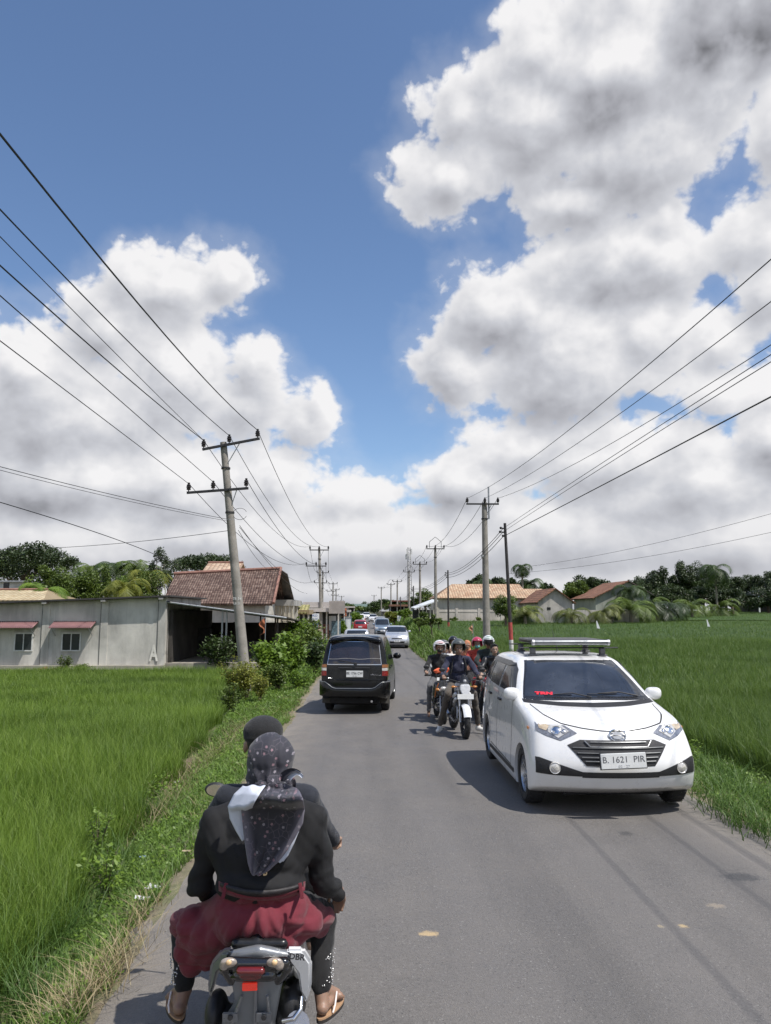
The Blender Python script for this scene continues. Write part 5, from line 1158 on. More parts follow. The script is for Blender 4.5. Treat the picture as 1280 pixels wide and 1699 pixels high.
# ------------------------------------------------------------------ the pair on the scooter just ahead
XC0 = at(430, 1600, 3.35).x; WQ0 = at
silverB = pm('scooter_silver', (.22, .23, .245), .3, .35, .1, 6, coat=.7); whiteB = pm('scooter_white', (.72, .73, .74), .25, 0, .05, 6, coat=.8)
sc0 = scooter('silver grey scooter carrying the couple directly ahead, red reflector on its tail', silverB, blackP, plate=False); YC0 = 4.22
sc0.location = (XC0, YC0, .03); sc0.rotation_euler = (0, 0, pi)
for ch in list(sc0.children):
    if ch.name.startswith(('mirror',)):
        cx = sum(v.co.x for v in ch.data.vertices)/len(ch.data.vertices)
        if cx < 0: bpy.data.objects.remove(ch)
        else: ch.location = (.10, -.02, -.02) if 0 else (.11, -.02, -.06)
    elif ch.name.startswith(('handlebar', 'grip')) and not ch.name.startswith('handlebar_cover'):
        k_ = abs(WQ0(553, 1392, 4.40).x-XC0)/.335; ch.scale = (k_, 1, 1); ch.location.z = WQ0(553, 1392, 4.40).z-.03-1.03
    elif ch.name.startswith('exhaust'): bpy.data.objects.remove(ch)
def Lc(px, py, Y): v = at(px, py, Y); return Vector((XC0-v.x, YC0-v.y, v.z-.03))   # world -> scooter frame
def slab(nm, pts, th, mat, par, bev=.006, n=(0, 1, 0)):
    """a flat-ish shaped panel given by its outline"""
    bm = bmesh.new(); A = [bm.verts.new(p) for p in pts]; f = bm.faces.new(A); r = bmesh.ops.extrude_face_region(bm, geom=[f])
    bmesh.ops.translate(bm, verts=[v for v in r['geom'] if isinstance(v, bmesh.types.BMVert)], vec=Vector(n)*-th); bmesh.ops.recalc_face_normals(bm, faces=bm.faces[:])
    if bev: bmesh.ops.bevel(bm, geom=bm.edges[:], offset=bev, segments=2, affect='EDGES')
    return pbm(nm, bm, mat, par, 40)
TY = 3.30
P_ = lambda px, py, d=0.0: Lc(px, py, TY+d)
# tail: dark lamp unit between silver and white side shells
blob('tail_shell', [('c', P_(372, 1590, .10), .030, P_(430, 1578, .06), .026), ('c', P_(430, 1578, .06), .026, P_(488, 1590, .10), .030), ('c', P_(430, 1600, .16), .07, P_(430, 1570, .4), .08), ('c', P_(380, 1600, .2), .05, P_(480, 1600, .2), .05)], .008, silverB, sc0, 2)
blob('seat_tail', [('c', P_(392, 1566, .10), .022, P_(470, 1566, .10), .022), ('c', P_(430, 1562, .12), .035, P_(430, 1556, .4), .06)], .008, pm('seat_gloss', (.012, .012, .013), .3), sc0, 2)
wp = slab('side_panel', [P_(474, 1577, .0), P_(503, 1577, .03), P_(517, 1598, .07), P_(517, 1640, .12), P_(508, 1668, .15), P_(500, 1650, .10), P_(494, 1618, .06), P_(484, 1598, .02)], .05, whiteB, sc0, .012)
slab('side_panel', [P_(386, 1577, .0), P_(366, 1580, .03), P_(349, 1600, .07), P_(344, 1640, .12), P_(348, 1660, .15), P_(355, 1640, .10), P_(362, 1615, .06), P_(376, 1596, .02)], .05, silverB, sc0, .012)
blob('side_cover', [('c', P_(500, 1610, .16), .035, P_(496, 1600, .7), .06), ('c', P_(356, 1612, .16), .035, P_(362, 1600, .7), .06)][:1], .008, whiteB, sc0, 2)
text_mesh('panel_lettering', 'DBR', .030, Matrix.Translation(P_(493, 1588, -.03)) @ Matrix.Rotation(pi, 4, 'Z') @ Matrix.Rotation(pi/2-.25, 4, 'X') @ Matrix.Rotation(-.1, 4, 'Z'), inkM, wp, .001, .001, 1.1)
lu = blob('tail_lamp_unit', [('c', P_(378, 1598, .03), .026, P_(472, 1598, .03), .026), ('c', P_(395, 1618, .03), .024, P_(450, 1618, .03), .024), ('c', P_(372, 1606, .05), .02, P_(385, 1626, .05), .02), ('c', P_(478, 1606, .05), .02, P_(462, 1626, .05), .02)], .006, pm('lamp_unit_black', (.012, .012, .013), .12, 0, .1, 6, coat=1), sc0, 2)
for px in (380, 456):
    s_ = 1 if px < 430 else -1
    lp = blob('turn_lamp', [('e', P_(px, 1597, -.004), (.035, .014, .020)), ('e', P_(px-s_*8, 1602, .0), (.02, .014, .02))], .0045, pm('lamp_smoky', (.34, .29, .25), .15, .1, .3, 30, .4, coat=1, bs=60), lu, 1)
    blob('bulb', [('e', P_(px, 1597, -.022), (.012, .008, .012))], .003, pm('bulb_amber', (.8, .55, .3), .2), lp, 0)
blob('brake_lamp', [('c', P_(398, 1611, -.004), .016, P_(434, 1611, -.004), .016), ('c', P_(402, 1619, .0), .013, P_(430, 1619, .0), .013)], .0045, pm('lamp_red_dark', (.13, .012, .012), .12, coat=1), lu, 1)
mg = slab('rear_mudguard', [P_(383, 1624, .03), P_(470, 1624, .03), P_(463, 1662, .07), P_(456, 1700, .10), P_(466, 1760, .13), P_(362, 1760, .13), P_(367, 1700, .10), P_(390, 1662, .07)], .02, pm('mudguard_grey', (.20, .215, .23), .4, .1, .1, 6, coat=.4), sc0)
for a, b_ in (((402, 1652), (385, 1700)), ((444, 1652), (449, 1700)), ((425, 1628), (424, 1700))):
    bm = bmesh.new(); tube(bm, [P_(a[0], a[1], .035), P_(b_[0], b_[1], .08)], [.006, .009], 8); pbm('mudguard_rib', bm, silverB, mg, 40)
for px in (382, 438):
    slab('bracket', [P_(px-13, 1681, .05), P_(px+13, 1681, .05), P_(px+13, 1697, .06), P_(px-13, 1697, .06)], .012, silverB, mg, .003)
    bm = bmesh.new(); lathe(bm, [(.0001, .002), (.010, .002), (.011, -.004)], Matrix.Translation(P_(px, 1689, .045)) @ Matrix.Rotation(-pi/2, 4, 'X'), 12); pbm('bolt', bm, blackP, mg)
slab('reflector', [P_(402, 1632, .012), P_(427, 1631, .012), P_(427, 1644, .018), P_(402, 1645, .018)], .01, pm('reflector_red', (.85, .05, .03), .25, coat=1, Emission_Color=(1, .05, .02, 1), Emission_Strength=.25), mg, .002)  # reflector is given a weak glow of its own, no lamp behind it
blob('engine_cover', [('e', P_(486, 1660, .2), (.06, .10, .09)), ('e', P_(478, 1690, .2), (.06, .1, .08)), ('c', P_(478, 1690, .25), .05, P_(360, 1685, .25), .05), ('e', P_(360, 1680, .25), (.05, .1, .09))], .008, pm('engine_black', (.03, .03, .032), .45), sc0, 2)
bm = bmesh.new(); tube(bm, [P_(500, 1655, .1), P_(499, 1675, .06), P_(488, 1690, .04), P_(470, 1694, .06)], .010, 10); pbm('exhaust_guard', bm, chromeM, sc0, 40)
bm = bmesh.new(); tube(bm, [P_(492, 1690, .5), P_(494, 1700, .05)], .05, 16); pbm('exhaust', bm, pm('fork_steel', (.4, .4, .42), .25, .9), sc0, 40)

# ---- driver
blk2 = cloth('jacket_black', (.016, .017, .021)); navy2 = cloth('jacket_dark_navy', (.016, .019, .028))
dr = empty('person', (XC0, 4.25, .03), 0, 'driver in black cap and dark jacket, mostly hidden behind the veiled passenger', 'person')
def own(o, root):
    for c_ in o:
        if c_.parent is root: c_.location = -root.location
WQ = lambda px, py, Y: at(px, py, Y)
hd = WQ(437, 1232, 4.05); HP, Rd = head_prims(hd, (0.03, 1, -.1), (0, 0, 1), .104)
shL, shR = WQ(380, 1325, 4.05), WQ(508, 1325, 4.05); ck = (shL+shR)/2+V3((0, 0, -.1)); hp = V3((XC0, 4.05, .93))
elL, elR = WQ(350, 1366, 4.25), WQ(532, 1362, 4.22); haR = WQ(553, 1392, 4.40); haL = V3((2*XC0-haR.x, 4.40, haR.z))
pr = HP+[('c', hd-V3((0, 0, .05)), .055, ck+V3((0, 0, .1)), .065), ('e', ck, (.14, .09, .15)), ('e', (ck+hp)/2, (.13, .09, .18)), ('e', hp, (.15, .11, .1))]
for s, sh, el, ha in ((-1, shL, elL, haL), (1, shR, elR, haR)):
    pr += [('c', sh, .045, el, .038), ('c', el, .038, ha, .026), ('c', sh, .045, ck, .06)]
    pr.append(('e', hd+V3((s*.092, 0, -.022)), (.011, .02, .032))); fingers(pr, ha, V3((s*.15, 1, -.25)), V3((0, -.1, -1)), -s, 1.0, 1.0)
    kn = V3((XC0+s*.20, 4.42, .72)); an = V3((XC0+s*.14, 4.45, .38)); pr += [('c', hp+V3((s*.08, 0, 0)), .08, kn, .055), ('c', kn, .055, an, .04), ('c', an, .04, an+V3((0, .15, -.05)), .03)]
own([blob('body', pr, .0075, skinM2, dr, 2)], dr)
own([blob('jacket', [('e', ck, (.17, .11, .17)), ('e', (ck+hp)/2, (.18, .12, .2)), ('e', hp+V3((0, 0, .08)), (.18, .13, .1)), ('c', shL, .075, shR, .075), ('c', shL, .072, elL, .058), ('c', shR, .072, elR, .058), ('c', elL, .056, haL-V3((0, .04, 0)), .040), ('c', elR, .056, haR-V3((0, .05, -.01)), .040), ('c', hd-V3((0, 0, .13)), .065, ck, .1)], .009, navy2, dr, 3, folds(.006, 24, 1))], dr)
own([blob('trousers', [('e', hp, (.18, .13, .1))]+[('c', hp+V3((s*.08, 0, 0)), .095, V3((XC0+s*.20, 4.42, .72)), .072) for s in (-1, 1)]+[('c', V3((XC0+s*.20, 4.42, .72)), .07, V3((XC0+s*.14, 4.45, .42)), .05) for s in (-1, 1)], .012, cloth('cloth_black', (.014, .014, .016)), dr, 2)], dr)
own([blob('hair', [('e', hd+V3((0, -.03, .01)), (.080, .075, .075))], .008, hairM, dr, 1)], dr)
cp = blob('cap', [('e', hd+V3((0, -.005, .055)), (.104, .112, .084)), ('c', hd+V3((-.05, .10, .05)), .012, hd+V3((.05, .10, .05)), .012), ('c', hd+V3((-.04, .14, .042)), .010, hd+V3((.04, .14, .042)), .010), ('e', hd+V3((0, -.02, .035)), (.100, .10, .045))], .007, cloth('cap_black', (.010, .010, .011)), dr, 2); own([cp], dr)

# ---- veiled passenger
pa = empty('person', (XC0, 3.6, .03), 0, 'woman in floral black headscarf and maroon skirt riding pillion, seen from behind', 'person')
h2 = WQ(450, 1266, 3.70); HP, Rp = head_prims(h2, (0.05, 1, -.1), (0, 0, 1), .1)
sL, sR = WQ(356, 1366, 3.62), WQ(520, 1360, 3.62); ch2 = (sL+sR)/2+V3((0, 0, -.06)); hp2 = WQ(432, 1512, 3.56); ws2 = WQ(432, 1462, 3.56)
eL, eR = WQ(332, 1468, 3.66), WQ(536, 1462, 3.66); hL, hR = WQ(352, 1480, 3.93), WQ(562, 1478, 3.90)
kL, kR = WQ(306, 1535, 3.98), WQ(537, 1512, 4.02); aL, aR = WQ(306, 1640, 3.86), WQ(533, 1640, 3.86)
pr = HP+[('c', h2-V3((0, 0, .06)), .05, ch2+V3((0, 0, .08)), .06), ('e', ch2, (.15, .09, .15)), ('e', (ch2+hp2)/2, (.15, .1, .17)), ('e', hp2, (.18, .13, .1))]
for s, sh, el, ha, kn, an in ((-1, sL, eL, hL, kL, aL), (1, sR, eR, hR, kR, aR)):
    pr += [('c', sh, .05, el, .042), ('c', el, .04, ha, .028), ('c', sh, .05, ch2, .07), ('c', hp2+V3((s*.08, 0, 0)), .085, kn, .058), ('c', kn, .055, an, .036)]
    fingers(pr, ha, V3((s*.02, .8, -.75)), V3((-s*.25, -.5, -.6)), -s, .95, .45)
    # bare foot: heel, arch, ball, five toes
    hl = an+V3((s*.01, -.045, -.065)); toe = (V3((s*.42, 1, -.02))).normalized(); side = V3((toe.y, -toe.x, 0)).normalized()
    pr += [('c', an, .036, hl+V3((0, .01, .0)), .031), ('c', an+V3((0, .01, -.01)), .036, hl+toe*.15+V3((0, 0, .0)), .026), ('e', hl, (.031, .034, .028)), ('c', hl+toe*.14-side*.02, .020, hl+toe*.14+side*.025, .018), ('c', hl, .026, hl+toe*.14, .024)]
    for i in range(5):
        b_ = hl+toe*(.165-.006*abs(i-1)*(1 if s*1 > 0 else 1))+side*(-s)*(.030-.0165*i)*1.0-V3((0, 0, .008)); r_ = (.0125, .0095, .009, .0085, .008)[i]
        pr.append(('p', [(b_, r_), (b_+toe*(.038-.005*i)-V3((0, 0, .003)), r_*.85)]))
pb = blob('body', pr, .0058, skinM, pa, 2); own([pb], pa)
def jfold(P, N):
    # soft creases pulled from the armpits and bunched above the belt
    c_ = XC0; s = np.sin((P[:, 2]-.9)*62+2.2*np.sin((P[:, 0]-c_)*9))*np.clip((1.12-P[:, 2])*5, 0, 1)+.7*np.sin((P[:, 2]*22+np.abs(P[:, 0]-c_)*34))*np.clip(1-np.abs(P[:, 2]-1.15)*4, 0, 1)
    w = np.sin(P[:, 2]*34+P[:, 1]*20+P[:, 0]*12)*np.clip((np.abs(P[:, 0]-c_)-.2)*8, 0, 1)
    cr = -np.abs(np.sin(P[:, 2]*41+3*np.sin(P[:, 0]*11)+P[:, 1]*9))**6*np.clip((1.18-P[:, 2])*4, 0, 1)-np.abs(np.sin(P[:, 0]*30+P[:, 2]*25+2))**8*.6
    return P+N*(.0055*s+.007*w+.004*cr)[:, None]
jk = [('e', ch2+V3((0, 0, .0)), (.20, .12, .15)), ('e', (ch2+ws2)/2, (.205, .13, .15)), ('e', ws2, (.205, .14, .09)), ('c', sL, .070, h2-V3((.03, 0, .17)), .055), ('c', sR, .070, h2-V3((-.03, 0, .17)), .055), ('c', h2-V3((0, 0, .12)), .07, ch2, .1), ('c', sL, .068, eL, .058), ('c', sR, .068, eR, .058), ('c', eL, .058, hL, .042), ('c', eR, .062, hR-V3((0, .03, -.01)), .042), ('c', sL, .07, ws2-V3((.1, 0, 0)), .08), ('c', sR, .07, ws2+V3((.1, 0, 0)), .08)]
m, nt, b = nmat('jacket_leatherette')
v = coord(nt); n1 = noise(nt, 5, 5, .6, v); sep = nt.nodes.new('ShaderNodeSeparateXYZ'); nt.links.new(v, sep.inputs[0])
yoke = mth(nt, 'MULTIPLY', mth(nt, 'SUBTRACT', sep.outputs[2], 1.02), 60, clamp=True); yk2 = mth(nt, 'MULTIPLY', yoke, mth(nt, 'MULTIPLY', mth(nt, 'SUBTRACT', .20, mth(nt, 'ABSOLUTE', mth(nt, 'ADD', sep.outputs[0], .0))), 60, clamp=True))
nt.links.new(mix(nt, yk2, (.007, .007, .008), (.017, .017, .019)), b.inputs['Base Color']); nt.links.new(ramp(nt, yk2, [(0, .85), (1, .48)]), b.inputs['Roughness']); bump(nt, b, noise(nt, 240, 3, .6, v), .2, .004)
ja = blob('jacket', jk, .008, m, pa, 3, jfold); own([ja], pa)
# leggings
lg = blob('leggings', [('c', kL, .066, aL+V3((0, 0, .03)), .048), ('c', kR, .070, aR+V3((0, 0, .02)), .048), ('c', hp2+V3((.08, 0, 0)), .10, kR, .070), ('c', hp2-V3((.08, 0, 0)), .10, kL, .066)], .008, cloth('leggings_black', (.010, .010, .011)), pa, 3, folds(.007, 45, 3)); own([lg], pa)
for s, kn, an in ((-1, kL, aL), (1, kR, aR)):
    bm = bmesh.new(); d = (kn-an).normalized()
    for i in range(46):
        tt = rnd.uniform(.03, .17); ph = rnd.uniform(-.6, 1.5); rr_ = .052+.02*tt/.17*.6; q = an+d*(tt+.0)+V3((s*cos(ph)*rr_, -sin(ph+.3)*rr_, 0))
        ell_(bm, q, (.0045,)*3, None, 1)
    be = pbm('bead_trim', bm, pm('beads_silver', (.75, .74, .72), .2, .8), lg, 60); be.location = (0, 0, 0); tag(be, kind='stuff')
    own([be], pa)
# skirt: gathered at the belt, spread over the seat, hanging lower on the left
def sfold(P, N):
    x = P[:, 0]-XC0; z = P[:, 2]; a = np.arctan2(x, (z-1.08)*-1.0)
    env = np.clip((1.0-z)*7, 0, 1)
    s = np.sin(a*9+.6*np.sin(z*14)+1.0)+.6*np.sin(a*19+z*16+2*np.sin(x*9))+.45*np.sin(a*5-z*26)
    dr_ = np.sin(z*34+x*13+1.2*np.sin(x*16))*np.clip(.9-z, 0, .25)*3
    cr = -np.abs(np.sin(a*6+z*21+1.4*np.sin(x*13)))**5-.7*np.abs(np.sin(a*11-z*17+2.2*np.sin(z*9+x*7)))**7
    return P+N*(.0105*s*env+.005*dr_+.009*cr*env)[:, None]+np.stack([0*x, 0*x, -.012*env*np.abs(np.sin(a*4.5+.5))], 1)
bel = WQ(432, 1476, 3.5)
sk = [('e', hp2+V3((0, .0, -.005)), (.215, .165, .10)), ('e', ws2+V3((0, .01, -.02)), (.192, .145, .07)), ('c', hp2+V3((-.10, .0, .0)), .115, kL+V3((.0, -.02, .02)), .078), ('c', hp2+V3((.10, .0, .0)), .110, kR+V3((-.02, -.12, .0)), .082),
      ('c', WQ(322, 1530, 3.68), .085, WQ(315, 1572, 3.72), .075), ('c', WQ(345, 1545, 3.62), .08, WQ(322, 1592, 3.72), .058), ('c', WQ(365, 1545, 3.58), .07, WQ(345, 1590, 3.68), .05), ('c', WQ(505, 1530, 3.6), .085, WQ(470, 1545, 3.55), .07), ('c', WQ(400, 1535, 3.52), .07, WQ(480, 1545, 3.52), .06)]
skm = cloth('skirt_maroon', (.15, .018, .030), .05); so_ = blob('skirt', sk, .0075, skm, pa, 4, sfold); own([so_], pa)
# waistband, two belt loops
def bv_of(*obs):
    V, F = [], []
    for o in obs: n = len(V); V += [v.co.copy() for v in o.data.vertices]; F += [[i+n for i in p.vertices] for p in o.data.polygons]
    return BVHTree.FromPolygons(V, F)
from mathutils.bvhtree import BVHTree
BT = bv_of(ja, so_)
def hity(px, py, dflt=3.42):
    h = BT.ray_cast(V3((0, 0, CAM_H)), ray(px, py)); return h[0].y if h[0] and 3.2 < h[0].y < 3.6 else dflt
def band(nm, mat, top, bot, lo_, off, par):
    V = []; n = 30
    for i in range(n+1):
        t = i/n; px = lo_[0]+(lo_[1]-lo_[0])*t
        for k in range(3):
            py = (top(t)*(2-k)+bot(t)*k)/2; V.append(WQ(px, py, hity(px, py)-off*(1 if k == 1 else .6)))
    o = mesh_np(nm, V, [(3*i+k, 3*i+3+k, 3*i+4+k, 3*i+1+k) for i in range(n) for k in range(2)], mat, par, sm=True); s_ = o.modifiers.new('t', 'SOLIDIFY'); s_.thickness = .003; own([o], pa); return o
cur = lambda y0, yc: (lambda t: y0+(yc-y0)*(1-(2*t-1)**2))
band('skirt_waistband', skm, cur(1462, 1480), cur(1478, 1494), (364, 506), .007, so_)
wb = band('waistband', pm('belt_black', (.02, .017, .018), .6, 0, .5, 90), cur(1464, 1477), cur(1470, 1488), (366, 503), .012, pa)
for px, t_ in ((373, .05), (500, .95)):
    q = WQ(px, 1478, hity(px, 1478)-.02); bm = bmesh.new(); mbox(bm, Matrix.Translation(q) @ Matrix.Rotation(.2 if px < 430 else -.2, 4, 'Y') @ Matrix.Rotation(-.2, 4, 'X'), .016, .006, .062, .002); lo = pbm('belt_loop', bm, skm, wb); own([lo], pa)
# sandals
for s, an in ((-1, aL), (1, aR)):
    hl = an+V3((s*.01, -.045, -.065)); toe = (V3((s*.42, 1, -.02))).normalized(); side = V3((toe.y, -toe.x, 0)).normalized(); z0 = hl.z-.030
    out = []
    for i in range(20):
        a = 2*pi*i/20; u = .085-.125*cos(a); w_ = (.040+.008*(u/.2))*sin(a); p = hl+toe*(u-.0)+side*w_; out.append((p.x, p.y, z0))
    sd = slab('sandal', [V3(p) for p in out], .007, pm('sandal_tan', (.42, .26, .15), .6), pa, 0, (0, 0, 1))
    s2 = slab('sole', [V3((p[0], p[1], z0-.008)) for p in out], .014, pm('sandal_dark', (.03, .025, .022), .7), sd, 0, (0, 0, 1)); own([sd, s2], pa)
    bm = bmesh.new(); tp = hl+toe*.155+V3((0, 0, .010))
    for e_ in (-1, 1): tube(bm, [tp, hl+toe*.11+side*e_*.022+V3((0, 0, .028)), hl+toe*.05+side*e_*.042+V3((0, 0, .0)), hl+toe*.03+side*e_*.040-V3((0, 0, .026))], .0045, 8)
    st = pbm('strap', bm, pm('strap_white', (.75, .68, .64), .5), sd, 40); own([st], pa)
# headscarf
m, nt, b = nmat('scarf_floral'); v = coord(nt)
v0 = v; mpp = nt.nodes.new('ShaderNodeMapping'); mpp.inputs['Rotation'].default_value = (-pi/2, 0, .5); nt.links.new(v0, mpp.inputs[0]); v = mpp.outputs[0]
vo = nt.nodes.new('ShaderNodeTexVoronoi'); vo.voronoi_dimensions = '2D'; vo.inputs['Scale'].default_value = 34; vo.inputs['Randomness'].default_value = .9; nt.links.new(v, vo.inputs['Vector'])
dv = nt.nodes.new('ShaderNodeVectorMath'); dv.operation = 'SUBTRACT'; sv = nt.nodes.new('ShaderNodeVectorMath'); sv.operation = 'SCALE'; sv.inputs['Scale'].default_value = 1.0
nt.links.new(v, dv.inputs[0]); nt.links.new(vo.outputs['Position'], dv.inputs[1]); sp_ = nt.nodes.new('ShaderNodeSeparateXYZ'); nt.links.new(dv.outputs[0], sp_.inputs[0])
ang_ = mth(nt, 'ARCTAN2', sp_.outputs[1], sp_.outputs[0]); pet = mth(nt, 'MULTIPLY_ADD', mth(nt, 'COSINE', mth(nt, 'MULTIPLY', ang_, 5)), .05, .19)
rad = mth(nt, 'MULTIPLY', vo.outputs['Distance'], 1.0); fl = mth(nt, 'MULTIPLY', mth(nt, 'SUBTRACT', pet, rad), 30, clamp=True)
sepc = nt.nodes.new('ShaderNodeSeparateColor'); nt.links.new(vo.outputs['Color'], sepc.inputs[0]); on_ = mth(nt, 'GREATER_THAN', sepc.outputs[0], .50); ctr = mth(nt, 'MULTIPLY', mth(nt, 'SUBTRACT', .055, rad), 60, clamp=True)
v2 = nt.nodes.new('ShaderNodeTexVoronoi'); v2.feature = 'DISTANCE_TO_EDGE'; v2.voronoi_dimensions = '2D'; v2.inputs['Scale'].default_value = 34; nt.links.new(v, v2.inputs['Vector'])
vine = mth(nt, 'MULTIPLY', mth(nt, 'MULTIPLY', mth(nt, 'SUBTRACT', .035, v2.outputs['Distance']), 40, clamp=True), mth(nt, 'GREATER_THAN', noise(nt, 11, 2, .5, v), .48))
ea = nt.nodes.new('ShaderNodeAttribute'); ea.attribute_name = 'h'
c = mix(nt, mth(nt, 'MULTIPLY', noise(nt, 9, 4, .6, v), .7), (.016, .016, .024), (.042, .041, .056))
c = mix(nt, ea.outputs['Fac'], c, (.15, .14, .18))
c = mix(nt, mth(nt, 'MULTIPLY', vine, .30), c, (.32, .27, .32)); c = mix(nt, mth(nt, 'MULTIPLY', mth(nt, 'MULTIPLY', fl, on_), .8), c, mix(nt, mth(nt, 'GREATER_THAN', sepc.outputs[1], .5), (.36, .33, .37), (.33, .20, .23))); c = mix(nt, mth(nt, 'MULTIPLY', ctr, on_), c, (.10, .04, .05))
nt.links.new(c, b.inputs['Base Color']); b.inputs['Roughness'].default_value = .75; b.inputs['Sheen Weight'].default_value = .15; bump(nt, b, noise(nt, 300, 2, .5, v), .2, .003)
scarfM = m; liningM = cloth('scarf_lining', (.60, .64, .74), .08)
kn_ = WQ(455, 1308, 3.52)
def hfold(P, N):
    d = P-np.array(h2); a = np.arctan2(d[:, 0], d[:, 2]+.16); s = np.sin(a*16+1)+.5*np.sin(a*29); env = np.clip(.55-(d[:, 2])*4.5, 0.05, 1)
    gro = np.exp(-((d[:, 0]-.045+.05*(d[:, 2]))/.010)**2)*np.clip(.8-d[:, 2]*3, 0, 1)
    return P+N*(.0055*s*env-.014*gro-.004*np.abs(np.sin(a*5+d[:, 2]*30))**6*env)[:, None]
hs = blob('headscarf', [('e', h2+V3((0, -.015, .02)), (.114, .128, .124)), ('e', h2+V3((0, -.045, -.04)), (.108, .100, .105)), ('c', h2+V3((0, -.02, -.06)), .085, h2+V3((0, .0, -.16)), .10), ('c', h2+V3((0, -.05, -.06)), .07, kn_+V3((0, .035, .01)), .035)], .007, scarfM, pa, 3, hfold); own([hs], pa)
def drape(nm, rows, yf, mat, par, nfold=3.0, amp=.010, nx=28, edge=.16, ph=0.0):
    """a hanging cloth: rows of (photo y, left x, right x) measured at the back's depth"""
    V = []; E = []; ny = len(rows)*5
    for j in range(ny+1):
        u = j/ny*(len(rows)-1); k = min(int(u), len(rows)-2); f = u-k; f = f*f*(3-2*f)*.5+f*.5
        py, xl, xr = [rows[k][q]+(rows[k+1][q]-rows[k][q])*f for q in range(3)]; Y = yf(j/ny)
        for i in range(nx+1):
            t = i/nx; px = xl+(xr-xl)*t; w = amp*sin(t*nfold*2*pi+ph+1.1*j/ny)*(.4+.6*j/ny)+amp*.5*sin(t*nfold*5+ph*2+j*.21)
            Y = min(Y, hity(px, py, Y)-.012); p = WQ(px, py+1.5*sin(t*11+ph), Y-abs(w)-(.022 if edge else .0)-.012*sin(pi*t)); V.append(p); E.append(max(0, 1-min(t, 1-t)*(xr-xl)/17)*min(1, j/ny*4) if edge else 0)
    F = [(j*(nx+1)+i, j*(nx+1)+i+1, (j+1)*(nx+1)+i+1, (j+1)*(nx+1)+i) for j in range(ny) for i in range(nx)]
    o = mesh_np(nm, V, F, mat, par, sm=True); a_ = o.data.attributes.new('h', 'FLOAT', 'POINT'); a_.data.foreach_set('value', np.clip(E, 0, 1).astype(np.float32))
    s_ = o.modifiers.new('t', 'SOLIDIFY'); s_.thickness = .0025; own([o], pa); return o
BT = bv_of(ja, so_, hs)
yf = lambda u: 3.45
drape('scarf_tail', [(1300, 436, 474), (1312, 414, 496), (1326, 404, 503), (1345, 401, 506), (1368, 403, 503), (1392, 406, 490), (1412, 409, 477), (1432, 412, 462), (1446, 416, 447), (1452, 420, 432)], yf, scarfM, hs, 2.0, .013)
drape('scarf_lining', [(1304, 404, 442), (1318, 389, 432), (1338, 379, 420), (1358, 382, 415), (1378, 392, 412), (1394, 402, 410)], lambda u: 3.47, liningM, hs, 1.0, .006, 14, 0)
drape('scarf_lining', [(1380, 484, 496), (1400, 474, 488), (1420, 462, 478), (1430, 455, 470)], lambda u: 3.47, liningM, hs, 1.0, .004, 10, 0, 1)
# the knot and the little wing that stands up from it
KY = hity(450, 1312)-.015
blob('knot', [('c', WQ(432, 1302, KY), .020, WQ(462, 1309, KY), .027), ('c', WQ(462, 1309, KY), .026, WQ(478, 1300, KY), .022), ('c', WQ(455, 1300, KY), .02, WQ(470, 1318, KY), .02)], .005, scarfM, hs, 2, folds(.006, 120, 2))
own([o for o in hs.children if o.name.startswith('knot')], pa)
def wing(rows, mat, nm, off):
    V = []
    for (ax, ay, bx, by, d) in rows:
        for i in range(5): t = i/4; V.append(WQ(ax+(bx-ax)*t, ay+(by-ay)*t, hity(470, 1300)-.03+off+d+.008*sin(t*pi)))
    F = [(j*5+i, j*5+i+1, (j+1)*5+i+1, (j+1)*5+i) for j in range(len(rows)-1) for i in range(4)]
    o = mesh_np(nm, V, F, mat, hs, sm=True); s_ = o.modifiers.new('t', 'SOLIDIFY'); s_.thickness = .002; sb = o.modifiers.new('s', 'SUBSURF'); sb.levels = 2; sb.render_levels = 2; own([o], pa)
wing([(466, 1288, 472, 1306, 0), (472, 1282, 478, 1302, -.01), (482, 1277, 486, 1290, -.02), (494, 1277, 494, 1283, -.02), (505, 1288, 502, 1292, -.01)], liningM, 'scarf_lining', .0)
wing([(464, 1284, 468, 1306, 0), (470, 1279, 474, 1292, -.01), (481, 1274, 484, 1282, -.02), (492, 1275, 492, 1280, -.02), (500, 1281, 499, 1284, -.01)], scarfM, 'scarf_corner', -.006)
wing([(478, 1290, 490, 1290, 0.01), (480, 1302, 493, 1300, 0.0), (480, 1312, 490, 1311, .01)], scarfM, 'scarf_corner', .012)
text_mesh('charm', 'B', .042, Matrix.Translation(WQ(440, 1447, hity(440, 1447)-.05)) @ Matrix.Rotation(pi/2, 4, 'X') @ Matrix.Rotation(.08, 4, 'Z'), pm('charm_gold', (.75, .58, .36), .3, .6), hs, .0015, .001, .8)
own([o for o in hs.children if o.name.startswith('charm')], pa)
# the left mirror turns its glass to the riders
for ch in list(sc0.children):
    if ch.name.startswith('mirror') and not ch.name.startswith('mirror_stem'):
        c_ = sum((v.co for v in ch.data.vertices), V3())/len(ch.data.vertices); bm = bmesh.new()
        lathe(bm, [(.0001, 0), (.9, 0), (1, -.03)], Matrix.Translation(c_+V3((0, .021, 0))) @ Matrix.Diagonal((.056, 1, .036, 1)) @ Matrix.Rotation(-pi/2, 4, 'X'), 24); pbm('mirror_glass', bm, pm('mirror_silver', (.8, .82, .85), .03, 1, .02), ch, 40)
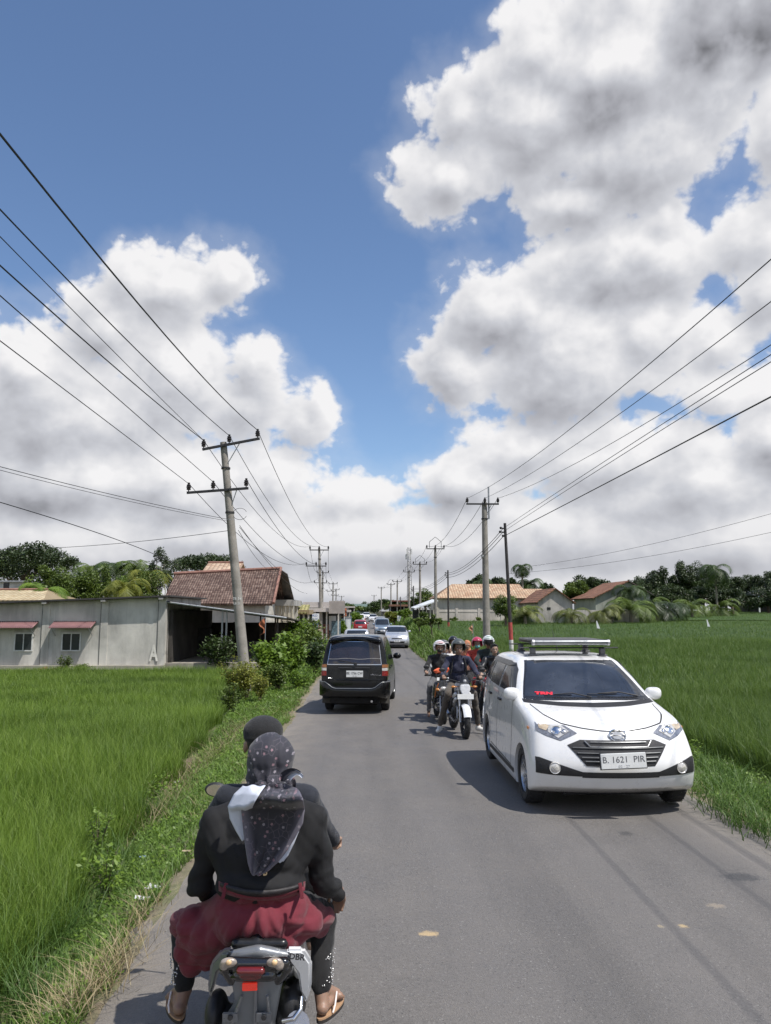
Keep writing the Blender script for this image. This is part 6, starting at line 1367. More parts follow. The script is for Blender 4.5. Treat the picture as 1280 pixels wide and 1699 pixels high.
# ------------------------------------------------------------------ poles and wires
concM = pm('pole_concrete', (.27, .25, .22), .85, 0, .22, 3, .3, bs=30, dirt=((.14, .13, .115), .7)); steelG = pm('crossarm_steel', (.035, .035, .037), .6, .3, .3, 9); porc = pm('insulator_brown', (.022, .018, .017), .25, 0, .2, 20)
galv = pm('galvanised', (.35, .36, .37), .45, .6, .15, 8); teleM = pm('tele_pole_dark', (.045, .04, .04), .55, .2, .3, 5)
INS = {}
def insul(parent, p, k=1.0):
    bm = bmesh.new(); lathe(bm, [(.0001, 0), (.02, 0), (.02, .05), (.07, .055), (.075, .10), (.05, .12), (.085, .135), (.085, .17), (.05, .19), (.075, .20), (.07, .24), (.03, .25), (.045, .28), (.04, .31), (.0001, .32)], Matrix.Translation(p) @ Matrix.Diagonal((k, k, k, 1)), 10)
    return pbm('insulator', bm, porc, parent, 40)
def pole(key, label, base, top, arms, r0=.17, r1=.10, mat=None, grp=None, cls='utility_pole', extra=None, paint_=None):
    """arms: list of (height fraction from the top in m, left length, right length, tilt, [insulator offsets])"""
    b_, t_ = Vector(base), Vector(top); ro = empty(cls, b_, 0, label, 'utility pole', grp); ax = (t_-b_); H = ax.length; ax.normalize()
    bm = bmesh.new(); tube(bm, [(0, 0, -.4)]+[ax*(H*i/8) for i in range(9)], [r0+.004]+[r0+(r1-r0)*i/8 for i in range(9)], 14); pbm('pole', bm, mat or concM, ro, 40)
    tips = []
    for (dz, l, r, tilt, ins) in arms:
        c_ = ax*(H-dz)-V3((0, r1+.05, 0)); d = V3((cos(tilt), 0, sin(tilt)))
        bm = bmesh.new(); M = Matrix.Translation(c_+d*(r-l)/2) @ Matrix.Rotation(-tilt, 4, 'Y'); mbox(bm, M, l+r, .07, .085, .006); am = pbm('crossarm', bm, steelG, ro)
        bm = bmesh.new(); tube(bm, [c_+d*(r*.45 if r > .5 else -l*.5)+V3((0, 0, -.04)), ax*(H-dz-.75)-V3((0, .05, 0))], .018, 6); pbm('brace', bm, galv, ro)
        bm = bmesh.new(); q = ax*(H-dz-.78); lathe(bm, [(r1+.035, -.03), (r1+.045, -.03), (r1+.045, .03), (r1+.035, .03)], Matrix.Translation(q), 14); pbm('clamp', bm, steelG, ro)
        for o_ in ins:
            p = c_+d*o_+V3((0, 0, .04)); insul(am, p); tips.append(b_+p+V3((0, 0, .27)))
    if paint_:
        bm = bmesh.new(); z = 0
        for i, (h_, mt) in enumerate(paint_):
            bm = bmesh.new(); tube(bm, [ax*z, ax*(z+h_)], r0+.006, 14, False); pbm('painted_band', bm, mt, ro, 40); z += h_
    if extra: extra(ro, ax, H)
    INS[key] = tips; return ro
P1b, P1t = at(408, 1134, 26), at(371, 734, 26)
def nums(ro, ax, H):
    p = ax*2.85; text_mesh('pole_number', '78 54', .13, Matrix.Translation(p-V3((0, .165, 0))) @ Matrix.Rotation(pi/2, 4, 'X'), pm('paint_white', (.7, .7, .68), .6), ro, .001); text_mesh('pole_number', 'LB 21', .10, Matrix.Translation(p-V3((0, .165, .16))) @ Matrix.Rotation(pi/2, 4, 'X'), pm('paint_white', (.7, .7, .68), .6), ro, .001)
    for h_ in (H-2.75, H-3.15):
        bm = bmesh.new(); lathe(bm, [(.125, -.02), (.14, -.02), (.14, .02), (.125, .02)], Matrix.Translation(ax*h_), 14); pbm('cable_clamp', bm, galv, ro)
    bm = bmesh.new(); c_ = ax*(H-2.55)+V3((.35, -.05, 0)); tube(bm, [c_+V3((.24*cos(a), 0, .20*sin(a))) for a in np.linspace(.4, 5.9, 18)], .008, 6); pbm('cable_loop', bm, steelG, ro)
pole('L1', 'leaning concrete pole beside the rice field with two crossarms', P1b, P1t, [(.15, .72, 1.30, .20, (-.68, .22, 1.22)), (1.72, 1.38, .74, .08, (-1.32, -.48, .66))], .19, .115, extra=nums)
def stand(px, Y, topy, basey=None):
    t = at(px, topy, Y); x = t.x; return Vector((x, Y, ground_z(x, Y) if basey is None else at(px, basey, Y).z)), t
A2 = [(.2, .85, .85, 0, (-.8, 0, .8)), (1.6, 1.2, .6, 0, (-1.15, -.3, .55))]
for key, px, Y, ty, lab in (('L2', 530, 66, 909, 'concrete pole with stacked crossarms by the shops on the left'), ('L3', 536, 106, 948, 'second pole down the left side behind the shops'),
                            ('L4', 553, 146, 967, 'third pole down the left side of the road'), ('L5', 558, 186, 977, 'fourth and smaller pole down the left side'), ('L6', 567, 240, 989, 'farthest pole on the left roadside')):
    b_, t_ = stand(px, Y, ty); b_.x += .3 if key == 'L2' else 0; pole(key, lab, b_, t_, A2, .16, .10, grp='poles on the left roadside')
def goose(ro, ax, H):   # raised earth-wire hoop
    bm = bmesh.new(); p = ax*H; tube(bm, [p+V3((-.55, -.15, .0)), p+V3((-.55, -.15, .55)), p+V3((0, -.15, 1.0)), p+V3((.55, -.15, .55)), p+V3((.55, -.15, .0))], .025, 6); pbm('earth_wire_hoop', bm, steelG, ro)
def rod(ro, ax, H):
    bm = bmesh.new(); tube(bm, [ax*(H-.9)+V3((.22, -.1, 0)), ax*(H-.9)+V3((.22, -.1, 1.75))], .045, 8); pbm('top_rod', bm, galv, ro, 40)
    bm = bmesh.new(); mbox(bm, Matrix.Translation(ax*(H-2.9)+V3((-.15, -.08, 0))), .16, .1, .14, .01); pbm('junction_box', bm, galv, ro)
A1 = [(.1, 1.0, .75, 0, (-.95, 0.0, .7))]
b_, t_ = stand(804, 40, 834); pole('R1', 'tall concrete pole on the right with one crossarm and a steel rod on top', b_, t_, A1, .20, .14, extra=rod)
for key, px, Y, ty, lab in (('R2', 722.5, 70, 909, 'concrete pole with wire hoop left of the grey walled house'), ('R3', 697, 92, 935, 'second hooped pole down the right side of the road'),
                            ('R4', 679, 112, 948, 'third hooped pole on the right beside the thin mast'), ('R5', 659.5, 136, 964, 'fourth pole down the right side of the road'), ('R6', 649, 160, 969, 'fifth pole down the right side of the road'), ('R7', 633, 195, 975, 'sixth pole down the right side, by the trees'), ('R8', 621, 260, 988, 'farthest pole on the right roadside')):
    b_, t_ = stand(px, Y, ty); pole(key, lab, b_, t_, [(.1, .85, .85, 0, (-.8, 0, .8))], .16, .11, grp='poles on the right roadside', extra=goose if key in ('R2', 'R3', 'R4', 'R6') else None)
redB = pm('band_red', (.40, .07, .06), .6, 0, .3, 9); whB = pm('band_white', (.66, .65, .62), .6, 0, .2, 9)
def hook(ro, ax, H):
    for dz, dx in ((.25, -.2), (.42, -.24), (.6, -.12)):
        bm = bmesh.new(); p = ax*(H-dz); tube(bm, [p, p+V3((dx, -.05, .03))], .03, 6); ell_(bm, p+V3((dx, -.05, .03)), (.06, .06, .06), None, 2); pbm('cable_hook', bm, steelG, ro)
for key, px, Y, ty, by, lab in (('T1', 838, 33, 868, 1083, 'thin black telephone pole with red and white foot behind the white car'), ('T2', 743.5, 62, 946, 1054, 'thin black telephone pole with red foot before the grey wall'),
                                ('T3', 686.5, 90, 972, 1046, 'thin dark telephone pole by the roadside papaya'), ('T4', 665, 125, 990, 1036, 'short dark telephone pole farther along the right side')):
    b_, t_ = stand(px, Y, ty, by); b_.x += (7/1250*Y if key == 'T1' else 0)
    k_ = 1 if key == 'T1' else .8
    pole(key, lab, b_, t_, [], .085, .06, teleM, None, 'telephone_pole', hook, [(.55*k_, whB), (.75*k_, redB)]); INS[key] = [Vector(t_)-V3((.1, .05, d)) for d in (.25, .4, .6)]
def wire(label, pts, r=.011, grp='overhead wires', n=28, sag=.6):
    P = []
    if len(pts) == 2:
        a, b_ = map(Vector, pts)
        for i in range(n+1): t = i/n; P.append(a+(b_-a)*t-V3((0, 0, 4*sag*t*(1-t))))
    else:   # parabola through three points along y
        a, b_, c_ = map(Vector, pts)
        for i in range(n+1):
            y = a.y+(c_.y-a.y)*i/n
            def L(k): return (a[k]*(y-b_.y)*(y-c_.y)/((a.y-b_.y)*(a.y-c_.y))+b_[k]*(y-a.y)*(y-c_.y)/((b_.y-a.y)*(b_.y-c_.y))+c_[k]*(y-a.y)*(y-b_.y)/((c_.y-a.y)*(c_.y-b_.y)))
            P.append(V3((L(0), y, L(2))))
    bm = bmesh.new(); tube(bm, P, r, 5); o = pbm('overhead_wire', bm, pm('cable_black', (.02, .02, .022), .6), None, 60); return tag(o, label, 'wire', grp)
def thru(A, px, py, side):     # where a wire running back from A crosses the edge of the view, taken to run along the road
    s = at(px, py, 1).x; Y = (A.x+side)/s; return at(px, py, Y)
L1 = INS['L1']
names = ['wire from the left end of the leaning pole upper arm', 'wire from the middle of the leaning pole upper arm', 'wire from the right end of the leaning pole upper arm', 'wire from the left end of the leaning pole lower arm', 'wire from the middle of the leaning pole lower arm']
for A, py, r, nm in ((L1[0], 440, .014, names[0]), (L1[1], 347, .012, names[1]), (L1[2], 222, .014, names[2]), (L1[3], 565, .010, names[3]), (L1[4], 490, .010, names[4]), (L1[0], 392, .009, 'thin second wire leaving the leaning pole upper arm at its left end')):
    p = thru(A, 0, py, 0); e_ = V3((A.x+(p.x-A.x)*1.3, -22, A.z+.4 if p.z < A.z+.8 else p.z+.4)); wire(nm, [A, p, e_], r)
p = at(380, 862, 26); wire('slack telephone cable sagging left from the leaning pole', [p, at(150, 812, 20), at(-120, 742, 15.5)], .009); wire('second slack telephone cable left of the leaning pole', [p-V3((0, 0, .06)), at(150, 817, 20), at(-120, 748, 15.5)], .007)
wire('thick low cable crossing in front of the grey plastered house', [at(300, 941, 44), at(150, 880, 30), at(-80, 810, 22)], .016)
wire('cable running level from the leaning pole over the tiled roof trees', [at(382, 880, 26.2), at(-120, 907, 40)], .010, sag=.35)
L2 = INS['L2']
for i, A in enumerate(L1): wire('long sagging wire between the leaning pole and the pole by the shops, number %s' % ['one', 'two', 'three', 'four', 'five', 'six'][i], [A, L2[i]], .012, sag=1.15)
wire('service drop from the leaning pole down to the shop roofs', [at(398, 872, 26), at(510, 985, 60)], .010, sag=.5); wire('second service drop from the leaning pole towards the shops', [at(398, 875, 26), at(527, 960, 66)], .010, sag=1.0); wire('short drop from the leaning pole to the tiled house gable', [at(396, 880, 26), at(455, 950, 46)], .009, sag=.3)
for a, b_ in (('L2', 'L3'), ('L3', 'L4'), ('L4', 'L5')):
    for A, B in zip(INS[a], INS[b_]): wire('fine sagging wire between the distant left poles', [A, B], .015, 'wires between the distant left poles', 14, .9)
R1 = INS['R1']
for A, py, nm in ((R1[0], 430, 'wire from the left end of the tall right pole crossarm'), (R1[1], 500, 'wire from the middle of the tall right pole crossarm'), (R1[2], 572, 'wire from the right end of the tall right pole crossarm')):
    p = thru(A, 1280, py, 0); wire(nm, [A, p, V3((p.x, -22, A.z+.2))], .0085)
for A, py, r, nm in ((INS['T1'][0], 588, .008, 'upper telephone cable right of the thin black pole'), (INS['T1'][1], 600, .008, 'middle telephone cable right of the thin black pole'), (INS['T1'][2], 658, .014, 'thick lowest telephone cable right of the thin black pole')):
    p = thru(A, 1280, py, .3); wire(nm, [A, p, V3((p.x, -22, A.z+.1))], r)
for a, b_, sg in (('R1', 'R2', .95), ('R2', 'R3', .5), ('R3', 'R4', .4), ('R4', 'R5', .5), ('R5', 'R6', .5), ('R6', 'R7', .5)):
    for i, (A, B) in enumerate(zip(INS[a], INS[b_])): wire('sagging wire between the right roadside poles' if a != 'R1' else 'wire %s from the tall right pole to the hooped pole' % ['one', 'two', 'three'][i], [A, B], .013, 'wires between the right roadside poles', 14, sg)
for a, b_ in (('T1', 'T2'), ('T2', 'T3'), ('T3', 'T4')):
    for A, B in zip(INS[a], INS[b_]): wire('telephone cable between the thin black poles', [A, B], .014, 'telephone cables on the right', 14, .45)
wire('faint upper line crossing above the distant right trees', [at(860, 942, 95), at(1330, 838, 60)], .016, sag=.6); wire('faint lower line crossing above the distant right trees', [at(840, 952, 95), at(1330, 872, 60)], .016, sag=.6)
# lattice mast
b_ = at(679, 1012, 260); b_.z = gz(260); bm = bmesh.new(); H = at(680, 908, 260).z-b_.z
for i in range(3):
    a = i*2*pi/3; tube(bm, [b_+V3((cos(a)*1.3, sin(a)*1.3, 0)), b_+V3((cos(a)*.5, sin(a)*.5, H))], .12, 5)
for k in range(16):
    z0, z1 = H*k/16, H*(k+1)/16; r_ = 1.3-.8*k/16
    for i in range(3):
        a, c_ = i*2*pi/3, (i+1)*2*pi/3; tube(bm, [b_+V3((cos(a)*r_, sin(a)*r_, z0)), b_+V3((cos(c_)*r_, sin(c_)*r_, z1))], .07, 4)
ms = empty('radio_mast', b_, 0, 'tall thin lattice radio mast far up the road', 'mast'); o = pbm('lattice', bm, pm('mast_grey', (.35, .34, .34), .6), ms); o.location = -b_
bm = bmesh.new()
for i in range(6): mbox(bm, Matrix.Translation(b_+V3((cos(i)*.9, sin(i)*.9, H-1.5-i%2*1.8))), .5, .3, 1.8)
o = pbm('antenna_cluster', bm, pm('antenna_white', (.6, .6, .6), .6), ms); o.location = -b_; o['kind'] = 'stuff'
# ------------------------------------------------------------------ houses and shops
def tilemat(name, c1, c2, sx_=4.2, sy=3.2, dark=.35):
    """rows of curved roof tiles: uses the roof's own length and slope coordinates (uv)"""
    if name in _mc: return _mc[name]
    m, nt, b = nmat(name); uv = nt.nodes.new('ShaderNodeUVMap').outputs[0]; s_ = nt.nodes.new('ShaderNodeSeparateXYZ'); nt.links.new(uv, s_.inputs[0])
    u = mth(nt, 'MULTIPLY', s_.outputs[0], sx_); v = mth(nt, 'MULTIPLY', s_.outputs[1], sy)
    fu = mth(nt, 'FRACT', u); fv = mth(nt, 'FRACT', v)
    cell = nt.nodes.new('ShaderNodeCombineXYZ'); nt.links.new(mth(nt, 'FLOOR', u), cell.inputs[0]); nt.links.new(mth(nt, 'FLOOR', v), cell.inputs[1])
    wn = nt.nodes.new('ShaderNodeTexWhiteNoise'); wn.noise_dimensions = '2D'; nt.links.new(cell.outputs[0], wn.inputs[0])
    c = mix(nt, wn.outputs[0], c1, c2); n = noise(nt, .8, 6, .65, coord(nt)); c = mix(nt, mth(nt, 'MULTIPLY', ramp(nt, n, [(.4, 0.), (.7, 1.)]), .55), c, tuple(v_*.45 for v_ in c1))
    edge = mth(nt, 'MULTIPLY', mth(nt, 'SUBTRACT', .2, fv), 6, clamp=True); c = mix(nt, mth(nt, 'MULTIPLY', edge, .75), c, tuple(v_*dark for v_ in c1))
    gut = mth(nt, 'MULTIPLY', mth(nt, 'SUBTRACT', mth(nt, 'ABSOLUTE', mth(nt, 'SUBTRACT', fu, .5)), .34), 6, clamp=True); c = mix(nt, mth(nt, 'MULTIPLY', gut, .6), c, tuple(v_*dark for v_ in c1))
    nt.links.new(c, b.inputs['Base Color']); b.inputs['Roughness'].default_value = .85
    h = mth(nt, 'SUBTRACT', mth(nt, 'SINE', mth(nt, 'MULTIPLY', fu, pi)), mth(nt, 'MULTIPLY', fv, .0)); h = mth(nt, 'SUBTRACT', h, edge); bump(nt, b, h, .8, .06); _mc[name] = m; return m
def plane_uv(name, pts, mat, parent, th=.10, nu=1):
    """a sloping roof sheet from four corners (eave left, eave right, ridge right, ridge left)"""
    a, b_, c_, d = map(Vector, pts); n = (b_-a).cross(d-a).normalized(); bm = bmesh.new(); uvl = bm.loops.layers.uv.new('UVMap'); u = (b_-a).normalized(); w = n.cross(u)
    T = [bm.verts.new(p) for p in (a, b_, c_, d)]; B = [bm.verts.new(p-n*th) for p in (a, b_, c_, d)]
    fs = [bm.faces.new(T), bm.faces.new(B[::-1])]+[bm.faces.new((T[i], B[i], B[(i+1) % 4], T[(i+1) % 4])) for i in range(4)]
    for f in fs:
        for l in f.loops: q = l.vert.co-a; l[uvl].uv = (q.dot(u), q.dot(w))
    bmesh.ops.recalc_face_normals(bm, faces=bm.faces[:]); return pbm(name, bm, mat, parent)
def plaster(name, c, stain, k=.6, blocks=False, scale=.8):
    if name in _mc: return _mc[name]
    m, nt, b = nmat(name); v = gpos(nt); mp_ = nt.nodes.new('ShaderNodeMapping'); mp_.inputs['Scale'].default_value = (1, 1, .28); nt.links.new(v, mp_.inputs[0])
    n1 = noise(nt, scale, 7, .62, v); n2 = noise(nt, scale*2.6, 7, .66, mp_.outputs[0]); n3 = noise(nt, 16, 5, .7, v)
    cc_ = mix(nt, ramp(nt, n1, [(.32, 0.), (.68, 1.)]), sc(c, .74), sc(c, 1.16)); cc_ = mix(nt, mth(nt, 'MULTIPLY', ramp(nt, n2, [(.45, 0.), (.68, 1.)]), k), cc_, stain)
    cc_ = mix(nt, mth(nt, 'MULTIPLY', n3, .25), cc_, sc(c, .6)); mq = nt.nodes.new('ShaderNodeMapping'); mq.inputs['Scale'].default_value = (3.2, 3.2, .16); nt.links.new(v, mq.inputs[0]); n4 = noise(nt, 1.1, 5, .6, mq.outputs[0]); cc_ = mix(nt, mth(nt, 'MULTIPLY', ramp(nt, n4, [(.52, 0.), (.70, 1.)]), .5*k+.1), cc_, sc(stain, .75)); n5 = noise(nt, .45, 4, .5, v); cc_ = mix(nt, mth(nt, 'MULTIPLY', ramp(nt, n5, [(.54, 0.), (.64, 1.)]), .45), cc_, sc(c, 1.3))
    if blocks:
        br = nt.nodes.new('ShaderNodeTexBrick'); nt.links.new(coord(nt, 'Object', (1, 1, 1)), br.inputs[0])
    nt.links.new(cc_, b.inputs['Base Color']); b.inputs['Roughness'].default_value = .92; bump(nt, b, n3, .4, .02); _mc[name] = m; return m
def bbox_part(name, x0, x1, y0, y1, z0, z1, mat, par, bev=0):
    bm = bmesh.new(); box(bm, x0, x1, y0, y1, z0, z1, bev=bev); return pbm(name, bm, mat, par)
def house(name, label, cat='house', grp=None): return empty(name, (0, 0, 0), 0, label, cat, grp)
def fixroot(t):     # put the empty at the foot of its parts
    pts = [v.co for o in t.children if o.type == 'MESH' for v in o.data.vertices]
    c_ = V3((sum(p.x for p in pts)/len(pts), min(p.y for p in pts), min(p.z for p in pts))); t.location = c_
    for o in t.children: o.location = -c_
greyW = plaster('plaster_grey', (.58, .56, .51), (.27, .26, .235), .7, scale=.55); woodD = pm('dark_wood', (.06, .045, .035), .8, 0, .3, 6)
Y = 34.0; X = lambda px: at(px, 1013, Y).x; Z = lambda py, px=150, Yv=None: at(px, py, Yv or Y).z
h = house('plastered_house', 'long grey plastered house with two windows under maroon awnings beyond the rice')
zb = Z(1112)-.2; xl, xr = X(-170), X(276); z0, z1 = at(-170, 1008, Y).z, at(276, 991, Y).z
bm = bmesh.new(); prism(bm, [(xl, zb), (xr, zb), (xr, z1), (xl, z0)], 1, Y, Y+7); pbm('wall', bm, greyW, h)
bm = bmesh.new(); prism(bm, [(xl-.2, z0-.0), (xr+.25, z1+.02), (xr+.25, z1+.09), (xl-.2, z0+.08)], 1, Y-.38, Y+7.3); pbm('roof', bm, pm('roof_sheet_dark', (.045, .042, .04), .8, 0, .3, 3), h)
for px in (-80, 78, 175, 270):
    x = X(px); zt = z0+(z1-z0)*(x-xl)/(xr-xl); bbox_part('pilaster', x-.16, x+.16, Y-.035, Y+.02, zb, zt-.01, greyW, h); bbox_part('pilaster_seam', x-.185, x-.165, Y-.03, Y-.005, zb+.15, zt-.1, pm('seam_dark', (.10, .10, .095), .7), h)  # thin dark strip stands for the seam beside each pilaster
    bbox_part('rafter_end', x-.1, x+.1, Y-.36, Y-.01, zt-.09, zt-.012, pm('rafter_pale', (.4, .38, .35), .8), h)
bbox_part('plinth', xl, xr+.05, Y-.30, Y+.05, zb-.3, zb+.42, plaster('plinth_dusty', (.40, .37, .31), (.2, .19, .16), .5), h)
frW = pm('window_frame_white', (.6, .6, .58), .5); awM = pm('awning_maroon', (.23, .12, .12), .55, 0, .15, 3)
for px0, px1, ax0, ax1, opn in ((107, 136, 91, 161, 1), (29, 57, -14, 66, 0), (-100, -72, -120, -50, 0)):
    x0, x1 = X(px0), X(px1); w0, w1 = Z(1079), Z(1051)
    fr = bbox_part('window', x0, x1, Y-.012, Y+.05, w0, w1, pm('window_dark', (.02, .022, .025), .15), h)
    bm = bmesh.new()
    box(bm, x0-.04, x0+.015, Y-.05, Y, w0-.04, w1+.04); box(bm, x1-.015, x1+.04, Y-.05, Y, w0-.04, w1+.04); box(bm, x0+.015, x1-.015, Y-.05, Y, w1-.015, w1+.04); box(bm, x0+.015, x1-.015, Y-.05, Y, w0-.04, w0+.015); box(bm, (x0+x1)/2-.02, (x0+x1)/2+.02, Y-.047, Y, w0+.015, w1-.015)
    pbm('frame', bm, frW, fr)
    for k in (0, 1):
        a = x0+.03+(x1-x0)*.5*k; bbox_part('pane', a, a+(x1-x0)*.42, Y-.03-.02*k, Y-.02-.02*k, w0+.03, w1-.03, pm('pane_glass', (.035, .04, .045), .08) if not (opn and k == 0) else pm('window_dark', (.02, .022, .025), .15), fr)
    a0, a1 = X(ax0), X(ax1); zt = Z(1031); bm = bmesh.new(); n = 22; R_ = []
    for i in range(n*2+1):
        x = a0+(a1-a0)*i/(2*n); w_ = .018*(1 if i % 2 else -1); R_.append([bm.verts.new((x, Y-.01, zt+w_)), bm.verts.new((x-.04, Y-.55, zt-.28+w_))])
    for p, q in zip(R_, R_[1:]): bm.faces.new((p[0], q[0], q[1], p[1]))
    aw = pbm('awning', bm, awM, h, 60); s_ = aw.modifiers.new('t', 'SOLIDIFY'); s_.thickness = .01
    for x in (a0+.12, a1-.12): bm = bmesh.new(); tube(bm, [(x-.02, Y-.02, zt-.62), (x-.04, Y-.48, zt-.27)], .018, 6); pbm('awning_bracket', bm, galv, aw)
text_mesh('painted_letter', 'A', .95, Matrix.Translation((X(258.5), Y-.045, Z(1085)-.0)) @ Matrix.Rotation(pi/2, 4, 'X'), pm('whitewash', (.68, .66, .60), .9), h, .004, .035, .55)
fixroot(h)
# open shed
Y = 34.6; s = house('open_shed', 'dark open shed with a low sheet roof joined to the grey house', 'shed')
xa, xb = X(277), X(478); za, zc = at(277, 996, Y).z, at(478, 1023, Y).z; zf = at(350, 1101, Y).z
sheetM = pm('rusty_sheet', (.07, .063, .058), .6, .3, .35, 2, dirt=((.2, .09, .05), .4))
plane_uv('roof', [(xa-.05, Y-.5, za), (xb, Y-.5, zc), (xb, Y+9, zc-.35), (xa-.05, Y+9, za-.35)], sheetM, s, .05)
bm = bmesh.new(); tube(bm, [(xa-.1, Y-.52, za-.06), (xb, Y-.52, zc-.06)], .045, 6); pbm('eave_beam', bm, galv, s)
bbox_part('back_wall', xa, xb-.4, Y+8.6, Y+8.8, zf-.2, zc-.4, pm('shaded_wall', (.05, .045, .04), .95, 0, .5, 1), s); bbox_part('side_wall', xa+.15, xa+.32, Y-.1, Y+8.6, zf-.2, za-.45, pm('shaded_wall', (.05, .045, .04), .95, 0, .5, 1), s)  # near-black wall colour paints in the shade under the shed roof
bbox_part('floor', xa, xb, Y-.45, Y+8.6, zf-.5, zf+.05, plaster('slab_dusty', (.36, .33, .28), (.2, .18, .15), .4), s)
for px, dy in ((281, -.3), (371, -.2), (378, -.2), (384, 3), (415, 3.5), (462, -.2), (440, 4)):
    x = X(px); bbox_part('post', x-.035, x+.035, Y+dy, Y+dy+.07, zf, za+(zc-za)*(x-xa)/(xb-xa)-.04, galv if px in (371, 378) else woodD, s)
for k, (px, w_, hh, dy, c_) in enumerate(((300, .7, 1.4, 5, (.03, .03, .03)), (330, .9, 1.0, 6, (.05, .045, .04)), (400, 1.1, .75, 4.5, (.10, .095, .09)), (352, .5, 1.7, 7, (.04, .03, .025)))):
    bbox_part('shelf', X(px)-w_/2, X(px)+w_/2, Y+dy, Y+dy+.5, zf+.05, zf+.05+hh, pm('shelf_%d' % k, c_, .8, 0, .4, 8), s, .03)
fixroot(s)
# tiled house
t = house('tiled_house', 'house with weathered red brown tiled roof and white gable behind the shed')
Ye, Yr = 45.5, 49.0; el, er = at(268, 1001, Ye), at(452, 1002, Ye); rl, rr = at(256, 953, Yr), at(449, 944, Yr); rl.x = el.x-.1; rr.x = er.x+.0
tm = tilemat('tiles_weathered', (.10, .055, .042), (.25, .175, .14), 6.5, 4.2); plane_uv('roof', [el, er, rr, rl], tm, t, .12)
plane_uv('roof_rear', [(rr.x, rr.y, rr.z), (rl.x, rl.y, rl.z), (rl.x, Yr+3.5, el.z), (rr.x, Yr+3.5, er.z)], tm, t, .12)
bm = bmesh.new(); tube(bm, [rl+V3((-.1, 0, .05)), rr+V3((.1, 0, .05))], .11, 8); pbm('ridge_cap', bm, pm('ridge_tiles', (.25, .13, .10), .85, 0, .3, 4), t)
bm = bmesh.new(); tube(bm, [er+V3((.08, -.1, .05)), rr+V3((.08, 0, .08))], .09, 6); pbm('verge_tiles', bm, pm('ridge_tiles', (.25, .13, .10), .85, 0, .3, 4), t)
wm = plaster('wall_offwhite', (.55, .53, .48), (.3, .28, .24), .4); bm = bmesh.new(); xg = rr.x-.5
prism(bm, [(Ye+.5, -.6), (Yr*2-Ye-.5, -.6), (Yr*2-Ye-.5, er.z-.1), (Yr, rr.z-.35), (Ye+.5, er.z-.05)], 0, el.x+.4, xg); pbm('wall', bm, wm, t)
bm = bmesh.new(); prism(bm, [(Yr-2.6, er.z+.3), (Yr-.1, rr.z-.3), (Yr-.1, rr.z-.5), (Yr-2.3, er.z+.3)], 0, rr.x-.1, rr.x+.02); pbm('barge_board', bm, woodD, t)
plane_uv('rear_eave', [(rr.x+.02, Yr, rr.z+.02), (rr.x+.5, Yr+.2, rr.z-.3), (rr.x+.75, Yr+3.6, er.z-.1), (rr.x+.02, Yr+3.5, er.z)], sheetM, t, .05)
fixroot(t)
def gable(name, label, px0, px1, py_e, py_r, Y0, depth, tmat, wmat, base=None, hip=0.0, cat='house', gpx=None, over=.4):
    t = house(name, label, cat); el, er = at(px0, py_e, Y0), at(px1, py_e, Y0); rz_ = at((px0+px1)/2, py_r, Y0+depth/2).z; zb_ = base if base is not None else ground_z(el.x, Y0)-.3
    plane_uv('roof', [(el.x-over, Y0-over, el.z), (er.x+over, Y0-over, er.z), (er.x+over-hip, Y0+depth/2, rz_), (el.x-over+hip, Y0+depth/2, rz_)], tmat, t, .1)
    plane_uv('roof_rear', [(er.x+over, Y0+depth+over, er.z), (el.x-over, Y0+depth+over, el.z), (el.x-over+hip, Y0+depth/2, rz_), (er.x+over-hip, Y0+depth/2, rz_)], tmat, t, .1)
    if hip:
        for s_, x in ((-1, el.x-over), (1, er.x+over)):
            bm = bmesh.new(); f = quad(bm, (x, Y0-over, el.z), (x-s_*hip, Y0+depth/2, rz_), (x-s_*hip+.001, Y0+depth/2, rz_), (x, Y0+depth+over, el.z)); pbm('roof_hip', bm, tmat, t)
    bm = bmesh.new(); zt = el.z-.08
    prism(bm, [(Y0, zb_), (Y0+depth, zb_), (Y0+depth, zt)]+([(Y0+depth/2, rz_-.15)] if not hip else [])+[(Y0, zt)], 0, el.x, er.x); w = pbm('wall', bm, wmat, t)
    bm = bmesh.new(); tube(bm, [(el.x-over+hip, Y0+depth/2, rz_+.03), (er.x+over-hip, Y0+depth/2, rz_+.03)], .09, 6); pbm('ridge_cap', bm, pm('ridge_tiles', (.25, .13, .10), .85, 0, .3, 4), t)
    return t
tanT = tilemat('tiles_tan', (.43, .26, .16), (.60, .46, .31), 3.6, 2.8, .45); yelT = tilemat('tiles_yellow', (.46, .35, .20), (.60, .51, .33), 3.6, 2.8, .5)
g = gable('yellow_roof_house', 'house with yellowish tiled roof far left behind the plastered house', -120, 66, 996, 979, 46, 6, yelT, wm, hip=1.2); fixroot(g)
g = house('white_block', 'small white upper storey with flat roof at the left edge', 'building'); a, b_ = at(-60, 981, 56), at(43, 966, 56); bbox_part('wall', a.x, b_.x, 56, 60, -.5, b_.z, plaster('wall_white', (.66, .65, .62), (.4, .38, .34), .3), g); bbox_part('roof', a.x-.2, b_.x+.3, 55.8, 60.3, b_.z, b_.z+.12, galv, g)
c_ = at(10, 973, 55.9); bbox_part('window', c_.x-.2, c_.x+.2, 55.96, 56.02, c_.z-.28, c_.z+.28, pm('window_dark', (.02, .022, .025), .15), g); fixroot(g)
g = gable('small_gable_house', 'little pale gabled roof peeping over the weathered tiled roof', 345, 388, 950, 934, 58, 4, tilemat('tiles_pale', (.42, .28, .19), (.62, .48, .35), 3, 3, .5), wm); fixroot(g)
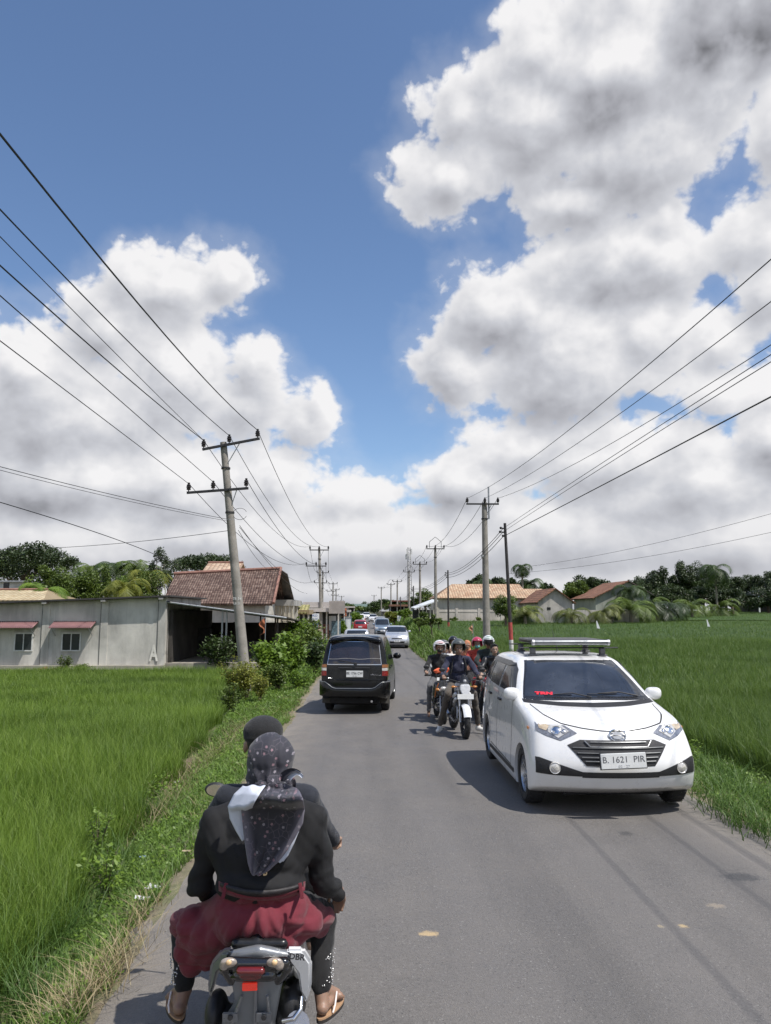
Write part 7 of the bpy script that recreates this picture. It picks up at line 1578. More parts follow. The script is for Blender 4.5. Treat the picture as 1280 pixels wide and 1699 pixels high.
# concrete canopy and cream wall beside the tiled house
g = house('concrete_porch', 'flat concrete porch on cream columns right of the tiled house', 'porch'); a, b_ = at(430, 1005, 51), at(488, 995, 51)
cg = plaster('concrete_raw', (.36, .35, .33), (.2, .19, .18), .5); bbox_part('roof_slab', a.x, b_.x, 51, 57, a.z, b_.z, cg, g)
for p0, p1 in ((457, 466), (470, 488)): c0, c1 = at(p0, 1005, 51.2), at(p1, 1005, 51.2); bbox_part('column', c0.x, c1.x, 51.15, 51.5, -.6, a.z+.002, plaster('wall_cream', (.56, .52, .43), (.36, .32, .26), .35), g)
for i in range(9): x = a.x+.2+i*.26; bbox_part('railing_bar', x, x+.04, 51.02, 51.06, a.z-.55, a.z-.005, cg, g)
bbox_part('back_wall', a.x, b_.x-.1, 55, 55.2, -.6, a.z-.01, wm, g); fixroot(g)
# roadside shops
def shop(name, label, px0, px1, pyt, pyb, Y0, dep, wmat, rmat=None, open_=True, cat='shop'):
    g = house(name, label, cat); a, b_ = at(px0, pyb, Y0), at(px1, pyt, Y0); z0_ = min(a.z, ground_z(a.x, Y0))-.2
    if open_:
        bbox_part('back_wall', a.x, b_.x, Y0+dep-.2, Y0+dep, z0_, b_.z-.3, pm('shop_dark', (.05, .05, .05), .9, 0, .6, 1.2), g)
        for i in range(4): x = a.x+(b_.x-a.x)*i/3; bbox_part('post', x-.06, x+.06, Y0, Y0+.12, z0_, b_.z-.32, pm('post_pale', (.5, .49, .46), .7), g)
        for i in range(3): x = a.x+(b_.x-a.x)*(i+.3)/3; bbox_part('goods_rack', x, x+.8, Y0+1.5+i*.4, Y0+2.0+i*.4, z0_+.2, z0_+1.3+.3*i, pm('goods_%d' % i, ((.3, .28, .24), (.18, .07, .05), (.1, .16, .2))[i], .7, 0, .7, 6), g)
    else: bbox_part('wall', a.x, b_.x, Y0+.3, Y0+dep, z0_, b_.z-.32, wmat, g)
    bbox_part('roof', a.x-.1, b_.x+.1, Y0-.4, Y0+dep, b_.z-.32, b_.z, rmat or wmat, g); return g
corr = pm('corrugated_pale', (.50, .46, .43), .6, .1, .12, 2)
g = shop('tile_stall', 'open stall under a mossy yellow tiled awning beside the porch', 488, 512, 1012, 1046, 56, 4, wm, yelT)
a, b_ = at(486, 1016, 55.6), at(513, 1003, 57); plane_uv('awning_roof', [(a.x, 55.5, a.z), (b_.x, 55.5, a.z), (b_.x, 58, b_.z), (a.x, 58, b_.z)], tilemat('tiles_mossy', (.28, .27, .10), (.45, .40, .18), 4, 3, .5), g, .1); fixroot(g)
g = shop('roadside_shop', 'low shop with pale corrugated fascia behind the pole and sign', 503, 562, 1009, 1044, 66, 6, corr, corr)
fx, fz = at(520, 1008, 65.5), at(573, 997, 65.5); a = at(546, 1018, 65.3)
bm = bmesh.new(); n = 40; R_ = []
for i in range(n+1): x = a.x+(fz.x-a.x)*i/n; y = 65.4+(.05 if i % 2 else 0); R_.append([bm.verts.new((x, y, a.z)), bm.verts.new((x, y, fz.z))])
for p, q in zip(R_, R_[1:]): bm.faces.new((p[0], q[0], q[1], p[1]))
pbm('signboard', bm, corr, g); bbox_part('upper_fascia', at(503, 1008, 66).x, a.x-.02, 66, 66.2, at(503, 1008, 66).z, at(503, 999, 66).z, corr, g); fixroot(g)
for nm, lab, px0, px1, pyt, pyb, Y0 in (('workshop_building', 'dark open workshop beyond the pale fascia shop', 535, 572, 1008, 1036, 84), ('distant_shop', 'distant low shop on the left before the tree clump', 555, 580, 1012, 1030, 110), ('village_hall', 'low whitish building far down the left side', 560, 588, 1006, 1020, 170)):
    g = shop(nm, lab, px0, px1, pyt, pyb, Y0, 8, pm('shopwall_'+nm, (.3, .28, .26), .8), corr); fixroot(g)
# big shed roof far centre left, teal
g = house('teal_roof_shed', 'long pale teal roofed shed far behind the left trees', 'shed'); a, b_ = at(575, 1012, 330), at(612, 1002, 330); bbox_part('wall', a.x, b_.x, 330, 345, gz(330), b_.z-1.2, pm('shed_wall', (.25, .3, .3), .8), g); bbox_part('roof', a.x-1, b_.x+1, 329, 346, b_.z-1.2, b_.z, pm('teal_roof', (.28, .38, .36), .6), g); fixroot(g)
# sign on a post, white wall panel, flags
def signpost(name, label, cat, px0, px1, py0, py1, Y0, mat, texts=(), post=True, base=None):
    g = house(name, label, cat); a, b_ = at(px0, py1, Y0), at(px1, py0, Y0); bbox_part('board', a.x, b_.x, Y0, Y0+.05, a.z, b_.z, mat, g, .01)
    for s_, sz, dz, mt in texts: text_mesh('sign_lettering', s_, sz, Matrix.Translation(((a.x+b_.x)/2, Y0-.004, (a.z+b_.z)/2+dz)) @ Matrix.Rotation(pi/2, 4, 'X'), mt, g, .002)
    zg = ground_z(a.x, Y0) if base is None else base
    if post:
        for x in (a.x+.12, b_.x-.12): bm = bmesh.new(); tube(bm, [(x, Y0+.08, zg-.1), (x, Y0+.08, b_.z)], .03, 6); pbm('post', bm, galv, g)
    fixroot(g); return g
blueI = pm('sign_blue', (.08, .16, .35), .5); whS = pm('sign_white', (.70, .72, .72), .5, 0, .06, 3)
signpost('shop_sign', 'white shop sign with faint blue lettering on posts left of the pole', 'sign', 509, 530, 1018, 1030, 62, whS, [('TOKO', .26, .12, blueI), ('DEPOT AIR', .16, -.14, blueI)])
signpost('notice_board', 'white and blue notice board standing on the right verge', 'sign', 659.5, 665.5, 1021, 1031, 95, whS, [('AIR', .28, .05, blueI)])
signpost('kiosk_panel', 'small white and pink panel in front of the roadside shop', 'sign', 522, 533, 1037, 1047, 60, pm('panel_pink', (.65, .42, .42), .6), [('SERVIS', .17, 0, redInk)])
signpost('billboard', 'tall plain white board standing beside the parked white car', 'billboard', 546, 558, 1022, 1046, 70, whS)
def flag(label, px, py0, py1, Y0, mat, ptop, w=.35):
    t_, g0 = at(px, py0, Y0), at(px, py1, Y0); zg = ground_z(t_.x, Y0); g = house('flag', label, 'flag'); bm = bmesh.new(); tube(bm, [(t_.x, Y0, zg), (t_.x, Y0, t_.z+.05)], .018, 6); pbm('flagpole', bm, galv, g)
    V = []; n = 10
    for j in range(n+1):
        z = t_.z+(g0.z-t_.z)*j/n
        for i in range(7): q = i/6; V.append((t_.x-.02-w*q*(.6+.4*sin(j*.7)), Y0+.06*sin(q*7+j), z-.12*q))
    mesh_np('cloth', V, [(j*7+i, j*7+i+1, (j+1)*7+i+1, (j+1)*7+i) for j in range(n) for i in range(6)], mat, g, sm=True); fixroot(g)
orF = cloth('flag_orange', (.33, .11, .05)); flag('orange banner flag hanging before the shed beside the leaning pole', 441, 1025, 1050, 33, orF, 0, .26); flag('red orange flag at the corner of the pale signboard', 576, 1008, 1022, 70, orF, 0, .6)
flag('small faded flag on a stick in the right rice field', 785, 1036, 1050, 42, cloth('flag_faded', (.55, .30, .18)), 0, .2)
for px0, py0, py1, Y0, lab in ((993, 1030, 1043, 52, 'white plastic scare strip on a stick before the coconut palms'), (1176, 1028, 1040, 60, 'white plastic scare strip leaning in the open rice at right'), (1127, 1010, 1015, 95, 'tiny white scare strip near the dark trees')):
    g = house('scare_strip', lab, 'scarecrow'); a, b_ = at(px0, py1, Y0), at(px0-3, py0, Y0); bm = bmesh.new(); tube(bm, [(a.x, Y0, ground_z(a.x, Y0)), (b_.x, Y0, b_.z)], .02, 5); pbm('stick', bm, woodD, g)
    bm = bmesh.new(); quad(bm, (a.x+.12, Y0-.03, a.z), (a.x-.10, Y0-.03, a.z+.02), (b_.x-.03, Y0-.03, b_.z), (b_.x+.03, Y0-.03, b_.z)); pbm('plastic', bm, whS, g); fixroot(g)
bbx = house('gate_post', 'short white gate post on the left beyond the forecourt', 'post'); a = at(578, 1042, 78); bbox_part('pillar', a.x-.25, a.x+.25, 78, 78.4, ground_z(a.x, 78)-.1, at(578, 1025, 78).z, whS, bbx); bbox_part('cap', a.x-.3, a.x+.3, 77.95, 78.45, at(578, 1025, 78).z, at(578, 1025, 78).z+.1, cg, bbx); fixroot(bbx)
# right-hand houses
wallR = plaster('wall_render_right', (.60, .56, .51), (.38, .355, .32), .5, scale=.5)
g = house('walled_house', 'long grey rendered house with orange tan tiled roof beyond the rice'); Y0 = 80; a, b_ = at(727, 1034, Y0), at(905, 990, Y0)
bbox_part('wall', a.x, b_.x, Y0, Y0+9, a.z-.6, b_.z, wallR, g)
for px in (727, 758, 795, 833, 870, 903): x = at(px, 1000, Y0).x; bbox_part('pilaster', x-.13, x+.13, Y0-.05, Y0+.02, a.z-.6, b_.z-.02, wallR, g)
bbox_part('ring_beam', a.x+.14, b_.x-.14, Y0-.03, Y0+.02, a.z+1.15, a.z+1.3, wallR, g); bbox_part('plinth', a.x-.1, b_.x+.1, Y0-.35, Y0-.06, a.z-.9, a.z+.12, plaster('plinth_dusty', (.40, .37, .31), (.2, .19, .16), .5), g)
r0, r1, e0, e1 = at(750, 969, Y0+4), at(862, 970, Y0+4), at(722, 992, Y0-.4), at(880, 989, Y0-.4); plane_uv('roof', [e0, (e1.x, e1.y, e0.z), (r1.x, r1.y, r0.z), r0], tanT, g, .1)
bm = bmesh.new(); quad(bm, r0, (r1.x, r1.y, r0.z), (e1.x, Y0+9, e0.z), (e0.x, Y0+9, e0.z)); pbm('roof_rear', bm, tanT, g)
bm = bmesh.new(); f = bm.faces.new([bm.verts.new(p) for p in (e0, r0, (e0.x, Y0+9, e0.z))]); pbm('roof_hip', bm, tanT, g); bm = bmesh.new(); f = bm.faces.new([bm.verts.new(p) for p in ((e1.x, e1.y, e0.z), (e1.x, Y0+9, e0.z), (r1.x, r1.y, r0.z))]); pbm('roof_hip', bm, tanT, g)
q0, q1 = at(866, 989, Y0+1), at(893, 977, Y0+4); plane_uv('side_roof', [q0, (at(900, 989, Y0+1).x, Y0+1, q0.z), (at(900, 977, Y0+4).x, Y0+4, q1.z), (at(862, 977, Y0+4).x, Y0+4, q1.z)], tanT, g, .1); fixroot(g)
g = house('gable_house', 'weathered grey gabled house right of the orange tan roof'); Y0 = 72; a, b_, pk, rt = at(893, 1030, Y0), at(893, 998, Y0), at(921, 977, Y0), at(950, 999, Y0)
bm = bmesh.new(); prism(bm, [(a.x, a.z-.6), (rt.x, a.z-.6), (rt.x, rt.z), (pk.x, pk.z), (b_.x, b_.z)], 1, Y0, Y0+8); pbm('wall', bm, plaster('wall_weathered', (.50, .47, .43), (.22, .21, .19), .7, scale=1.2), g)
plane_uv('roof', [(b_.x-.3, Y0+8, b_.z-.1), (b_.x-.3, Y0-.3, b_.z-.1), (pk.x, Y0-.3, pk.z+.08), (pk.x, Y0+8, pk.z+.08)], tilemat('tiles_brown', (.22, .10, .06), (.36, .18, .11), 3.6, 2.8), g, .08); plane_uv('roof_right', [(rt.x+.3, Y0-.3, rt.z-.1), (rt.x+.3, Y0+8, rt.z-.1), (pk.x, Y0+8, pk.z+.08), (pk.x, Y0-.3, pk.z+.08)], tilemat('tiles_brown', (.22, .10, .06), (.36, .18, .11), 3.6, 2.8), g, .08)
c0 = at(935, 1012, Y0); bbox_part('vent', at(908, 1012, Y0).x, at(914, 1012, Y0).x, Y0-.02, Y0+.1, c0.z, c0.z+.25, pm('window_dark', (.02, .022, .025), .15), g); bbox_part('ledge', c0.x-.6, c0.x+1.2, Y0-.3, Y0-.01, c0.z-.4, c0.z-.32, cg, g); fixroot(g)
g = house('low_wall', 'low weathered wall running right from the gabled house', 'wall'); a, b_ = at(951, 1030, 73), at(1060, 1012, 73); bbox_part('wall', a.x, b_.x, 73, 73.25, a.z-.5, b_.z, plaster('wall_weathered', (.50, .47, .43), (.22, .21, .19), .7, scale=1.2), g); fixroot(g)
g = house('brown_roof_house', 'house with plain brown roof and pale gable behind the coconut palms'); Y0 = 86; l_, pk, rt = at(975, 992, Y0+7), at(1042, 965, Y0), at(1078, 984, Y0); bs = at(1078, 1027, Y0).z-.5; lf = at(988, 990, Y0)
bm = bmesh.new(); prism(bm, [(lf.x, bs), (rt.x, bs), (rt.x, rt.z), (pk.x, pk.z), (lf.x, lf.z)], 1, Y0, Y0+9); pbm('wall', bm, plaster('wall_pale_green', (.36, .38, .33), (.2, .2, .17), .5), g)
plane_uv('roof', [(lf.x-.5, Y0+9, lf.z-.15), (lf.x-.5, Y0-.4, lf.z-.15), (pk.x, Y0-.4, pk.z+.12), (pk.x, Y0+9, pk.z+.12)], tilemat('tiles_brown', (.22, .10, .06), (.36, .18, .11), 3.6, 2.8), g, .1); plane_uv('roof_right', [(rt.x+.4, Y0-.4, rt.z-.2), (rt.x+.4, Y0+9, rt.z-.2), (pk.x, Y0+9, pk.z+.12), (pk.x, Y0-.4, pk.z+.12)], sheetM, g, .1); fixroot(g)
g = house('field_hut', 'low hut with bluish roof edge at the far right of the field', 'hut'); Y0 = 118; a, b_ = at(1252, 1012, Y0), at(1400, 988, Y0); bbox_part('roof', a.x-.6, b_.x, Y0-1, Y0+8, b_.z, b_.z+.35, pm('hut_roof', (.22, .22, .23), .7), g); bbox_part('fascia', a.x, b_.x, Y0-1.02, Y0-.9, b_.z-.75, b_.z-.4, pm('hut_blue', (.25, .33, .45), .6), g); bbox_part('wall', a.x+.5, b_.x, Y0+3, Y0+8, a.z-2, b_.z-.01, pm('hut_wall', (.09, .09, .09), .9), g)
for i in range(5): bbox_part('post', a.x+.4+2.6*i, a.x+.6+2.6*i, Y0-.7, Y0-.5, a.z-2, b_.z-.01, whS, g)
pk = at(1274, 972, Y0+4); bm = bmesh.new(); prism(bm, [(a.x+1.0, b_.z+.36), (pk.x+2.4, b_.z+.36), (pk.x, pk.z)], 1, Y0+1, Y0+6); pbm('gable', bm, pm('hut_roof', (.22, .22, .23), .7), g); fixroot(g)
g = house('roadside_canopy', 'white roofed roadside canopy on pale posts left of the hooped pole', 'canopy'); Y0 = 74; a, b_ = at(690, 1010, Y0), at(726, 996, Y0)
plane_uv('roof', [(at(688, 1009, Y0).x, Y0-.5, at(688, 1009, Y0).z), (b_.x, Y0-.5, b_.z), (b_.x, Y0+6, b_.z+.2), (at(688, 1009, Y0).x, Y0+6, at(688, 1007, Y0).z)], whS, g, .1)
for i in range(6): x = a.x+.3+i*.36; bbox_part('post', x, x+.1, Y0, Y0+.12, ground_z(x, Y0)-.2, a.z+.05+.02*i, pm('post_cream', (.55, .5, .4), .7), g)
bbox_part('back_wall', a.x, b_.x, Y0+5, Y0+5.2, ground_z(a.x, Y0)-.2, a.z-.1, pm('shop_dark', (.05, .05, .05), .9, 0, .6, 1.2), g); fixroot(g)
for nm, lab, px0, px1, pyt, pyb, Y0, c_ in (('brown_roof_shop', 'low shop with rusty brown roof up the right side', 648, 682, 1003, 1026, 135, (.18, .09, .06)), ('long_brown_roof', 'long dark reddish roof above the far right trees', 650, 690, 996, 1006, 200, (.2, .08, .06)), ('pale_shop', 'small pale shop front far up the right side', 634, 646, 1012, 1024, 165, (.6, .6, .6))):
    g = shop(nm, lab, px0, px1, pyt, pyb, Y0, 8, pm('sw_'+nm, (.3, .29, .27), .8), pm('sr_'+nm, c_, .8, 0, .3, 1)); fixroot(g)
put('mpv', whiteP2, 'white car parked outside the pale fascia shop on the left', 534, 82, True, rz=radians(40), dz=.1)
# rubble and plank edging at the foot of the plastered wall
g0 = at(80, 1113, 33.4); bm = bmesh.new()
for i in range(7): mbox(bm, Matrix.Translation((g0.x-.5+.2*i, 33.35+.05*sin(i*3), g0.z+.06*(i % 3))) @ Matrix.Rotation(i*.7, 4, 'Z'), .22, .12, .10, .01)
tag(pbm('brick_heap', bm, pm('brick_broken', (.33, .17, .12), .9, 0, .3, 12), None), 'small heap of broken bricks at the foot of the grey wall', 'bricks')
# ------------------------------------------------------------------ trees, palms, shrubs, litter
barkM = pm('bark', (.13, .10, .075), .95, 0, .3, 8, .6, bs=25); barkP = pm('palm_bark', (.24, .21, .17), .95, 0, .25, 12, .5, bs=20)
LM = {'palmy': leafmat('leaf_palm_yellow', (.06, .085, .018), (.19, .21, .05), None, .3, patch=.8), 'deep': leafmat('leaf_deep', (.018, .034, .012), (.058, .088, .026), None, .2, patch=.3), 'dark': leafmat('leaf_dark', (.025, .048, .012), (.075, .12, .028), None, .25, patch=.5), 'mid': leafmat('leaf_mid', (.05, .085, .014), (.15, .21, .038), None, .3, patch=.6), 'bright': leafmat('leaf_bright', (.075, .14, .016), (.21, .32, .04), None, .4, patch=.9),
      'yellow': leafmat('leaf_yellow', (.10, .13, .02), (.28, .29, .05), None, .4, patch=1.5), 'blue': leafmat('leaf_bluegreen', (.03, .055, .02), (.09, .12, .05), None, .3, patch=.4)}
_cr = {}
def tree_(name, label, base, H, rad, kind='mid', n=2600, ls=.22, trunk=.16, low=.35, seed=0, grp=None, flat=1.0, clus=26, cat='tree'):
    global rng
    rs = np.random.default_rng(seed+5); sv = rng; rng = rs
    ro = empty(name, base, rs.uniform(0, 6), label, cat, grp); cz = H*(low+(1-low)*.5); rz_ = H*(1-low)*.5*flat; cz = H-rz_
    th = rs.uniform(0, 2*pi, clus); ph = rs.uniform(-.75, 1, clus); rr = rs.uniform(.45, 1.0, clus)
    cc = np.stack([np.cos(th)*np.sqrt(1-ph**2*.9)*rad*rr, np.sin(th)*np.sqrt(1-ph**2*.9)*rad*rr, cz+ph*rz_*.85*rr], 1)
    per = n//clus; P = []
    for c_ in cc:
        k = rs.uniform(.5, 1.15); q = rs.normal(0, 1, (int(per*k), 3)); q /= np.linalg.norm(q, axis=1)[:, None]; q *= (rs.uniform(.3, 1, len(q))**.5)[:, None]*np.array([rad*.34, rad*.34, rz_*.30 if flat > .8 else rad*.2])*k; P.append(c_+q)
    P = np.concatenate(P); o = leaves('crown', P, ls, LM[kind], ro, up=.4)
    bm = bmesh.new(); tp = V3((rs.uniform(-.1, .1)*H*.3, rs.uniform(-.1, .1)*H*.2, cz*.85)); tube(bm, [V3((0, 0, -.3)), tp*.33+V3((.05, 0, 0)), tp*.66, tp], [trunk*1.25, trunk, trunk*.8, trunk*.55], 8)
    for c_ in cc[:9]: s0 = tp*rs.uniform(.5, 1.0); c_ = V3(c_); tube(bm, [s0, s0.lerp(c_, .5)+V3((0, 0, .05*H)), c_], [trunk*.4, trunk*.25, trunk*.08], 5, False)
    pbm('trunk', bm, barkM, ro, 60); rng = sv; return ro
def frond_mesh(rs, L, w, droop, nf, up0=1.0, lean_out=.0):
    V = []; F = []
    for f in range(nf):
        a = f*2.39996+rs.uniform(-.2, .2); el0 = up0*rs.uniform(.15, 1.35)-.1; ln = L*rs.uniform(.8, 1.1); d = V3((cos(a), sin(a), 0)); p = V3((0, 0, 0)); ang = el0; pts = [p.copy()]; n = 12
        for i in range(n): ang -= droop*rs.uniform(.8, 1.2)/n*(1+1.2*i/n); p = p+(d*cos(ang)+V3((0, 0, sin(ang))))*ln/n; pts.append(p.copy())
        for i in range(1, n+1):
            a_, b_ = pts[i-1], pts[i]; t = (b_-a_).normalized(); sd = t.cross(V3((0, 0, 1))); sd = sd.normalized() if sd.length > .01 else V3((-d.y, d.x, 0)); ll = w*(sin(pi*min(1, (i/n)*.92+.08))**.6)
            for k in range(4):
                q = a_.lerp(b_, k/4)
                for s_ in (-1, 1):
                    tip = q+(sd*s_*.9+t*.55+V3((0, 0, -.22-.3*rs.uniform(0, 1))))*ll*rs.uniform(.8, 1.1); j = len(V); wv = t*ln*.009; V += [q-wv, q+wv, tip+wv*.25, tip-wv*.25]; F.append((j, j+1, j+2, j+3))
    return V, F
def palm(name, label, base, H, L, kind='mid', nf=16, seed=0, r=.13, lean=(0, 0), droop=1.9, up0=1.0, w=None, grp=None):
    rs = random.Random(seed); ro = empty(name, base, rs.uniform(0, 6), label, 'palm tree', grp); top = V3((lean[0], lean[1], H)); bm = bmesh.new()
    tube(bm, [V3((0, 0, -.3)), V3((lean[0]*.2, lean[1]*.2, H*.4)), V3((lean[0]*.6, lean[1]*.6, H*.75)), top], [r*1.4, r, r*.9, r*.85], 8); pbm('trunk', bm, barkP, ro, 60)
    V, F = frond_mesh(rs, L, w or L*.24, droop, nf, up0); o = mesh_np('crown', V, F, LM[kind], ro); o.location = top; return ro
def B(px, py, Y): v = at(px, py, Y); return V3((v.x, Y, ground_z(v.x, Y)))
def T(name, label, px, Y, top, wpx, kind, n, ls, **k):
    n = int(n*1.9); ls = ls*.68
    b_ = B(px, 1000, Y); H = at(px, top, Y).z-b_.z; return tree_(name, label, b_, H, wpx/2/1250*Y, kind, n, ls, **k)
# left background
T('rain_tree', 'broad dark umbrella shaped tree at the far left', 40, 78, 903, 160, 'deep', 9000, .42, low=.45, seed=1, trunk=.4, flat=.8, clus=40)
T('leafy_tree', 'leafy mid green tree behind the roof, right of the umbrella tree', 92, 56, 926, 75, 'mid', 4200, .30, low=.3, seed=2)
T('leafy_tree', 'bushy bright green tree in the middle of the left tree group', 160, 58, 932, 70, 'mid', 4200, .28, low=.3, seed=3)
T('leafy_tree', 'lower dark green tree at the left of the palm group', 125, 60, 948, 60, 'dark', 2600, .3, low=.3, seed=4)
T('leafy_tree', 'yellow green tree between the palms and the tiled roof', 212, 60, 950, 66, 'bright', 2600, .26, low=.3, seed=5)
T('leafy_tree', 'dense tree directly left of the weathered tiled roof', 246, 58, 944, 60, 'mid', 3200, .26, low=.3, seed=6)
T('slender_tree', 'tall sparse tree with a dark tuft on top left of the tiled house', 262, 60, 896, 34, 'blue', 1500, .22, low=.45, seed=7, trunk=.09, clus=12)
T('slender_tree', 'sparse bluish tree leaning out beside the tiled roof', 280, 62, 920, 36, 'blue', 1100, .22, low=.5, seed=8, trunk=.09, clus=10)
for i, (px, Y, top, L, kd, lb) in enumerate(((152, 64, 930, 3.0, 'mid', 'palm with short fronds rising behind the bushy left trees'), (192, 62, 928, 3.2, 'dark', 'dark palm above the middle of the left tree group'), (228, 62, 932, 3.4, 'mid', 'tall palm with arching fronds left of the slender tree'), (240, 60, 942, 3.0, 'yellow', 'yellowish palm beside the tall arching palm'), (70, 50, 962, 2.8, 'bright', 'small bright palm behind the yellowish roof'), (205, 54, 958, 2.6, 'yellow', 'low yellow green palm just over the grey roof'))):
    b_ = B(px, 1000, Y); palm('coconut_palm', lb, b_, at(px, top, Y).z-b_.z-.8, L, kd, 18, i+20, .14)
T('umbrella_tree', 'distant dark umbrella crown seen over the tiled roof ridge', 342, 130, 924, 112, 'deep', 6000, .6, low=.6, seed=9, trunk=.5, flat=.55, clus=34)
# village trees up the road
for i, (px, Y, top, wd, kd, lb) in enumerate(((638, 215, 992, 36, 'dark', 'round dark tree in the clump at the end of the road, leftmost'), (655, 205, 998, 30, 'mid', 'smaller tree in the clump right of the road end'), (622, 240, 997, 26, 'dark', 'dark tree close beside the road end'), (668, 190, 1000, 28, 'dark', 'dark tree under the long reddish roof'),
        (585, 230, 1003, 30, 'mid', 'tree behind the left shops near the road end'), (600, 300, 1003, 26, 'dark', 'far dark tree left of the road end'), (570, 260, 1000, 34, 'dark', 'dark tree behind the pale signboard'), (706, 100, 973, 34, 'mid', 'rounded tree left of the orange tan roof'), (693, 118, 988, 26, 'dark', 'small dark tree left of the rounded tree'),
        (672, 88, 1010, 20, 'bright', 'bright bushy tree behind the notice board'), (655, 100, 1016, 16, 'yellow', 'small yellow green shrub tree near the oncoming cars'), (590, 120, 1015, 22, 'bright', 'small bright tree behind the gate post'), (560, 78, 1020, 20, 'mid', 'small tree beside the white wall panel'), (566, 74, 1030, 16, 'bright', 'low bright bush beside the forecourt'), (648, 120, 1014, 18, 'yellow', 'brownish shrub tree beside the far shop'))):
    T('roadside_tree', lb, px, Y, top, wd, kd, 1500, .0028*Y+.08, seed=30+i, low=.2, trunk=.15)
for i in range(16):
    px = 470+i*13+rnd.uniform(-3, 3); Y = 420+rnd.uniform(0, 60); T('horizon_tree', 'distant tree in the row along the horizon behind the village', px, Y, 1001+rnd.uniform(-3, 4), 26, 'dark', 420, 1.1, seed=60+i, low=.1, trunk=.4, grp='horizon trees behind the village', clus=12)
# right background
for i, (px, Y, top, wd, kd, lb) in enumerate(((790, 100, 952, 34, 'deep', 'dark tree left of the group over the orange tan roof'), (822, 102, 950, 44, 'deep', 'broad dark tree over the orange tan roof'), (853, 104, 955, 40, 'deep', 'dark tree left of the tall thin palms'), (905, 105, 962, 30, 'deep', 'small dark tree right of the tall thin palms'),
        (975, 100, 948, 60, 'deep', 'spreading dark tree left of the brown roofed house'), (960, 96, 960, 50, 'mid', 'green tree behind the gabled house wall'), (1090, 112, 940, 54, 'deep', 'tall dark tree right of the brown roofed house'), (1130, 116, 930, 44, 'deep', 'open crowned tree with gaps near the middle of the right tree line'), (1168, 122, 928, 50, 'blue', 'tall sparse bluish tree in the right tree line'),
        (1205, 118, 945, 56, 'deep', 'dense dark tree right of the sparse bluish one'), (1245, 124, 950, 48, 'deep', 'dark tree near the right edge of the tree line'), (1285, 120, 944, 60, 'deep', 'dark tree at the right edge of view'), (1062, 108, 955, 40, 'blue', 'pale thin tree behind the brown roofed house'),
        (1110, 105, 968, 70, 'deep', 'low dark thicket tree in front of the open crowned tree'), (1160, 108, 972, 70, 'deep', 'low dark thicket tree below the bluish tree'), (1215, 108, 974, 74, 'deep', 'low dark thicket tree left of the field hut'), (1140, 128, 948, 90, 'deep', 'wide dark crown behind the open crowned tree'), (1225, 130, 952, 100, 'deep', 'wide dark crown behind the right end of the tree line'), (1070, 126, 956, 80, 'deep', 'dark crown behind the brown roofed house ridge'), (1275, 112, 968, 70, 'deep', 'dark thicket behind the field hut'), (1330, 118, 948, 60, 'deep', 'dark tree just beyond the right edge'), (1180, 114, 955, 60, 'dark', 'mid green tree filling the middle of the right tree line'))):
    T('field_edge_tree', lb, px, Y, top, wd, kd, 5200 if kd != 'blue' else 2600, .40, seed=90+i, low=.12 if top > 965 else .25, trunk=.2, clus=24)
for i, (px, Y, top, L, kd, lb, nf, H0) in enumerate(((868, 98, 938, 2.4, 'dark', 'tall thin palm with a round dark head above the orange tan roof', 22, 0), (880, 100, 956, 3.2, 'dark', 'shorter thin palm beside the tall one', 18, 0), (798, 98, 954, 3.0, 'dark', 'dark palm at the left end of the roofline', 16, 0), (1190, 104, 932, 4.2, 'dark', 'dark palm standing up in the right tree line', 18, 0), (1045, 84, 966, 3.2, 'dark', 'palm growing beside the pale gable', 16, 0))):
    b_ = B(px, 1000, Y); palm('tall_palm', lb, b_, at(px, top, Y).z-b_.z-(.3 if i == 0 else 1), L, kd, nf, 140+i, .14, droop=2.3)
for i, (px, Y, hp, L, kd, lb) in enumerate(((947, 69, 1.0, 2.6, 'palmy', 'yellow green young coconut palm in front of the low wall'), (1000, 70, 1.2, 2.8, 'palmy', 'yellowing coconut palm second from the gabled house'), (1046, 72, 1.4, 3.8, 'mid', 'young coconut palm in front of the brown roofed house'), (1090, 76, 1.4, 3.6, 'deep', 'large dark clump palm right of the brown roofed house'), (1112, 78, 1.0, 3.2, 'deep', 'low dark palm at the right of the palm group'), (871, 68, .9, 2.6, 'palmy', 'small yellow palm at the corner of the orange tan house'), (862, 70, 1.0, 3.2, 'mid', 'green palm behind the thin telephone pole'), (1148, 90, 1.2, 3.8, 'mid', 'greyish low palm at the foot of the tree line'), (1195, 96, 1.0, 3.6, 'mid', 'low palm left of the field hut'), (1075, 80, 1.4, 3.6, 'mid', 'palm with drooping fronds between gable and dark palms'))):
    b_ = B(px, 1000, Y); palm('coconut_palm', lb, b_, hp, L, kd, 15, 160+i, .16, droop=1.7, up0=1.15)
T('fruit_tree', 'bushy fruit tree before the grey wall, behind the telephone pole', 838, 64, 988, 46, 'mid', 2600, .24, seed=200, low=.25, trunk=.1)
for i, (px, Y, top, wd, lb) in enumerate(((696, 60, 1022, 20, 'papaya like sapling beside the oncoming lane, leftmost of three'), (716, 52, 1018, 22, 'sapling with drooping leaves left of the motorcycles'), (706, 68, 1014, 20, 'thin sapling behind the roadside saplings'), (728, 58, 1024, 14, 'slim sapling next to the telephone pole foot'))):
    T('roadside_sapling', lb, px, Y, top, wd, 'mid', 420, .26, seed=210+i, low=.35, trunk=.05, clus=9)
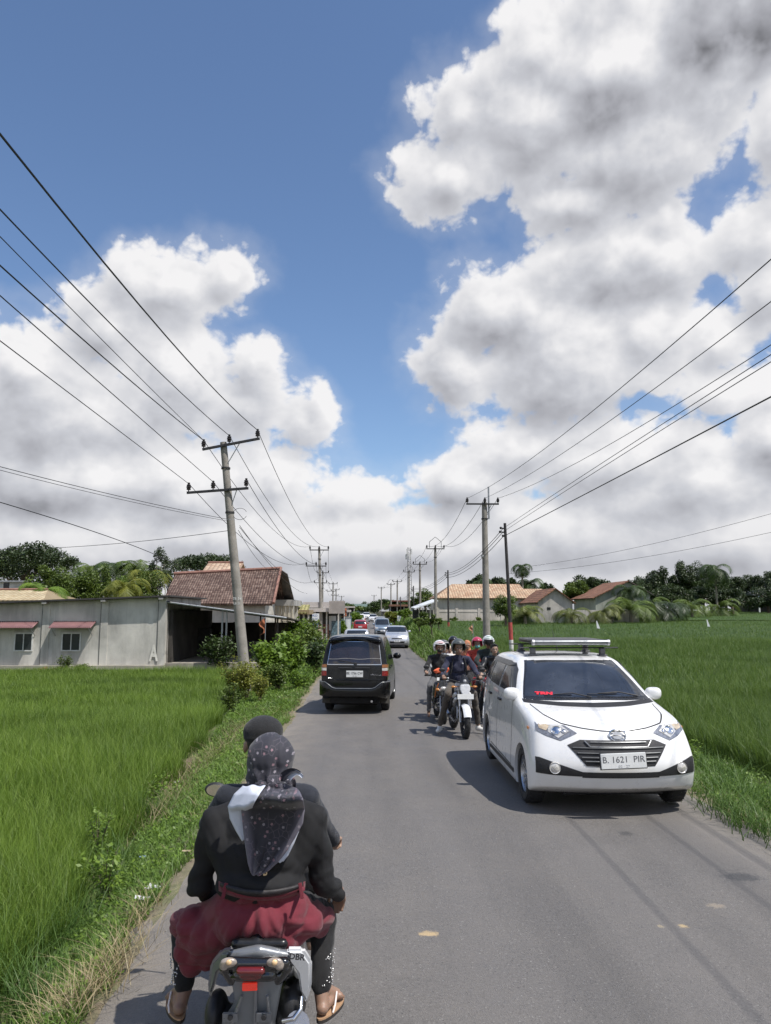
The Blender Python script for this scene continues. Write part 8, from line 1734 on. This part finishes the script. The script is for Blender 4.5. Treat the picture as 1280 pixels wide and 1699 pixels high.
for i, (px, Y, top, wd, lb) in enumerate(((752, 79, 1024, 12, 'tuft of weeds at the foot of the grey wall, left'), (795, 79, 1023, 10, 'tuft of weeds at the foot of the grey wall, middle'), (1015, 70, 1012, 26, 'dark shrub between the coconut palms'), (1065, 74, 1008, 30, 'dark shrub under the palm clump'))):
    T('weed_shrub', lb, px, Y, top, wd, 'dark' if i > 1 else 'mid', 500, .2, seed=220+i, low=.05, trunk=.04, cat='shrub', clus=8)
# near left shrubs
def shrub(label, x, y, H, rad, kind, n, ls, seed, name='shrub', stems=9, asp=.55):
    global rng
    rs = np.random.default_rng(seed); sv = rng; rng = rs; b_ = V3((x, y, ground_z(x, y))); ro = empty(name, b_, 0, label, 'shrub'); P = []; bm = bmesh.new()
    for i in range(stems):
        a = rs.uniform(0, 2*pi); r_ = rad*rs.uniform(.15, .9); tip = V3((cos(a)*r_, sin(a)*r_, H*rs.uniform(.55, 1.0))); mid_ = V3((tip.x*.35, tip.y*.35, tip.z*.6)); tube(bm, [V3((tip.x*.1, tip.y*.1, -.05)), mid_, tip], [.018*min(1, H**2), .013*min(1, H**2), .005*min(1, H**2)], 5, False)
        m_ = n//stems; t = rs.uniform(.15, 1.05, m_)**.7; q = np.array([V3((0, 0, 0)).lerp(mid_, min(1, v*2)) if v < .5 else mid_.lerp(tip, (v-.5)*2) for v in t]); q += rs.normal(0, 1, (m_, 3))*np.array([rad*.17, rad*.17, H*.07]); P.append(q)
    P = np.concatenate(P); P = P[P[:, 2] > .02]; leaves('foliage', P, ls, LM[kind], ro, up=.8, aspect=asp); pbm('stems', bm, barkM, ro, 60); rng = sv; return ro
def S_(label, px, py, Y, H, rad, kind, n, ls, seed, **k): v = at(px, py, Y); return shrub(label, v.x, Y, H, rad, kind, n, ls, seed, **k)
S_('tall bright green leafy shrub right of the leaning pole', 452, 1140, 27, 1.5, .8, 'bright', 2600, .17, 301, stems=14)
S_('bright lobed leaf shrub beside the tallest one', 478, 1140, 29, 1.7, .75, 'bright', 2600, .18, 302, stems=14)
S_('darker green shrub behind the black wagon, next to the pole by the shops', 512, 1100, 36, 1.9, .85, 'mid', 2400, .17, 303, stems=12)
S_('dark leaved shrub just left of the black wagon', 524, 1120, 31, 1.5, .55, 'dark', 1500, .13, 304, stems=10)
S_('bright shrub farther back along the left verge', 495, 1090, 41, 2.1, 1.0, 'bright', 2400, .20, 305, stems=12)
S_('shrub with reddish dark leaves before the shops', 508, 1080, 48, 2.0, 1.1, 'mid', 2000, .2, 306, stems=12)
S_('low green weeds under the bright shrubs', 497, 1150, 25, .7, .6, 'bright', 1100, .09, 307)
S_('shrubby undergrowth at the foot of the bright shrubs', 462, 1155, 25.5, .9, .6, 'mid', 1200, .10, 308)
S_('yellow green bush wrapped round the foot of the leaning pole', 408, 1170, 23.6, 1.15, .75, 'yellow', 2600, .075, 309, stems=16)
S_('thin upright yellowish sprigs left of the leaning pole', 385, 1150, 23.2, 1.35, .35, 'yellow', 900, .075, 310, stems=7)
S_('small leafy bush right of the pole foot', 432, 1170, 22.6, .75, .45, 'yellow', 1100, .07, 311)
S_('dark straggly bush left below the leaning pole', 384, 1195, 20.6, .75, .4, 'mid', 900, .07, 312)
S_('potted looking dark bush standing in the shed mouth', 365, 1095, 34.0, 1.5, 1.0, 'dark', 1500, .14, 313, stems=10)
S_('round green bush at the foot of the grey wall under the window', 108, 1110, 33.3, .75, .35, 'mid', 700, .08, 314); S_('low trailing green bush right of the round bush', 135, 1112, 33.3, .40, .55, 'mid', 800, .07, 315)
S_('weedy plant on the right verge behind the white car', 1150, 1270, 11.6, .35, .25, 'bright', 260, .05, 316); S_('weedy plant at the near left field edge', 180, 1420, 7.2, .5, .28, 'bright', 420, .05, 317); S_('tall weedy plant among the rice, left', 165, 1370, 8.4, .6, .2, 'bright', 300, .05, 318); S_('weedy plant by the dry grass', 250, 1290, 10.6, .5, .3, 'bright', 380, .05, 319); 
# litter and stones
def litter(label, px, py, s, mat, seed, cat='litter', name='litter'):
    g = ground_at(px, py); rs = np.random.default_rng(seed); bm = bmesh.new(); n = 5
    vv = [[bm.verts.new((g.x+s*(i/n-.5)*1.6+rs.normal(0, s*.06), g.y+s*(j/n-.5)+rs.normal(0, s*.06), g.z+.05+abs(rs.normal(0, s*.16)))) for i in range(n+1)] for j in range(n+1)]
    for j in range(n):
        for i in range(n):
            if (i in (0, n-1)) and (j in (0, n-1)): continue
            bm.faces.new((vv[j][i], vv[j][i+1], vv[j+1][i+1], vv[j+1][i]))
    for v in [v for v in bm.verts if not v.link_faces]: bm.verts.remove(v)
    tag(pbm(name, bm, mat, None, 80), label, cat)
plW = pm('plastic_white', (.70, .70, .72), .35, 0, .1, 20); plB = pm('plastic_blue', (.30, .42, .68), .4)
litter('crumpled clear white plastic cup on the left verge', 253, 1484, .075, plW, 1, name='plastic_scrap'); litter('flattened white wrapper below the plastic cup', 236, 1502, .07, plW, 2, name='plastic_scrap'); litter('small blue wrapper in the weeds on the left verge', 239, 1430, .05, plB, 3, name='plastic_scrap')
litter('pale scrap beside the dry grass farther up the verge', 295, 1304, .06, plW, 4, name='plastic_scrap'); litter('brown leaf litter at the road edge left of the couple', 310, 1422, .05, pm('leaf_litter', (.38, .30, .2), .9), 5, name='dead_leaf'); litter('white wrapper near the lower left straw', 82, 1697, .05, plW, 6, name='plastic_scrap'); litter('dull wrapper among weeds left of the near road edge', 118, 1530, .04, pm('foil_dull', (.45, .45, .42), .4), 7, name='plastic_scrap')
